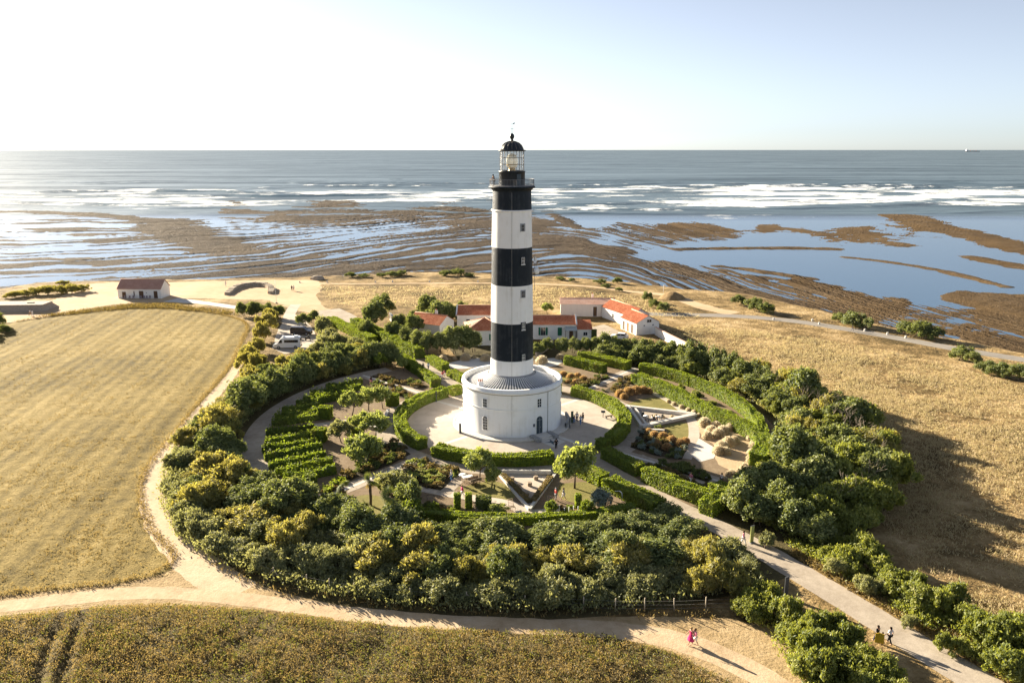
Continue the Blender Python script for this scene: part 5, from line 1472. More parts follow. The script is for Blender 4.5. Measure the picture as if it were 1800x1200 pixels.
bed('east_bed', [(985, 672), (1060, 662), (1075, 665), (1040, 680), (1010, 684)], 'brown bed before the north-east walk', 34, ['heath', 'heath', 'bedgreen'], 'brown plant in the bed left of the north-east walk')
bed('east_upper_bed', [(1060, 688), (1100, 664), (1112, 672), (1090, 692)], 'brown bed beyond the north-east walk', 22, ['heath', 'bedgreen'], 'brown plant in the bed right of the north-east walk')
bed('kitchen_bed', [(740, 885), (800, 888), (800, 905), (755, 905)], 'bed left of the leafy pillars', 20, ['heath', 'hedge', 'bedgreen'], 'low plant in the bed left of the leafy pillars', (.35, .7))
bed('stake_bed', [(985, 888), (1035, 892), (1040, 908), (985, 906)], 'vegetable bed with stakes', 18, ['rust', 'hedge', 'heath'], 'vegetable plant among the pale stakes', (.35, .7))

# palms
def fan_leaf(seed):
    r = random.Random(seed); mb = MB()
    mb.tube([(0, 0, 0), (0.45, 0, 0.12)], [.025, .015], 4)
    vs = [(0.45, 0, .12)]; fs = []
    m_ = 11
    for k in range(m_):
        a = R(-105 + 210 * k / (m_ - 1)); L_ = .75 * (1 - .18 * abs(k - (m_ - 1) / 2) / 5)
        b0 = len(vs)
        for da, ll in ((-.10, .45), (0, 1.0), (.10, .45)):
            vs.append((0.45 + math.cos(a + da) * L_ * ll, math.sin(a + da) * L_ * ll, .12 - .28 * ll * ll + r.uniform(-.02, .02)))
        fs += [(0, b0, b0 + 1, b0 + 2)]
    mb.add(vs, fs)
    return mb.mesh('frond')
fans = [fan_leaf(k) for k in range(3)]
def palm(px, py, h, label, s=1.0):
    g = G(px, py); t = thing('palm_tree', label, 'palm', g, rng.rand() * 6)
    mb = MB(); n_ = 9
    mb.tube([(0.05 * math.sin(k), .04 * math.cos(k * 1.3), h * k / (n_ - 1)) for k in range(n_)], [.17 + .025 * (k % 2) for k in range(n_)], 7); mb.build('trunk', M['bark'], t)
    for k in range(34):
        el = -70 + 150 * ((k * .618) % 1); az = k * 137.5
        o = link('frond', fans[k % 3], M['palm'] if el > -35 else M['heath'], t, (0, 0, h + .05 + .15 * math.sin(R(el))), (0, -R(el), R(az)), s)
palm(605, 890, 2.6, 'left palm of the lawn, casting a long shadow', .95)
palm(652, 888, 3.2, 'middle palm standing behind the small one', 1.05)
palm(641, 906, 0.9, 'smallest palm with almost no trunk', .8)
palm(686, 926, 3.9, 'tallest palm, dark, nearest the shrub belt', 1.1)

# bare branches
def bare_tree(seed, H):
    r = random.Random(seed); mb = MB()
    def grow(p, d, L_, rad, lev):
        e = p + d * L_; m_ = p.lerp(e, .5) + Vector((r.uniform(-.08, .08), r.uniform(-.08, .08), 0)) * L_
        mb.tube([tuple(p), tuple(m_), tuple(e)], [rad, rad * .8, rad * .6], 4, cap=False)
        if lev == 0: return
        for k in range(r.choice((2, 3))):
            nd = (d + Vector((r.uniform(-.8, .8), r.uniform(-.8, .8), r.uniform(-.2, .5)))).normalized()
            grow(e, nd, L_ * r.uniform(.55, .8), rad * .6, lev - 1)
    for k in range(2):
        grow(Vector((0, 0, -.05)), Vector((r.uniform(-.25, .25), r.uniform(-.25, .25), 1)).normalized(), H * .4, .055, 3)
    return mb.mesh('bare_tree')
bare_items = []
bares = [bare_tree(k, 5.6) for k in range(4)]
for k, (px, py, s) in enumerate([(1388, 728, 1.0), (1410, 735, 1.1), (1432, 745, 1.1), (1452, 755, 1.05), (1470, 765, 1.1), (1488, 775, 1.0), (1508, 790, 1.0), (1372, 715, .9), (1354, 702, .9), (1522, 812, .9), (1500, 778, .8), (1440, 752, .9)]):
    g = G(px, py); o = link('bare_tree', bares[k % 4], M['deadwood'], None, g, rng.rand() * 6, s)
    tag(o, 'bleached leafless tree on the meadow edge of the eastern belt', 'bare tree', 'bare trees east'); bare_items.append((o, o['label']))
order_labels(bare_items)
for px, py, s, lab in ((1535, 835, 1.0, 'leaning bleached bare tree in the shade right of the belt'), (1480, 905, 1.0, 'single white bare sapling in the dark shade'), (1520, 868, .9, 'bleached bare tree half hidden low in the eastern belt')):
    g = G(px, py); o = link('bare_tree', bares[rng.randint(4)], M['deadwood'], None, g, rng.rand() * 6, s); tag(o, lab, 'bare tree')

# ------------------------------------------------------------------ grass and weeds (stuff)
def in_poly_pts(poly, n):
    poly = np.array(poly); lo, hi = poly.min(0), poly.max(0)
    q_ = lo + rng.rand(int(n * 2.6), 2) * (hi - lo)
    return q_[inside(poly, q_[:, 0], q_[:, 1])][:n]
def stuff(o, label, cat):
    o['kind'] = 'stuff'; o['label'] = label; o['category'] = cat
    return o
def tufts(name, xy, per, spread, size, aspect, h, mat, label, cat, lean=.5):
    """clusters of blades or small leaves round each spot"""
    k = len(xy)
    c = np.repeat(xy, per, 0) + rng.normal(size=(k * per, 2)) * spread
    hh_ = np.repeat(np.asarray(h) * np.ones(k), per)
    z = hh_ * (.25 + .75 * rng.rand(k * per))
    off = c - np.repeat(xy, per, 0)
    up = np.c_[off * lean / max(spread, .01), np.ones(k * per)]
    nrm = np.c_[rng.normal(size=(k * per, 2)), .5 * np.ones(k * per)]
    v, f = leaf_quads(np.c_[c, z], nrm, size * (.6 + .8 * rng.rand(k * per)), aspect, .2, up)
    return stuff(link(name, np_mesh(name, v, f), mat), label, cat)
# near field: knee-high weeds, with two tractor ruts left open
ffp = np.array(ff)
def weeds(name, n, per, mat, label, hmul, seed, lo=.5):
    xy = in_poly_pts(ffp, n)
    xy = xy[(xy[:, 1] > -80) & (np.abs(xy[:, 0]) < 75)]
    dr = np.minimum(dist_line(rut[0], xy[:, 0], xy[:, 1]), dist_line(rut[1], xy[:, 0], xy[:, 1]))
    ed = dist_line(np.r_[ffp, ffp[:1]], xy[:, 0], xy[:, 1])
    dn = fbm(xy[:, 0] * .25 + seed, xy[:, 1] * .25, 3)
    k = (dr > .40) & (rng.rand(len(xy)) < np.clip((dn - .26) * 5, .35, 1)) & (ed > .15 * rng.rand(len(xy)))
    xy = xy[k]; dn = dn[k]; ed = ed[k]
    g0 = 0.006 + f_front(xy[:, 0], xy[:, 1]) * np.clip(ed / 2, 0, 1)
    h = (lo + .9 * (dn - .3)) * hmul * np.clip(.35 + ed * .5, .35, 1)
    per_ = per
    c = np.repeat(xy, per_, 0) + rng.normal(size=(len(xy) * per_, 2)) * .17
    z = np.repeat(g0, per_) + np.repeat(h, per_) * (.15 + .85 * rng.rand(len(xy) * per_))
    up = np.c_[rng.normal(size=(len(c), 2)) * .7, np.ones(len(c))]
    v, f = leaf_quads(np.c_[c, z], np.c_[rng.normal(size=(len(c), 2)), .6 * np.ones(len(c))],   .075 * (.6 + .8 * rng.rand(len(c))), 2.4, .2, up)
    stuff(link(name, np_mesh(name, v, f), M[mat]), label, 'weeds')
weeds('dry_weeds', 26000, 9, 'weed', 'brown dry weeds covering the near field', .80, 0)
weeds('green_weeds', 11000, 9, 'weed_green', 'olive green weeds in the near field', .95, 50)
# mown field tufts, thinning with distance
lfp = np.array(smooth_line(lf + [lf[0]], 2, 0)[:-1])
xy = in_poly_pts(lfp, 36000)
dist_ = np.hypot(xy[:, 0], xy[:, 1] + CAM_D)
k = (rng.rand(len(xy)) < np.clip((110 / dist_) ** 2.5, 0, 1) * np.clip((fbm(xy[:, 0] * .2, xy[:, 1] * .2) - .32) * 4, .1, 1)) & (xy[:, 0] > -120)
o = tufts('stubble_tufts', xy[k], 5, .16, .07, 2.4, .12, M['weed'], 'golden tufts of the mown field', 'stubble'); o.location.z = .08
bl = smooth_line(gp((30, 566), (120, 552), (230, 541), (300, 541), (380, 550), (430, 562), (442, 575), (430, 600), (418, 632), (398, 660), (352, 712), (312, 765), (270, 815), (254, 850), (256, 890), (272, 930), (300, 958), (318, 978), (310, 995), (270, 1015), (180, 1030), (60, 1040), (-60, 1055)), .3, 1)
xy = np.repeat(bl, 3, 0) + rng.normal(size=(len(bl) * 3, 2)) * .28 + np.array([-.75, .25])
tufts('field_margin_grass', xy, 5, .18, .08, 3.0, .3, M['weed'], 'rough dry margin of the mown field', 'grass', .5)
# verges and meadow grass
mea = np.array(gp((1240, 640), (1330, 650), (1450, 735), (1530, 830), (1560, 950), (1640, 1040), (1760, 1110), (1900, 1150), (2100, 1000), (2100, 720), (1800, 680), (1600, 625), (1400, 590), (1200, 570), (1160, 585)))
xy = in_poly_pts(mea, 52000)
dist_ = np.hypot(xy[:, 0], xy[:, 1] + CAM_D)
k = rng.rand(len(xy)) < np.clip((140 / dist_) ** 2, 0, 1) * np.clip((fbm(xy[:, 0] * .12, xy[:, 1] * .12) - .33) * 4, .12, 1)
tufts('meadow_grass', xy[k], 6, .22, .065, 5.5, .38, M['straw'], 'tall dry grass of the right-hand meadow', 'grass', .4)
# edges of tracks and belt
edge = np.array(gp((255, 890), (300, 800), (352, 712), (400, 655), (425, 620), (450, 640), (400, 690), (345, 740), (310, 800), (295, 860), (305, 910), (360, 965), (440, 1005), (560, 1040), (700, 1058), (900, 1072), (1100, 1076), (1260, 1078), (1260, 1092), (900, 1086), (640, 1070), (500, 1045), (400, 1012), (330, 965), (280, 905)))
xy = in_poly_pts(edge, 9000)
dt = dist_line(smooth_line(gp((440, 612), (424, 634), (400, 668), (365, 708), (318, 762), (290, 800), (268, 845), (268, 885), (282, 920), (310, 952), (340, 985)), 1, 1), xy[:, 0], xy[:, 1])
xy = xy[dt > 2.15]
tufts('belt_edge_grass', xy, 5, .2, .09, 4.0, .45, M['weed'], 'rank dry grass along the foot of the shrub belt', 'grass', .5)
a = rng.rand(42000) * 360; r_ = np.sqrt(rng.uniform(42 ** 2, 57 ** 2, 42000))
k = np.array([sector(x) is not None for x in a]) & (r_ < outer_r(a) + 1.6) & (r_ > inner_r(a) - .5)
xy = np.c_[r_ * np.cos(np.radians(a)), r_ * np.sin(np.radians(a))][k]
cp = ~((xy[:, 0] > -58) & (xy[:, 0] < -44) & (xy[:, 1] > 36))
tufts('belt_undergrowth', xy[cp], 5, .32, .15, 2.2, 1.15 * (.5 + fbm(xy[cp][:, 0] * .3, xy[cp][:, 1] * .3)), M['scrub'], 'low undergrowth filling the shrub belt', 'undergrowth', .5)
# grass of the far meadow strip and shore edge
sh = np.array(gp((560, 505), (860, 503), (960, 505), (1150, 525), (1240, 560), (1150, 560), (1060, 545), (940, 540), (860, 545), (700, 540), (640, 545), (580, 530)))
xy = in_poly_pts(sh, 3500)
tufts('far_meadow_grass', xy, 3, .5, .13, 3.0, .35, M['straw'], 'dry grass between the houses and the shore', 'grass', .4)
vg = np.array(gp((60, 558), (140, 546), (230, 535), (300, 535), (400, 547), (420, 556), (380, 551), (300, 543), (230, 543), (120, 554)))
xy = in_poly_pts(vg, 1500)
tufts('field_edge_grass', xy, 5, .5, .16, 3.0, .5, M['heath'], 'rough grass bank along the seaward edge of the field', 'grass', .4)
vg = np.array(gp((1330, 975), (1420, 1010), (1520, 1065), (1640, 1135), (1800, 1225), (1850, 1200), (1700, 1100), (1560, 1030), (1430, 965)))
xy = in_poly_pts(vg, 4500); dt = dist_line(smooth_line(gp((1320, 955), (1420, 1015), (1520, 1075), (1640, 1150), (1780, 1235)), 1, 1), xy[:, 0], xy[:, 1])
tufts('path_verge_grass', xy[dt > 2.0], 5, .2, .085, 4.0, .4, M['weed'], 'dry grass along the entrance path', 'grass', .5)
for nm, pts, n_, lab in (('thicket_undergrowth', ((1320, 1062), (1370, 1070), (1450, 1105), (1530, 1160), (1600, 1225), (1560, 1260), (1440, 1235), (1380, 1165), (1330, 1095)), 5200, 'dense low growth in the thicket between the two paths'),
                         ('path_side_undergrowth', ((1350, 940), (1440, 965), (1520, 1010), (1600, 1045), (1700, 1080), (1850, 1150), (1900, 1240), (1800, 1215), (1660, 1130), (1560, 1065), (1440, 990)), 5200, 'dense low growth on the field side of the entrance path')):
    xy = in_poly_pts(np.array(gp(*pts)), n_)
    dt = dist_line(smooth_line(gp((1320, 955), (1420, 1015), (1520, 1075), (1640, 1150), (1780, 1235)), 1, 1), xy[:, 0], xy[:, 1])
    ok_ = (dt > 2.4) & (rng.rand(len(xy)) < np.clip((fbm(xy[:, 0] * .35 + 4, xy[:, 1] * .35, 3) - .34) * 6, 0.05, 1))
    tufts(nm, xy[ok_], 7, .28, .13, 2.4, .9 * (.4 + fbm(xy[ok_][:, 0] * .4, xy[ok_][:, 1] * .4)), M['bright'], lab, 'undergrowth', .5)
# ------------------------------------------------------------------ houses
M['render_white'] = wall_paint('white_render', (0.76, 0.75, 0.72), (0.55, 0.52, 0.46), .4)
M['render_pink'] = wall_paint('pinkish_render', (0.72, 0.67, 0.62), (0.55, 0.48, 0.43), .4)
def tile_mat(name, stops):
    m, nt, b = new_mat(name)
    co = objco(nt)
    f = math_n(nt, 'ADD', math_n(nt, 'MULTIPLY', noise(nt, co, 0.5, 4), 0.35), math_n(nt, 'MULTIPLY', noise(nt, co, 4.0, 4, .7), 0.65))
    nt.links.new(ramp(nt, f, stops), b.inputs['Base Color'])
    b.inputs['Roughness'].default_value = 0.85; b.inputs['Specular IOR Level'].default_value = 0.15
    bump(nt, b, noise(nt, co, 5.0, 3), .4, .03)
    return m
M['tile_red'] = tile_mat('red_tiles', [(0.3, (0.32, 0.085, 0.04)), (0.48, (0.50, 0.165, 0.08)), (0.60, (0.60, 0.26, 0.14)), (0.72, (0.68, 0.46, 0.31))])
M['tile_pink'] = tile_mat('pinkish_tiles', [(0.3, (0.50, 0.28, 0.20)), (0.5, (0.66, 0.42, 0.32)), (0.7, (0.78, 0.60, 0.50))])
M['tile_brown'] = tile_mat('brownish_tiles', [(0.3, (0.36, 0.20, 0.15)), (0.5, (0.48, 0.28, 0.215)), (0.7, (0.58, 0.38, 0.30))])
M['ridge'] = plain('ridge_tiles', (0.60, 0.36, 0.24), 0.85, 0, .2, 3)
M['shutter_green'] = plain('green_shutter', (0.015, 0.12, 0.07), 0.5, 0, .15)
M['wood_dark'] = plain('dark_wood', (0.10, 0.06, 0.035), 0.7, 0, .25, 4)
M['wood'] = plain('weathered_wood', (0.30, 0.23, 0.16), 0.8, 0, .2, 5)
M['wood_pale'] = plain('pale_wood', (0.48, 0.40, 0.29), 0.8, 0, .15, 5)
M['stone'] = plain('rubble_stone', (0.38, 0.32, 0.25), 0.9, 0, .35, 2.5, .1, .05)
M['conc'] = plain('old_concrete', (0.42, 0.36, 0.29), 0.9, 0, .25, 1.2, .1, .03)

def tiles_mesh(name, L, w, h0, h1, y0, y1, over=.25, pitch=.28):
    """one roof slope of half-round tile courses, eaves at (y0,h0), ridge at (y1,h1)"""
    n_ = int((L + 2 * over) / pitch); k_ = 4
    xs_ = np.linspace(-L / 2 - over, L / 2 + over, n_ * k_ + 1)
    wv = .05 * np.abs(np.sin(np.arange(len(xs_)) * math.pi / k_))
    d = np.array([y1 - y0, h1 - h0]); sl = np.hypot(*d); d /= sl
    up = np.array([-d[1], d[0]]); up = up if up[1] > 0 else -up
    rows_ = max(2, int(sl / .45))
    vs, fs = [], []
    for j in range(rows_ + 1):
        t = j / rows_
        for s_, lift in ((0, 0.0), (1, .035)):
            tt = t if s_ == 0 else t
            yy = y0 + d[0] * sl * tt; zz = h0 + d[1] * sl * tt
            for x_, w_ in zip(xs_, wv):
                vs.append((x_, yy + up[0] * (w_ + lift), zz + up[1] * (w_ + lift)))
    m_ = len(xs_)
    for j in range(rows_):
        a0 = (2 * j + 1) * m_; b0 = (2 * j + 2) * m_
        i_ = np.arange(m_ - 1)
        fs.append(np.c_[a0 + i_, a0 + i_ + 1, b0 + i_ + 1, b0 + i_])
        fs.append(np.c_[b0 + i_, b0 + i_ + 1, b0 + m_ + i_ + 1, b0 + m_ + i_])
    i_ = np.arange(m_ - 1); fs.append(np.c_[i_, i_ + 1, m_ + i_ + 1, m_ + i_])
    return np_mesh(name, np.array(vs), np.concatenate(fs))

def window_part(parent, x, y, z, w, h, shutters=None, face=-1, glass=True, name='window', axis='x', mat=None):
    """window on a wall facing -y (face=-1) or on a gable facing x (axis='y')"""
    e = bpy.data.objects.new(name, None); COL.objects.link(e); e.parent = parent
    e.location = (x, y, z); e.rotation_euler = (0, 0, 0 if axis == 'x' and face < 0 else (math.pi if axis == 'x' else (math.pi / 2 if face > 0 else -math.pi / 2)))
    mb = MB(); mb.box((0, -.012, h / 2), (w, .06, h)); mb.build('pane' if glass else 'leaf', mat or (M['dark_glass'] if glass else M['wood_dark']), e)
    mb = MB()
    for s_ in (-1, 1):
        mb.box((s_ * (w / 2 + .035), -.03, h / 2), (.07, .09, h + .14))
    mb.box((0, -.031, h + .035), (w, .085, .07)); mb.box((0, -.05, -.035), (w + .14, .14, .07))
    if glass: mb.box((0, -.05, h / 2), (.045, .03, h))
    mb.build('frame', M['frame_white'], e)
    if shutters:
        for s_ in shutters:
            mb = MB(); mb.box((s_ * (w / 2 + .07 + w * .27), -.05, h / 2), (w * .5, .05, h))
            for k in range(4): mb.box((s_ * (w / 2 + .07 + w * .27), -.08, h * (.15 + .23 * k)), (w * .46, .02, .05))
            mb.build('shutter', M['shutter_green'], e)
    return e

def house(name, label, loc, rz, L, Wd, hw, hr, wall='render_white', tile='tile_red', lean=False, chim=None, parapet=False):
    """gabled house: length L along x, front towards -y"""
    t = thing(name, label, 'house', loc, rz)
    mb = MB()
    if lean:
        prof = [(-Wd / 2, 0), (Wd / 2, 0), (Wd / 2, hw + hr), (-Wd / 2, hw)]
    else:
        prof = [(-Wd / 2, 0), (Wd / 2, 0), (Wd / 2, hw), (0, hw + hr), (-Wd / 2, hw)]
    mb.xprism(prof, -L / 2, L / 2); mb.build('wall', M[wall], t)
    ov = .30
    sl = hr / (Wd if lean else Wd / 2)
    r1 = link('roof', tiles_mesh('roof', L, 0, hw + .06 - ov * sl, hw + hr + .06, -Wd / 2 - ov, Wd / 2 if lean else 0), M[tile], t)
    if not lean:
        r2 = link('roof', tiles_mesh('roof', L, 0, hw + .06 - ov * sl, hw + hr + .06, Wd / 2 + ov, 0), M[tile], t)
        mb = MB(); mb.tube([(-L / 2 - .3, 0, hw + hr + .12), (L / 2 + .3, 0, hw + hr + .12)], .11, 6); mb.build('ridge_tiles', M['ridge'], t)
    if parapet:
        for s_ in (-1, 1):
            mb = MB(); mb.xprism([(-Wd / 2 - .1, hw - .2), (Wd / 2 + .1, hw - .2), (Wd / 2 + .1, hw + .15), (0, hw + hr + .32), (-Wd / 2 - .1, hw + .15)], s_ * L / 2 + (-.02 if s_ > 0 else -.33), s_ * L / 2 + (.33 if s_ > 0 else .02)); mb.build('gable_coping', M[wall], t)
    for c_ in (chim or []):
        mb = MB(); mb.box((c_[0], c_[1], hw + hr + .25), (.55, .55, 1.3)); ch_ = mb.build('chimney', M[wall], t)
        mb = MB(); mb.lathe([(.13, 0), (.11, .4)], 8, (c_[0], c_[1], hw + hr + .9), capt=True); mb.build('chimney_pot', M['pot'], ch_)
    return t

# long house right of the tower
L1 = 19.6
h1 = house('long_house', 'long white house with red tiled roof and green shutters right of the tower', (5.3, 62.2, 0), 0, L1, 7.0, 3.6, 1.38, parapet=True, chim=[(-4, .3)])
window_part(h1, 2.05, -3.5, 1.0, 1.0, 1.9, (-1, 1)); window_part(h1, 6.0, -3.5, .9, 1.0, 2.0, None, mat=M['shutter_green'], glass=False, name='shuttered_window')
window_part(h1, 8.7, -3.5, .2, .9, 2.1, None, glass=False, name='door')
window_part(h1, -2.2, -3.5, 1.0, 1.0, 1.8, (-1, 1))
pg = bpy.data.objects.new('porch', None); COL.objects.link(pg); pg.parent = h1
M['porch_glass'] = plain('corrugated_sheet', (0.42, 0.44, 0.42), .4, 0, .2)
mb = MB(); mb.add([(7.2, -5.3, 2.5), (10.0, -5.3, 2.5), (10.0, -3.5, 3.2), (7.2, -3.5, 3.2), (7.2, -5.3, 2.45), (10.0, -5.3, 2.45), (10.0, -3.5, 3.15), (7.2, -3.5, 3.15)], [(0, 1, 2, 3), (7, 6, 5, 4), (0, 4, 5, 1), (1, 5, 6, 2), (2, 6, 7, 3), (3, 7, 4, 0)]); mb.build('canopy', M['porch_glass'], pg)
for x in (7.25, 8.6, 9.95):
    mb = MB(); mb.box((x, -5.25, 1.25), (.09, .09, 2.45)); mb.build('post', M['wood_dark'], pg)
h1b = house('annex', 'small white annex with a red lean-to roof at the end of the long house', (17.0, 60.3, 0), 0, 3.4, 4.6, 2.6, 1.3, lean=True)
window_part(h1b, .3, -2.3, 1.1, .9, .8)
# houses left of the tower
h2 = house('rear_house', 'white house with red roof behind the hipped house, left of the tower', (-7.5, 74.0, 0), 0, 12.5, 8.0, 3.6, 1.55, parapet=True)
window_part(h2, -3.5, -4.0, 1.0, .9, 1.5)
# hipped wing
t = thing('hipped_house', 'white house with hipped red roof and one green shutter beside the tower', 'house', (-6.4, 56.8, 0), R(6))
w2, d2, hw, hr = 8.6, 8.4, 3.5, 2.1
mb = MB(); mb.box((0, 0, hw / 2), (w2, d2, hw)); mb.build('wall', M['render_white'], t)
ov = .35; X_, Y_ = w2 / 2 + ov, d2 / 2 + ov; e_ = .1
for nm, pts in (('front', [(-X_, -Y_), (X_, -Y_), (e_, 0), (-e_, 0)]), ('back', [(X_, Y_), (-X_, Y_), (-e_, 0), (e_, 0)]), ('left', [(-X_, Y_), (-X_, -Y_), (-e_, 0), (-e_, 0.02)]), ('right', [(X_, -Y_), (X_, Y_), (e_, .02), (e_, 0)])):
    # courses of tiles clipped to the hip
    a, b_, c_, d_ = [np.array(p_, float) for p_ in pts]
    mb = MB(); n_ = 30
    vs, fs = [], []
    for i_ in range(n_ * 2 + 1):
        u = i_ / (n_ * 2)
        q0 = a + (b_ - a) * u; q1 = d_ + (c_ - d_) * u
        lift = .05 if i_ % 2 else 0
        for j_ in range(6):
            v_ = j_ / 5; q_ = q0 + (q1 - q0) * v_
            vs.append((q_[0], q_[1], hw + .02 + (hr) * v_ + lift * (1 - v_)))
    for i_ in range(n_ * 2):
        for j_ in range(5):
            fs.append((i_ * 6 + j_, (i_ + 1) * 6 + j_, (i_ + 1) * 6 + j_ + 1, i_ * 6 + j_ + 1))
    mb.add(vs, fs); mb.build('roof', M['tile_red'] if nm in ('front', 'right') else M['tile_pink'], t)
for sx, sy in ((-1, -1), (1, -1), (-1, 1), (1, 1)):
    mb = MB(); mb.tube([(sx * X_, sy * Y_, hw + .08), (0, 0, hw + hr + .14)], .11, 5); mb.build('hip_tiles', M['ridge'], t)
window_part(t, 1.2, -d2 / 2, 1.2, 1.0, 1.5, None, mat=M['shutter_green'], glass=False, name='shuttered_window')
h6 = house('small_house', 'small house with pinkish roof hidden among dark trees at the left', (-20.0, 68.5, 0), R(-28), 9.0, 6.5, 2.4, 1.7, tile='tile_red', chim=[(1.0, .8)])
# buildings round the courtyard
h4 = house('rear_barn', 'long pinkish roofed building at the back of the courtyard', (20.5, 88.5, 0), R(-3), 14.5, 6.5, 3.4, 0.95, 'render_pink', 'tile_pink', chim=[(1.5, 1.5)])
window_part(h4, 2.0, -3.25, .1, 1.0, 2.6, None, glass=False, name='door'); window_part(h4, 5.6, -3.25, 1.1, 1.3, 1.3)
h5 = house('side_barn', 'long white barn with orange roof on the right of the courtyard', (29.6, 79.0, 0), R(-66), 14, 5.6, 3.0, 1.6, 'render_white', 'tile_red')
window_part(h5, 2.5, -2.8, .05, 1.1, 2.2, None, glass=False, name='door', mat=M['frame_white']); window_part(h5, -1.5, -2.8, .9, .8, 1.1); window_part(h5, 5.4, -2.8, .05, 1.2, 2.1, None, glass=False, name='door')
h7 = house('front_barn', 'white gabled outbuilding facing the garden beside the parked car', (31.6, 67.6, 0), R(-70), 8.0, 6.2, 3.0, 1.6, 'render_white', 'tile_red')
window_part(h7, 4.0, .3, 3.0, 1.2, .7, None, axis='y', face=1); window_part(h7, 4.0, -1.0, 2.1, .35, .35, None, axis='y', face=1, name='porthole'); window_part(h7, 4.0, 1.4, 2.1, .35, .35, None, axis='y', face=1, name='porthole')
window_part(h7, 4.0, 2.3, .4, .7, 1.2, None, axis='y', face=1, glass=False, mat=M['orange'], name='painted_panel')
for k in range(3): window_part(h7, -2.5 + 2.2 * k, -3.1, .1, 1.1, 2.2, None, glass=False, name='door', mat=M['pot'] if k == 1 else M['wood_dark'])
def wall_run(name, label, pts, th, h, mat, cap=None):
    t_ = thing(name, label, 'wall')
    ln = smooth_line(pts, 2.0, 0); a_, b2_ = ribbon_pts(ln, th)
    n_ = len(ln); vs = [(*p_, 0) for p_ in a_] + [(*p_, h) for p_ in a_] + [(*p_, h) for p_ in b2_] + [(*p_, 0) for p_ in b2_]
    fs = []
    for i_ in range(n_ - 1):
        for k in range(3): fs.append((k * n_ + i_, k * n_ + i_ + 1, (k + 1) * n_ + i_ + 1, (k + 1) * n_ + i_))
    for e2 in (0, n_ - 1): fs.append((e2, n_ + e2, 2 * n_ + e2, 3 * n_ + e2))
    mb_ = MB(); mb_.add(vs, fs); mb_.build('wall_face', mat, t_)
    a_, b2_ = ribbon_pts(ln, th + .14)
    vs = [(*p_, h) for p_ in a_] + [(*p_, h + .1) for p_ in a_] + [(*p_, h + .1) for p_ in b2_] + [(*p_, h) for p_ in b2_]
    mb_ = MB(); mb_.add(vs, fs); mb_.build('coping', cap or mat, t_)
    return t_
wall_run('boundary_wall', 'white boundary wall running from the outbuilding to the shrubs', [(34.8, 63.5), (36.2, 57), (39.2, 46)], .35, 1.9, M['render_white'], M['tile_pink'])
wall_run('garden_wall', 'low pale wall before the long house by the lawn', gp((942, 628), (958, 618), (972, 604)), .3, 1.0, M['conc'])
wall_run('garden_wall', 'short pale wall between the trees behind the north hedge', gp((686, 562), (700, 578)), .3, 1.8, M['render_white'])

# hut by the shore
hc = (G(207, 525) + G(286, 524)) / 2
hut = house('shore_hut', 'white hut with brown tiled roof beside the sandy coast path', (hc.x, hc.y + 3.0, 0), R(-2), 13.2, 6.0, 3.0, 2.3, 'render_white', 'tile_brown')
for x, w, h, g_ in ((-4.7, 1.2, 1.9, False), (0.6, 1.4, 2.2, False), (5.0, 1.2, 2.2, False)): window_part(hut, x, -3.0, .1, w, h, None, glass=g_, name='door')
window_part(hut, -1.6, -3.0, .7, .35, 1.5, None, glass=False, name='shutter_board'); window_part(hut, 2.2, -3.0, 1.6, .3, .3, None, name='small_window')
M['chair_grey'] = plain('chair_plastic', (0.24, 0.20, 0.22), .6)
def chair_mesh():
    mb_ = MB(); mb_.box((0, 0, .45), (.5, .5, .06)); mb_.box((0, .24, .75), (.5, .06, .6))
    for sx in (-1, 1):
        for sy in (-1, 1): mb_.box((sx * .21, sy * .21, .21), (.05, .05, .43))
    return mb_.mesh('terrace_chair')
chm = chair_mesh()
obj_items = []
for k, x in enumerate((-116.6, -115.0, -113.9, -111.6, -110.7, -109.8, -109.0)):
    obj_items.append((tag(link('terrace_chair', chm, M['chair_grey'], None, (x, hc.y - 1.0 - .2 * (k % 2), 0), rng.uniform(-.3, .3)), 'grey chair before the white shore hut', 'chair', 'hut chairs'), 'grey chair before the white shore hut'))

# old stone works on the shore: bunker, crescent wall, boulder, flagpole
t = thing('bunker', 'old low bunker with pale flat top on the far left shore', 'bunker', G(42, 545), R(4), None, (.85, .85, .7))
mb = MB(); mb.add([(-16, -3, 0), (8, -3, 0), (8.5, 6, 0), (-14, 7, 0), (-9, -2.2, 2.2), (7, -2.2, 2.4), (7, 4, 2.4), (-9, 4.5, 2.2)], [(0, 1, 5, 4), (1, 2, 6, 5), (2, 3, 7, 6), (3, 0, 4, 7)]); mb.build('embankment', M['stone'], t)
mb = MB(); mb.prism([(-9.4, -2.5), (7.4, -2.5), (7.4, 4.3), (-9.4, 4.8)], 2.25, 2.7); mb.build('roof_slab', M['conc'], t)
mb = MB(); mb.box((2, 1, 2.85), (2, 1, .3)); mb.build('hatch', M['stone'], t)
mb = MB(); mb.add([(-16.2, -3.1, .05), (-9.2, -2.4, 2.3), (-9.2, -1.5, 2.35), (-16.2, -2.0, .1), (-16.2, -3.1, .25), (-9.2, -2.4, 2.5), (-9.2, -1.5, 2.55), (-16.2, -2.0, .3)], [(0, 1, 5, 4), (4, 5, 6, 7), (1, 2, 6, 5), (2, 3, 7, 6), (3, 0, 4, 7)]); mb.build('ramp_edge', M['conc'], t)
cw = thing('crescent_wall', 'crescent shaped stone wall ruin on the sandy ground by the shore', 'stone wall', (0, 0, 0))
ln = smooth_line(gp((400, 518), (412, 508), (430, 503), (450, 502), (470, 504), (479, 510), (476, 517)), .9, 2)
prev = None
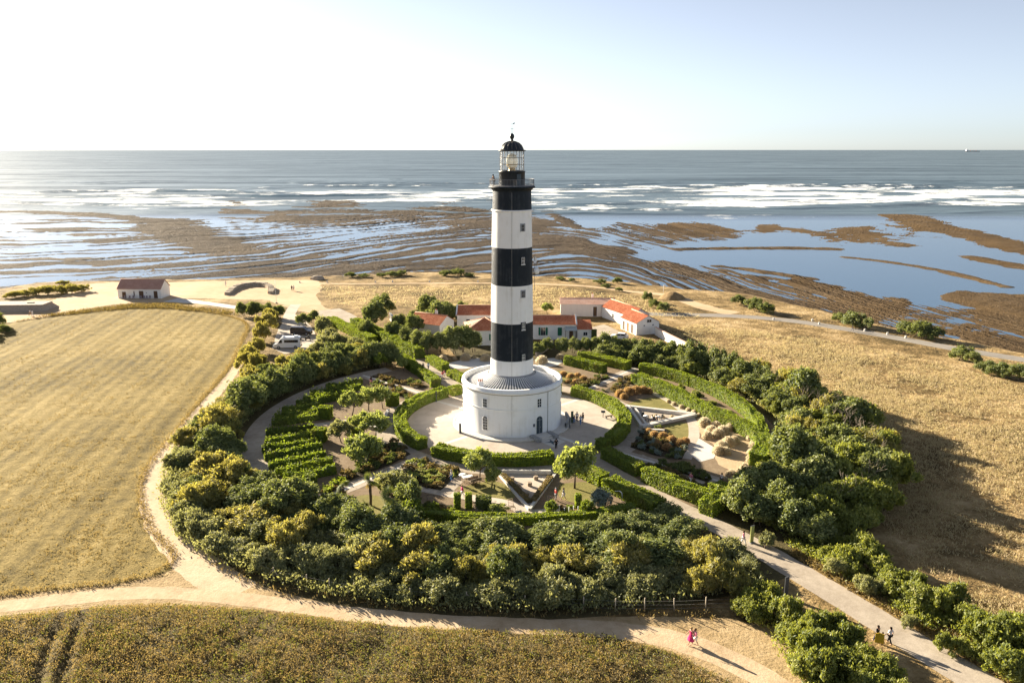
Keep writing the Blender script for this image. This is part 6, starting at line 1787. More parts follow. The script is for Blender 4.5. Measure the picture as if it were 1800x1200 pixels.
for i in range(len(ln) - 1):
    d = ln[i + 1] - ln[i]; f_ = .75 + .5 * math.sin(math.pi * i / len(ln)) + rng.uniform(-.12, .12)
    mb = MB(); mb.box((0, 0, f_ / 2), (np.hypot(*d) * .97, 2.0 + rng.uniform(-.3, .3), f_), 0, .15, .86); mb.build('stone', M['stone'], cw, (ln[i][0], ln[i][1], 0), math.atan2(d[1], d[0]))
g = G(558, 491); mb = MB(); mb.lathe([(1.6, 0), (1.5, .7), (1.0, 1.2), (.3, 1.4), (0, 1.42)], 9, smooth=False); o = mb.build('boulder', M['stone'], None, g); o.scale = (1.6, 1, 1); tag(o, 'grey boulder where the shore path begins', 'boulder')
t = thing('flagpole', 'slim white mast on the sandy ground by the car park', 'mast', G(486, 533))
mb = MB(); mb.tube([(0, 0, 0), (0, 0, 7)], [.06, .035], 6); mb.build('pole', M['frame_white'], t)
mb = MB(); mb.lathe([(.35, 0), (.3, .25), (.08, .3)], 8); mb.build('foot', M['conc'], t)
for k, (px, py) in enumerate([(527, 497), (575, 497), (660, 497), (690, 496), (755, 496), (840, 496)]):
    g = G(px, py); mb = MB(); mb.box((0, 0, .3), (.5, .35, .6), 0, .06, .85)
    obj_items.append((tag(mb.build('marker_stone', M['pale_stone'], None, g), 'white marker stone along the shore path', 'stone', 'shore path stones'), 'white marker stone along the shore path'))
for k, (px, py) in enumerate([(1360, 562), (1428, 564), (1440, 570), (1520, 582), (1560, 588), (1592, 594)]):
    g = G(px, py); mb = MB(); mb.box((0, 0, .3), (.45, .35, .6), 0, .06, .85)
    obj_items.append((tag(mb.build('marker_stone', M['pale_stone'], None, g), 'white marker stone along the coast road', 'stone', 'coast road stones'), 'white marker stone along the coast road'))
g = G(1182, 524); mb = MB(); mb.lathe([(4.0, 0), (3.0, .9), (1.2, 1.8), (0, 2.0)], 12); o = mb.build('earth_mound', M['slope'], None, g); tag(o, 'grey earth mound beside the shore path beyond the houses', 'mound')
g = G(1166, 515); mb = MB(); mb.tube([(0, 0, 0), (0, 0, 2.6)], .06, 5); mb.box((.25, 0, 2.3), (.7, .05, .45)); tag(mb.build('path_sign', M['frame_white'], None, g), 'white sign post beside the earth mound', 'sign')

# wire fence along the belt
fence = thing('wire_fence', 'wooden post and wire fence along the near edge of the shrub belt', 'fence')
fp = [(419, 987), (450, 1004), (482, 1019), (540, 1031), (580, 1039), (624, 1046), (672, 1051), (722, 1056), (771, 1060), (820, 1063), (871, 1067), (922, 1069), (974, 1070), (1026, 1071), (1081, 1074), (1133, 1074), (1185, 1074), (1240, 1072), (1295, 1070), (1340, 1078)]
pm_ = MB(); pm_.tube([(0, 0, -.05), (0, 0, 1.45)], [.06, .055], 6); pmm = pm_.mesh('post')
gs = [G(*p) for p in fp]
for g in gs: link('post', pmm, M['wood_pale'], fence, g, (R(rng.uniform(-3, 3)), R(rng.uniform(-3, 3)), 0))
for h in (.35, .75, 1.15):
    mb = MB(); mb.tube([(g.x, g.y - .06, h) for g in gs], .008, 3, cap=False); mb.build('wire', M['cable'], fence)
for k in (2, 5, 9):
    g = gs[k]; d = (gs[k + 1] - gs[k - 1]).normalized()
    for s in (-1, 1):
        mb = MB(); mb.tube([(g.x + d.x * s * 1.15, g.y + d.y * s * 1.15, 0), (g.x + d.x * s * .05, g.y + d.y * s * .05, 1.2)], .045, 5); mb.build('brace', M['wood_pale'], fence)

# ------------------------------------------------------------------ garden furniture
# pointed terrace with stone kerbs and planted edges
def kerb(parent, a, b_, w, h, mat, name='kerb', z=0.02):
    a = Vector((*a, 0)) if len(a) == 2 else Vector(a); b_ = Vector((*b_, 0)) if len(b_) == 2 else Vector(b_)
    d = b_ - a; mb_ = MB(); mb_.box((0, 0, h / 2), (d.length, w, h)); return mb_.build(name, mat, parent, ((a.x + b_.x) / 2, (a.y + b_.y) / 2, z), math.atan2(d.y, d.x))
t = thing('pointed_terrace', 'sunken triangular stone terrace with its point towards the shrub belt', 'terrace')
A_, B_, C_ = G(875, 832), G(931, 897), G(975, 836)
o = sheet('floor', [A_, B_, C_], 0.030, M['plaza']); o.parent = t
kerb(t, A_, B_, .4, .3, M['pale_stone']); kerb(t, C_, B_, .4, .3, M['pale_stone'], z=.024); kerb(t, G(882, 832), G(968, 833), .4, .55, M['pale_stone'])
for lab, a, b_ in (('planted strip along the left side of the pointed terrace', (884, 838), (928, 884)), ('planted strip along the right side of the pointed terrace', (968, 842), (937, 884))):
    hedge(lab, gp(a, b_), .75, .6, mat='heath', name='planted_strip', cat='hedge', leaf=.12, dens=70)
def stool(px, py, label):
    g = G(px, py); mb_ = MB(); mb_.lathe([(.28, .03), (.34, .3), (.3, .55)], 10, capt=True); obj_items.append((tag(mb_.build('stone_pot', M['wood'], None, g), label, 'pot', 'terrace pots'), label))
for px, py in ((911, 857), (931, 854), (926, 871), (942, 843), (900, 845)): stool(px, py, 'small round pot on the pointed terrace')
# triangular terrace east
t = thing('triangular_terrace', 'long triangular terrace edged with pale stone in the east garden', 'terrace')
A_, B_, C_ = G(1103, 717), G(1127, 752), G(1222, 731)
o = sheet('floor', [A_, B_, C_], 0.030, M['gravel']); o.parent = t
kerb(t, A_, C_, .7, .5, M['pale_stone']); kerb(t, B_, C_, .9, .45, M['pale_stone'], z=.024); kerb(t, A_, B_, .5, .6, M['pale_stone'], z=.022); kerb(t, G(1116, 719), G(1136, 748), .3, .35, M['pale_stone'])
for k, (px, py) in enumerate(((1152, 732), (1166, 734), (1181, 733))):
    mound(px, py, .33, 'small straw grass in a pot on the triangular terrace', group='terrace grasses')
M['furn'] = plain('dark_furniture', (0.06, 0.065, 0.07), .6)
def table(px, py, label):
    g = G(px, py); t_ = thing('garden_table', label, 'table', g)
    mb_ = MB(); mb_.lathe([(0, .72), (.42, .72), (.42, .76), (0, .77)], 14); mb_.build('table_top', M['frame_white'], t_)
    mb_ = MB(); mb_.tube([(0, 0, 0), (0, 0, .72)], .04, 6); mb_.lathe([(.25, 0.01), (.2, .04), (0, .05)], 10); mb_.build('leg', M['furn'], t_)
table(1135, 738, 'round table at the wide end of the triangular terrace')
table(1156, 739, 'round table in the middle of the triangular terrace')
for k, (px, py) in enumerate(((1130, 735), (1142, 741), (1150, 742), (1162, 738))):
    obj_items.append((tag(link('garden_chair', chm, M['furn'], None, G(px, py), k * 1.3), 'dark chair on the triangular terrace', 'chair', 'triangular terrace chairs'), 'dark chair on the triangular terrace'))
t = thing('stone_bench', 'white stone bench in the shade below the triangular terrace', 'bench', G(1155, 759), R(-8))
mb = MB(); mb.box((0, 0, .42), (2.3, .5, .12)); mb.build('seat', M['pale_stone'], t)
for s in (-1, 1):
    mb = MB(); mb.box((s * .8, 0, .18), (.25, .42, .36)); mb.build('leg', M['pale_stone'], t)
# curved seat wall under small trees
wall_run('curved_kerb', 'curved pale kerb beside the small pale trees', gp((683, 724), (676, 740), (674, 756)), .35, .5, M['pale_stone'])
wall_run('straight_kerb', 'pale kerb below the three round trees', gp((645, 752), (674, 757)), .35, .4, M['pale_stone'])
# cart and sun loungers by the herb bed
t = thing('wooden_cart', 'old wooden cart with spoked wheels on the lawn by the herb bed', 'cart', G(834, 852), R(35))
mb = MB(); mb.box((0, 0, .75), (1.7, .9, .12)); mb.box((0, .42, .92), (1.7, .06, .3)); mb.box((0, -.42, .92), (1.7, .06, .3)); mb.tube([(.85, .3, .75), (2.1, .3, .35)], .04, 5); mb.tube([(.85, -.3, .75), (2.1, -.3, .35)], .04, 5); mb.build('bed', M['wood'], t)
for s in (-1, 1):
    mb = MB(); mb.tube([(.55 * math.cos(a), s * .55, .56 + .55 * math.sin(a)) for a in np.linspace(0, 2 * math.pi, 15)], .045, 4)
    for k in range(6): mb.tube([(0, s * .55, .56), (.53 * math.cos(k), s * .55, .56 + .53 * math.sin(k))], .025, 4)
    mb.build('wheel', M['wood_dark'], t)
for k, (px, py, lab) in enumerate(((814, 843, 'white parasol-less round table by the herb bed'), (822, 846, 'tilted white board table beside the cart'))):
    g = G(px, py); t = thing('white_table', lab.replace('parasol-less ', ''), 'table', g, .4)
    mb = MB()
    if k == 0: mb.lathe([(0, .72), (.55, .72), (.55, .77), (0, .78)], 16)
    else: mb.box((0, 0, .75), (1.5, .8, .06))
    mb.build('table_top', M['frame_white'], t)
    for sx in (-1, 1):
        for sy in (-1, 1):
            mb = MB(); mb.box((sx * (.3 if k == 0 else .65), sy * .3, .36), (.05, .05, .72)); mb.build('leg', M['wood'], t)
# slatted wooden recliners
def recliner(px, py, rz, label):
    t_ = thing('slatted_chair', label, 'chair', G(px, py), rz)
    mb_ = MB()
    for s in (-1, 1):
        mb_.tube([(s * .32, -.6, .32), (s * .32, .1, .36), (s * .32, .55, 1.05)], .03, 4); mb_.tube([(s * .32, -.5, 0), (s * .32, -.5, .34)], .03, 4); mb_.tube([(s * .32, .35, 0), (s * .32, .2, .5)], .03, 4)
    mb_.build('frame', M['wood'], t_)
    for k in range(10):
        v_ = k / 9; y_, z_ = (-.58 + v_ * 1.25, .36) if v_ < .5 else (.08 + (v_ - .5) * .95, .38 + (v_ - .5) * 1.35)
        mb_ = MB(); mb_.box((0, y_, z_), (.66, .075, .025)); mb_.build('slat', M['wood'], t_)
recliner(899, 893, R(20), 'slatted wooden chair left of the terrace point'); recliner(964, 888, R(-25), 'slatted wooden chair right of the terrace point'); recliner(841, 903, R(80), 'slatted wooden lounger by the low southern hedge')
t = thing('trellis', 'small dark metal trellis frame in the bed left of the pillars', 'trellis', G(757, 882))
for s in (-1, 1):
    mb = MB(); mb.box((s * .45, 0, .5), (.04, .04, 1.0)); mb.build('post', M['furn'], t)
mb = MB(); mb.box((0, 0, .98), (.9, .04, .04)); mb.box((0, 0, .5), (.9, .04, .03)); mb.build('rail', M['furn'], t)
t = thing('barrel_arch', 'wooden slatted barrel arch by the southern hedge', 'arch', G(1068, 907), R(10))
for s in (-.35, .35):
    mb = MB(); mb.tube([(.75 * math.cos(a), s, .05 + .95 * math.sin(a)) for a in np.linspace(0, math.pi, 12)], .035, 4); mb.build('hoop', M['wood'], t)
for k in range(11):
    a = math.pi * (k + .5) / 11; mb = MB(); mb.box((.76 * math.cos(a), 0, .06 + .96 * math.sin(a)), (.05, .85, .05)); mb.build('slat', M['wood_pale'], t)
t = thing('arched_lamp', 'tall double curved pale lamp in the kitchen garden', 'lamp', G(1093, 897))
for dx in (0, .35):
    mb = MB(); mb.tube([(0, 0, 0), (0, 0, 1.9), (-.1 + dx * .1, 0, 2.4), (-.45 + dx * .3, 0, 2.65), (-.95 + dx, 0, 2.6)], .03, 5); mb.build('arm', M['frame_white'], t)
stk = MB(); stk.tube([(0, 0, 0), (0, 0, 1.2)], .045, 5); stm_ = stk.mesh('garden_stake')
for px, py in ((983, 903), (1000, 906), (1008, 904), (1016, 905), (992, 908)):
    obj_items.append((tag(link('garden_stake', stm_, M['frame_white'], None, G(px, py)), 'pale upright stake in the vegetable bed', 'stake', 'garden stakes'), 'pale upright stake in the vegetable bed'))
# posts and boards on the plaza
def post_board(px, py, w, h, label, mat, cat='panel', rz=0.0):
    t_ = thing('info_panel', label, cat, G(px, py, .02), rz)
    mb_ = MB(); mb_.box((0, 0, h / 2 + .05), (w, .09, h)); mb_.build('board', mat, t_)
    mb_ = MB(); mb_.box((0, 0, .03), (w + .2, .4, .06)); mb_.build('base', M['grey_stone'], t_)
    mb_ = MB(); mb_.box((0, 0, h + .08), (w + .04, .12, .06)); mb_.build('cap', M['furn'], t_)
M['sign_green'] = plain('yellow_green_sign', (0.34, 0.36, 0.12), .5)
M['panel_green'] = plain('green_panel', (0.10, 0.14, 0.09), .5)
post_board(809, 761, .35, 1.5, 'dark upright panel on the left of the plaza', M['furn'], rz=.6)
post_board(1005.5, 743, .42, 1.9, 'green upright panel beside the group of visitors', M['panel_green'], rz=.3)
post_board(1001.5, 752, .16, 1.6, 'slim dark post at the edge of the stone apron', M['furn'], 'post')
post_board(767, 706, .16, 1.9, 'slim dark post at the north-west gap of the plaza', M['furn'], 'post')
post_board(986, 692, .16, 1.5, 'slim dark post behind the lighthouse base on the right', M['furn'], 'post')
post_board(1321, 953, .5, 2.0, 'yellow green upright sign beside the entrance path', M['sign_green'], 'sign', .5)
post_board(1381, 1048, .5, 2.1, 'dark upright sign seen from behind beside the path', M['furn'], 'sign', .5)
t = thing('viewing_plate', 'small slanted orientation table on the right of the plaza', 'orientation table', G(1060, 733, .02))
mb = MB(); mb.tube([(0, 0, 0), (0, 0, .9)], .06, 6); mb.build('leg', M['furn'], t)
mb = MB(); mb.add([(-.35, -.25, .85), (.35, -.25, .85), (.35, .25, 1.05), (-.35, .25, 1.05), (-.35, -.25, .9), (.35, -.25, .9), (.35, .25, 1.1), (-.35, .25, 1.1)], [(3, 2, 1, 0), (4, 5, 6, 7), (0, 1, 5, 4), (1, 2, 6, 5), (2, 3, 7, 6), (3, 0, 4, 7)]); mb.build('plate', M['furn'], t)
t = thing('low_bench', 'low dark bench beside the orientation table', 'bench', G(1070, 735, .02), .5)
mb = MB(); mb.box((0, 0, .42), (1.4, .4, .08)); mb.build('seat', M['wood_dark'], t)
for s in (-1, 1):
    mb = MB(); mb.box((s * .5, 0, .2), (.08, .35, .4)); mb.build('leg', M['furn'], t)

# ------------------------------------------------------------------ vehicles
M['car_white'] = plain('white_car_paint', (0.75, 0.76, 0.77), .25, 0, .03, 1, .5)
M['car_dark'] = plain('dark_car_paint', (0.05, 0.038, 0.035), .25, 0, .05, 1, .5)
M['car_silver'] = plain('silver_car_paint', (0.50, 0.52, 0.54), .3, .3, .04, 1, .5)
M['tyre'] = plain('tyre_rubber', (0.02, 0.02, 0.02), .85)
M['rim'] = plain('wheel_rim', (0.45, 0.46, 0.48), .35, .6)
M['lamp_clear'] = plain('headlight_glass', (0.8, 0.82, 0.85), .1, 0, .02)
M['lamp_red'] = plain('tail_light', (0.35, 0.01, 0.01), .2)
def vehicle(name, label, cat, loc, rz, prof, W, paint, glass_side, wind, wheels, wr, roofbits=None):
    """prof: side outline (x,z) from front to back; narrowed towards the roof"""
    t_ = thing(name, label, cat, loc, rz)
    zmax = max(p_[1] for p_ in prof); zw = zmax * .52
    def half(z): return W / 2 * (1 - .10 * max(0, (z - zw) / (zmax - zw)))
    mb_ = MB(); n_ = len(prof); vs = []
    for s in (-1, -.93, .93, 1):
        for (x_, z_) in prof:
            k_ = 1.0 if abs(s) < .95 else .985
            vs.append((x_ * k_, s * half(z_), z_ if abs(s) < .95 else (z_ - .03 if z_ > zw else z_)))
    fs = []
    for k in range(3):
        for i_ in range(n_): fs.append((k * n_ + i_, k * n_ + (i_ + 1) % n_, (k + 1) * n_ + (i_ + 1) % n_, (k + 1) * n_ + i_))
    tri = tessellate_polygon([[Vector((p_[0], p_[1], 0)) for p_ in prof]])
    for tr in tri: fs += [tuple(tr), tuple(i_ + 3 * n_ for i_ in reversed(tr))]
    mb_.add(vs, fs); mb_.build('body', paint, t_)
    for poly in glass_side:
        for s in (-1, 1):
            mb_ = MB(); vs = [(x_, s * (half(z_) + .012), z_) for x_, z_ in poly] + [(x_, s * (half(z_) - .03), z_) for x_, z_ in poly]; m_ = len(poly)
            mb_.add(vs, [tuple(range(m_)), tuple(reversed(range(m_, 2 * m_)))] + [(i_, (i_ + 1) % m_, (i_ + 1) % m_ + m_, i_ + m_) for i_ in range(m_)]); mb_.build('side_window', M['dark_glass'], t_)
    for nm, (x0, z0_), (x1, z1_) in wind:
        mb_ = MB(); d = Vector((x1 - x0, 0, z1_ - z0_)).normalized(); nn = Vector((-d.z, 0, d.x)) * (.015 if nm == 'rear_window' else .015)
        if (nm == 'windscreen') == (nn.x < 0): nn = -nn if nm == 'windscreen' and nn.x < 0 else nn
        if nm == 'windscreen' and nn.x < 0: nn = -nn
        if nm == 'rear_window' and nn.x > 0: nn = -nn
        vs = []
        for off in (1, -2):
            for (x_, z_) in ((x0, z0_), (x1, z1_)):
                for s in (-1, 1): vs.append((x_ + nn.x * off, s * (half(z_) - .12), z_ + nn.z * off))
        mb_.add(vs, [(0, 1, 3, 2), (6, 7, 5, 4), (0, 4, 5, 1), (2, 3, 7, 6), (0, 2, 6, 4), (1, 5, 7, 3)]); mb_.build(nm, M['dark_glass'], t_)
    for x_ in wheels:
        for s in (-1, 1):
            e_ = bpy.data.objects.new('wheel', None); COL.objects.link(e_); e_.parent = t_; e_.location = (x_, s * (W / 2 - .09), wr)
            mb_ = MB(); pr = [(wr * .62, -.11), (wr * .95, -.11), (wr, -.07), (wr, .07), (wr * .95, .11), (wr * .62, .11)]
            mb_.lathe(pr, 18); o_ = mb_.build('tyre', M['tyre'], e_, rot=(R(90), 0, 0))
            mb_ = MB(); mb_.lathe([(0, .10), (wr * .2, .11), (wr * .62, .09), (wr * .63, -.09), (0, -.09)], 14); mb_.build('rim', M['rim'], e_, rot=(R(90) * s * -1, 0, 0))
    xf = max(p_[0] for p_ in prof); xb = min(p_[0] for p_ in prof)
    for s in (-1, 1):
        mb_ = MB(); mb_.box((xf - .10, s * W * .36, zmax * .36), (.20, .30, .18), 0, .03); mb_.build('headlight', M['lamp_clear'], t_)
        mb_ = MB(); mb_.box((xb + .03, s * W * .44, zmax * .48), (.08, .14, .32)); mb_.build('tail_light', M['lamp_red'], t_)
        mb_ = MB(); mb_.box((xf - 1.35 if zmax > 2 else xf - 1.45, s * (W / 2 + .08), zmax * .56), (.12, .18, .18)); mb_.build('mirror', M['furn'], t_)
    for (x_, ) in (((xf - .02),), ((xb + .02),)):
        mb_ = MB(); mb_.box((x_, 0, zmax * .19), (.14, W * .94, .2), 0, .04); mb_.build('bumper', M['furn'], t_)
    for (nm, c_, d_) in (roofbits or []):
        mb_ = MB(); mb_.box(c_, d_, 0, .08, .9); mb_.build(nm, M['car_white'], t_)
    return t_
van_prof = [(2.95, .35), (3.0, .75), (2.85, 1.05), (2.15, 1.30), (1.50, 2.25), (1.15, 2.52), (.6, 2.60), (-2.7, 2.62), (-2.9, 2.5), (-2.98, 1.2), (-2.95, .4), (-1.3, .3), (1.2, .3)]
c = (G(485, 614) + G(524, 612)) / 2
vehicle('camper_van', 'silver white high roofed camper van facing left in the car park', 'van', (c.x, c.y + .9, .015), R(184), van_prof, 2.05, M['car_white'],
        [[(2.0, 1.38), (1.05, 1.38), (1.05, 2.05), (1.5, 2.05)], [(.6, 1.45), (-2.5, 1.45), (-2.5, 2.05), (.6, 2.05)]], [('windscreen', (2.10, 1.36), (1.52, 2.20)), ('rear_window', (-2.955, 1.5), (-2.915, 2.3))], (1.9, -1.85), .36,
        [('roof_vent', (.9, 0, 2.72), (.6, .6, .22)), ('roof_box', (-1.9, 0, 2.75), (.9, 1.0, .25))])
van2 = [(2.45, .35), (2.5, .8), (2.35, 1.05), (1.55, 1.2), (.85, 1.85), (.5, 1.95), (-2.3, 1.97), (-2.45, 1.8), (-2.5, 1.0), (-2.45, .35), (-1.2, .28), (1.0, .28)]
c = (G(512, 590) + G(545, 588)) / 2
vehicle('passenger_van', 'dark brown minibus van parked behind the white camper', 'van', (c.x, c.y + .8, .015), R(-4), van2, 1.95, M['car_dark'],
        [[(1.35, 1.22), (.35, 1.22), (.35, 1.72), (.85, 1.72)], [(.2, 1.22), (-1.0, 1.22), (-1.0, 1.74), (.2, 1.74)], [(-1.15, 1.22), (-2.25, 1.22), (-2.2, 1.74), (-1.15, 1.74)]], [('windscreen', (1.5, 1.24), (.88, 1.82)), ('rear_window', (-2.485, 1.15), (-2.46, 1.7))], (1.5, -1.5), .33)
carp = [(2.05, .3), (2.1, .62), (1.9, .82), (.95, .95), (.3, 1.42), (-.1, 1.48), (-1.35, 1.46), (-1.95, 1.02), (-2.05, .8), (-2.05, .35), (-1.1, .25), (1.0, .25)]
g = G(1089, 596)
vehicle('parked_car', 'small white car parked in the courtyard of the white houses', 'car', (g.x, g.y + .4, .012), R(160), carp, 1.75, M['car_white'],
        [[(.8, .98), (-.35, .98), (-.35, 1.36), (.3, 1.36)], [(-.45, .98), (-1.7, .98), (-1.3, 1.36), (-.45, 1.36)]], [('windscreen', (.92, .99), (.32, 1.39)), ('rear_window', (-1.93, 1.05), (-1.4, 1.43))], (1.3, -1.3), .31)
# motor scooter
t = thing('motor_scooter', 'dark motor scooter parked between the two vans', 'scooter', G(541, 597), R(60))
for x_ in (-.62, .62):
    mb = MB(); mb.lathe([(.12, -.06), (.24, -.06), (.27, 0), (.24, .06), (.12, .06)], 14); w_ = mb.build('wheel', M['tyre'], t, (x_, 0, .27), (R(90), 0, 0))
mb = MB(); mb.xprism([(-.15, .3), (.15, .3), (.13, .7), (-.13, .7)], -.75, -.05); mb.box((.1, 0, .32), (.6, .3, .08)); mb.xprism([(-.2, .35), (.2, .35), (.16, .95), (-.16, .95)], .36, .46); mb.build('body', M['car_dark'], t)
mb = MB(); mb.box((-.35, 0, .76), (.7, .26, .1), 0, .04); mb.build('seat', M['furn'], t)
mb = MB(); mb.tube([(.62, 0, .3), (.42, 0, 1.0)], .03, 5); mb.tube([(.4, -.32, 1.03), (.42, 0, 1.0), (.4, .32, 1.03)], .02, 5); mb.build('handlebar', M['rim'], t)
# ship on the horizon
sd_ = 20000.0; sx = (1709 - 900) / FPX * (sd_ * math.cos(PITCH) + 45 * math.sin(PITCH))
t = thing('cargo_ship', 'distant cargo ship on the horizon at the right', 'ship', (sx, sd_ - CAM_D, SEA), 0, None, (2.0, 2.0, 1.6))
mb = MB(); mb.prism([(-85, -10), (70, -10), (92, 0), (70, 10), (-85, 10)], -.5, 9); mb.build('hull', M['car_dark'], t)
mb = MB(); mb.box((-66, 0, 19), (20, 16, 20)); mb.box((-66, 0, 31), (14, 20, 4)); mb.build('bridge', M['frame_white'], t)
mb = MB()
for x_ in (-25, 10, 45): mb.tube([(x_, 0, 9), (x_, 0, 26)], 1.2, 5)
mb.build('cranes', M['pot'], t)
order_labels(obj_items)
# ------------------------------------------------------------------ people
def skin_mesh(name, pts, edges, radii, root=0):
    m_ = bpy.data.meshes.new(name); m_.from_pydata(pts, edges, [])
    o_ = bpy.data.objects.new(name, m_); COL.objects.link(o_)
    md = o_.modifiers.new('skin', 'SKIN'); md.use_smooth_shade = True
    ss = o_.modifiers.new('sub', 'SUBSURF'); ss.levels = 1; ss.render_levels = 1
    for i_, r_ in enumerate(radii):
        d_ = m_.skin_vertices[0].data[i_]; d_.radius = r_ if hasattr(r_, '__len__') else (r_, r_); d_.use_root = (i_ == root)
    dg = bpy.context.evaluated_depsgraph_get(); dg.update()
    res = bpy.data.meshes.new_from_object(o_.evaluated_get(dg), depsgraph=dg)
    res.name = name
    bpy.data.objects.remove(o_, do_unlink=True); bpy.data.meshes.remove(m_)
    return res
def pose(stride=.0, armL=(0.06, 0.0), armR=(0.06, 0.0), elbow=.12, bend=0.0):
    """joints of a 1.70 m figure facing +y; stride in metres, arm swing forwards"""
    J = {}
    J['pelvis'] = (0, 0, .92); J['waist'] = (0, .0 + bend * .1, 1.06); J['chest'] = (0, .01 + bend * .25, 1.28); J['neck'] = (0, .0 + bend * .38, 1.46); J['chin'] = (0, .02 + bend * .42, 1.53); J['head'] = (0, .02 + bend * .44, 1.62); J['crown'] = (0, .0 + bend * .45, 1.69)
    for s, nm, st, ar in ((-1, 'L', stride, armL), (1, 'R', -stride, armR)):
        J['hip' + nm] = (s * .09, 0, .88); J['knee' + nm] = (s * .095, st * .55 + .03, .48); J['ankle' + nm] = (s * .095, st - (.06 if st < 0 else 0), .09 + (.05 if st < 0 else 0)); J['toe' + nm] = (s * .11, st + .16, .035)
        J['sh' + nm] = (s * .18, .0 + bend * .33, 1.40); J['el' + nm] = (s * (.23 + ar[0]), -.02 + ar[1] * .5 + bend * .33, 1.13); J['wr' + nm] = (s * (.24 + ar[0]), ar[1] + elbow + bend * .33, .90 + abs(ar[1]) * .2); J['ha' + nm] = (s * (.235 + ar[0]), ar[1] + elbow + .05 + bend * .33, .81 + abs(ar[1]) * .3)
    return J
RAD = {'pelvis': (.155, .11), 'waist': (.13, .095), 'chest': (.16, .11), 'neck': .058, 'chin': .075, 'head': (.085, .10), 'crown': .055, 'hip': .095, 'knee': .06, 'ankle': .042, 'toe': .035, 'sh': .062, 'el': .045, 'wr': .03, 'ha': .036}
def rad(k): return RAD.get(k) or RAD[k[:-1]]
def chain(J, names, edges, grow=0.0, over=None):
    idx = {k: i_ for i_, k in enumerate(names)}
    rr = []
    for k in names:
        r_ = (over or {}).get(k, rad(k)); r_ = r_ if hasattr(r_, '__len__') else (r_, r_)
        rr.append((r_[0] + grow, r_[1] + grow))
    return [J[k] for k in names], [(idx[a], idx[b2]) for a, b2 in edges], rr
BODY_E = [('pelvis', 'waist'), ('waist', 'chest'), ('chest', 'neck'), ('neck', 'chin'), ('chin', 'head'), ('head', 'crown')] + [(a + s, b2 + s) for s in 'LR' for a, b2 in (('hip', 'knee'), ('knee', 'ankle'), ('ankle', 'toe'), ('sh', 'el'), ('el', 'wr'), ('wr', 'ha'))] + [('pelvis', 'hipL'), ('pelvis', 'hipR'), ('chest', 'shL'), ('chest', 'shR')]
def person_meshes(key, **kw):
    J = kw.pop('joints', None) or pose(**kw)
    names = ['pelvis'] + [k for k in J if k != 'pelvis']
    out = {}
    out['body'] = skin_mesh('body', *chain(J, names, BODY_E))
    tn = ['chest', 'waist', 'pelvis', 'shL', 'elL', 'shR', 'elR']
    out['shirt'] = skin_mesh('shirt', *chain(J, tn, [('chest', 'waist'), ('waist', 'pelvis'), ('chest', 'shL'), ('shL', 'elL'), ('chest', 'shR'), ('shR', 'elR')], .022))
    ln_ = ['pelvis', 'hipL', 'kneeL', 'ankleL', 'hipR', 'kneeR', 'ankleR']
    out['trousers'] = skin_mesh('trousers', *chain(J, ln_, [('pelvis', 'hipL'), ('hipL', 'kneeL'), ('kneeL', 'ankleL'), ('pelvis', 'hipR'), ('hipR', 'kneeR'), ('kneeR', 'ankleR')], .022))
    ls = ['pelvis', 'hipL', 'kneeL', 'hipR', 'kneeR']
    out['shorts'] = skin_mesh('shorts', *chain(J, ls, [('pelvis', 'hipL'), ('hipL', 'kneeL'), ('pelvis', 'hipR'), ('hipR', 'kneeR')], .028))
    mb_ = MB(); st = abs(kw.get('stride', 0))
    mb_.lathe([(.17, 1.38), (.165, 1.28), (.145, 1.06), (.19, .9), (.25 + st * .3, .62), (.29 + st * .35, .42)], 16); out['dress'] = mb_.mesh('dress')
    for v_ in out['dress'].vertices: v_.co.y *= .8
    h = Vector(J['head']); mb_ = MB(); mb_.lathe([(.088, -.10), (.112, -.03), (.116, .03), (.098, .085), (.05, .118), (0, .125)], 12, (h.x, h.y - .022, h.z)); out['hair'] = mb_.mesh('hair')
    # face: nose, eyes, mouth, ears
    mb_ = MB(); y_ = h.y + .098
    mb_.add([(-.016, y_ - .005, h.z - .045), (.016, y_ - .005, h.z - .045), (0, y_ + .025, h.z - .035), (0, y_ - .002, h.z + .02)], [(0, 1, 2), (1, 3, 2), (3, 0, 2)])
    for s in (-1, 1): mb_.box((s * .10, h.y - .005, h.z - .01), (.02, .04, .06))
    out['nose_and_ears'] = mb_.mesh('nose_and_ears')
    mb_ = MB()
    for s in (-1, 1): mb_.box((s * .034, y_ - .004, h.z + .012), (.024, .012, .012))
    mb_.box((0, y_ - .008, h.z - .072), (.045, .012, .01)); out['eyes_and_mouth'] = mb_.mesh('eyes_and_mouth')
    # hands: five short fingers
    for s, nm in ((-1, 'L'), (1, 'R')):
        w_, p_ = Vector(J['wr' + nm]), Vector(J['ha' + nm]); d_ = (p_ - w_).normalized(); mb_ = MB() if nm == 'L' else mb_h
        mb_h = mb_
        for k, (off, ln2) in enumerate(((-.028, .06), (-.009, .072), (.010, .068), (.028, .05))):
            a_ = p_ + Vector((0, off, 0)) + d_ * .02; mb_.tube([tuple(a_), tuple(a_ + d_ * ln2 * .5), tuple(a_ + d_ * ln2 + Vector((-s * .015, 0, 0)))], .009, 4)
        mb_.tube([tuple(w_.lerp(p_, .55) + Vector((0, .03, 0))), tuple(p_ + Vector((0, .06, -.02)))], .011, 4)
    out['fingers'] = mb_h.mesh('fingers')
    return out
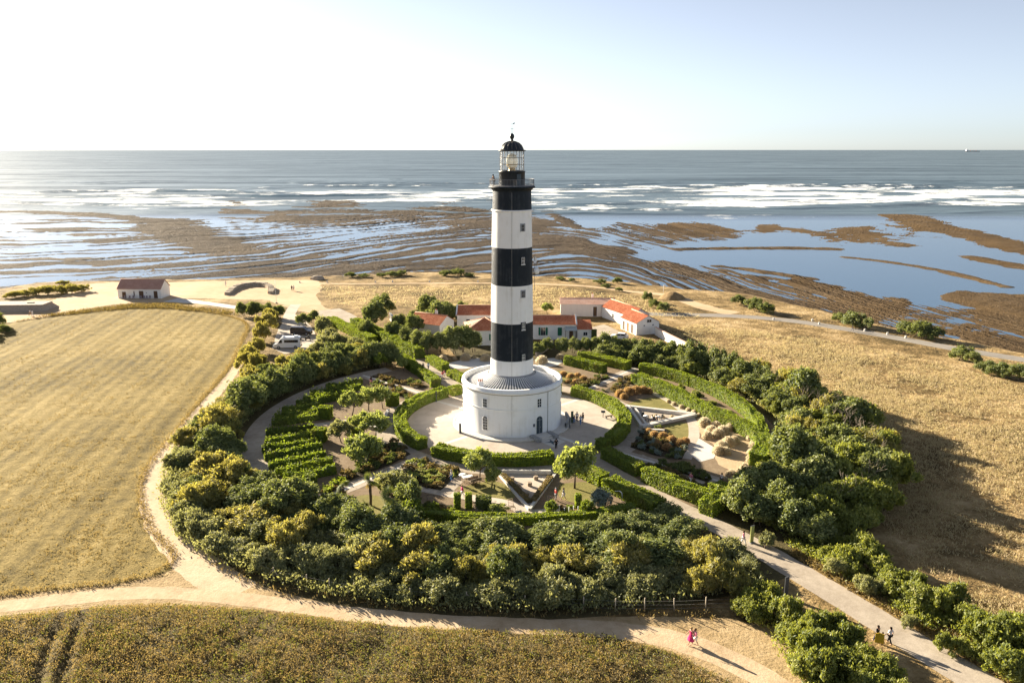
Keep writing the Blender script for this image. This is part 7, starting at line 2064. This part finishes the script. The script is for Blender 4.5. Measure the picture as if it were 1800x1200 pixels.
POSES = {'stand': person_meshes('stand', stride=.04), 'walk': person_meshes('walk', stride=.28, armL=(.05, -.16), armR=(.05, .16)), 'walk2': person_meshes('walk2', stride=-.24, armL=(.05, .14), armR=(.05, -.14)), 'reach': person_meshes('reach', stride=.1, armL=(.02, .28), armR=(.02, .22), elbow=.2, bend=.35)}
def sit_pose():
    J = pose()
    for k in list(J):
        if k[:-1] in ('knee', 'ankle', 'toe'): continue
        x_, y_, z_ = J[k]; J[k] = (x_, y_ - .1, z_ - .42)
    for s, nm in ((-1, 'L'), (1, 'R')):
        J['knee' + nm] = (s * .11, .36, .5); J['ankle' + nm] = (s * .11, .38, .09); J['toe' + nm] = (s * .12, .54, .035)
    return J
POSES['sit'] = person_meshes('sit', joints=sit_pose())
skin_m = plain('skin', (0.45, 0.26, 0.18), .6, 0, .05)
CLOTH = {}
def cloth(c_):
    key = tuple(c_)
    if key not in CLOTH: CLOTH[key] = plain('cloth_%d' % len(CLOTH), c_, .85, 0, .12, 8, .1)
    return CLOTH[key]
PINK, MAG, WHT, BLK, NAVY, BLU, GRY, KHK, RED, LBL = (.62, .22, .30), (.55, .04, .16), (.74, .72, .70), (.015, .016, .02), (.03, .04, .09), (.12, .22, .42), (.22, .22, .23), (.30, .24, .16), (.5, .06, .05), (.42, .52, .62)
HAIR = {'dark': (.03, .02, .015), 'brown': (.09, .05, .03), 'fair': (.32, .22, .11), 'grey': (.35, .34, .33)}
def person(label, px, py, ps='stand', face=0.0, top=WHT, low=NAVY, lowk='trousers', hair='brown', s=1.0, z=0.0, at=None, z_add=0.0):
    g = at if at is not None else G(px, py, 0.03)
    t_ = thing('person', label, 'person', g, R(face - 90), None, s)
    P_ = POSES[ps]
    b_ = link('body', P_['body'], skin_m, t_)
    link('nose_and_ears', P_['nose_and_ears'], skin_m, b_); link('eyes_and_mouth', P_['eyes_and_mouth'], cloth(BLK), b_); link('fingers', P_['fingers'], skin_m, b_)
    if lowk == 'dress':
        link('dress', P_['dress'], cloth(top), t_)
    else:
        link('shirt', P_['shirt'], cloth(top), t_); link(lowk, P_[lowk], cloth(low), t_)
    link('hair', P_['hair'], cloth(HAIR[hair]), t_)
    return t_
# facing: degrees counter-clockwise from +x
person('person in a magenta dress walking along the front track', 1214, 1131, 'walk', 200, MAG, lowk='dress', hair='fair', s=1.0)
person('person in pale top and shorts walking beside the magenta dress', 1221, 1134, 'walk2', 200, PINK, WHT, 'shorts', 'brown', 1.02)
a_ = person('person in dark clothes carrying a yellow board on the entrance path', 1541, 1128, 'walk', 120, BLK, NAVY, hair='dark', s=1.0)
person('person in white top and dark trousers on the entrance path', 1563, 1131, 'walk2', 120, WHT, BLK, hair='dark', s=1.0)
M['yellow'] = plain('yellow_board', (0.62, 0.42, 0.03), .5)
g = G(1543, 1131, .03); mb = MB(); mb.box((0, 0, .75), (.75, .06, .95)); mb.box((0, 0, 1.26), (.3, .04, .08)); tag(mb.build('yellow_board', M['yellow'], None, (g.x - .05, g.y - .30, .05), R(-20)), 'yellow board carried by a person on the entrance path', 'board')
person('small child walking between the two adults on the entrance path', 1550, 1130, 'walk', 120, LBL, NAVY, hair='brown', s=.66)
person('person in pink top and white trousers beside the yellow green sign', 1306, 957, 'walk', 330, PINK, WHT, hair='brown')
person('person in white shirt at the back of the group before the green panel', 1014, 741, 'stand', 250, WHT, NAVY, hair='dark')
person('person in dark clothes at the right of the group before the green panel', 1024.5, 742, 'stand', 200, BLK, BLK, hair='dark')
person('person in pale blue shirt at the front of the group before the green panel', 1020.5, 747, 'walk', 240, LBL, BLU, hair='brown')
person('small person in dark blue beside the green panel', 1009, 744, 'stand', 300, NAVY, BLU, hair='dark', s=.85)
person('person in black standing by the compass star', 977.5, 789, 'stand', 100, BLK, BLK, hair='dark')
person('person in red top and grey trousers beside the large pale tree', 977, 879, 'stand', 20, RED, GRY, hair='grey')
person('person in dark top and pale shorts beside the red top', 990.5, 879, 'walk', 160, GRY, WHT, 'shorts', 'brown')
person('person in white shirt and blue trousers at the corner of the herb bed', 793.5, 846, 'stand', 160, WHT, BLU, hair='grey')
person('person in pink top and white trousers above the leafy pillars', 812.5, 874, 'walk', 200, MAG, WHT, hair='fair')
person('person in red top crouching by the north path hedge', 777.5, 663, 'sit', 240, RED, WHT, hair='brown')
person('person in white top next to the crouching red top', 781, 662, 'stand', 240, PINK, WHT, 'shorts', 'fair', .8)
person('person in dark clothes left of the pair on the north path', 744, 652, 'walk', 300, NAVY, GRY, hair='dark')
person('person in grey clothes right of the pair on the north path', 753, 651, 'walk2', 300, LBL, GRY, hair='dark')
person('person in black top and shorts on the north-west walk', 652.5, 676, 'walk', 320, BLK, PINK, 'shorts', 'dark')
person('person in white seated at the middle of the triangular terrace', 1147, 742, 'sit', 0, WHT, NAVY, hair='dark')
person('person in dark clothes seated at the triangular terrace', 1153, 741, 'sit', 180, BLK, BLK, hair='dark')
person('person in pale clothes on the south-east walk', 1214, 851, 'walk', 210, PINK, WHT, hair='fair')
person('person in dark clothes at the far end of the south-east walk', 1268, 852, 'stand', 200, WHT, NAVY, hair='dark')
person('person in dark clothes left of the pair on the far left sand', 53.5, 555, 'walk', 190, WHT, KHK, hair='dark', s=1.05)
person('person in white right of the pair on the far left sand', 57.5, 556, 'walk2', 190, WHT, WHT, hair='brown', s=1.05)
person('person in black on the sand right of the crescent wall', 513, 511, 'walk', 300, BLK, BLK, hair='dark')
person('person in pale clothes on the sand beside the one in black', 516.5, 511, 'walk2', 300, WHT, KHK, hair='fair')
person('person in white standing on the sand left of the crescent wall', 397, 503, 'stand', 250, WHT, WHT, hair='fair', s=1.0)
person('person in dark clothes walking on the coast road', 1498, 582, 'walk', 320, BLK, GRY, hair='dark')
gz = Vector((-2.75, -1.1, 38.30))
person('person in black leaning on the lighthouse gallery railing', 0, 0, 'reach', 215, BLK, BLK, hair='dark', at=gz)
order_labels([(o_, lb) for o_, lb in mound_items if 'terrace' in lb])
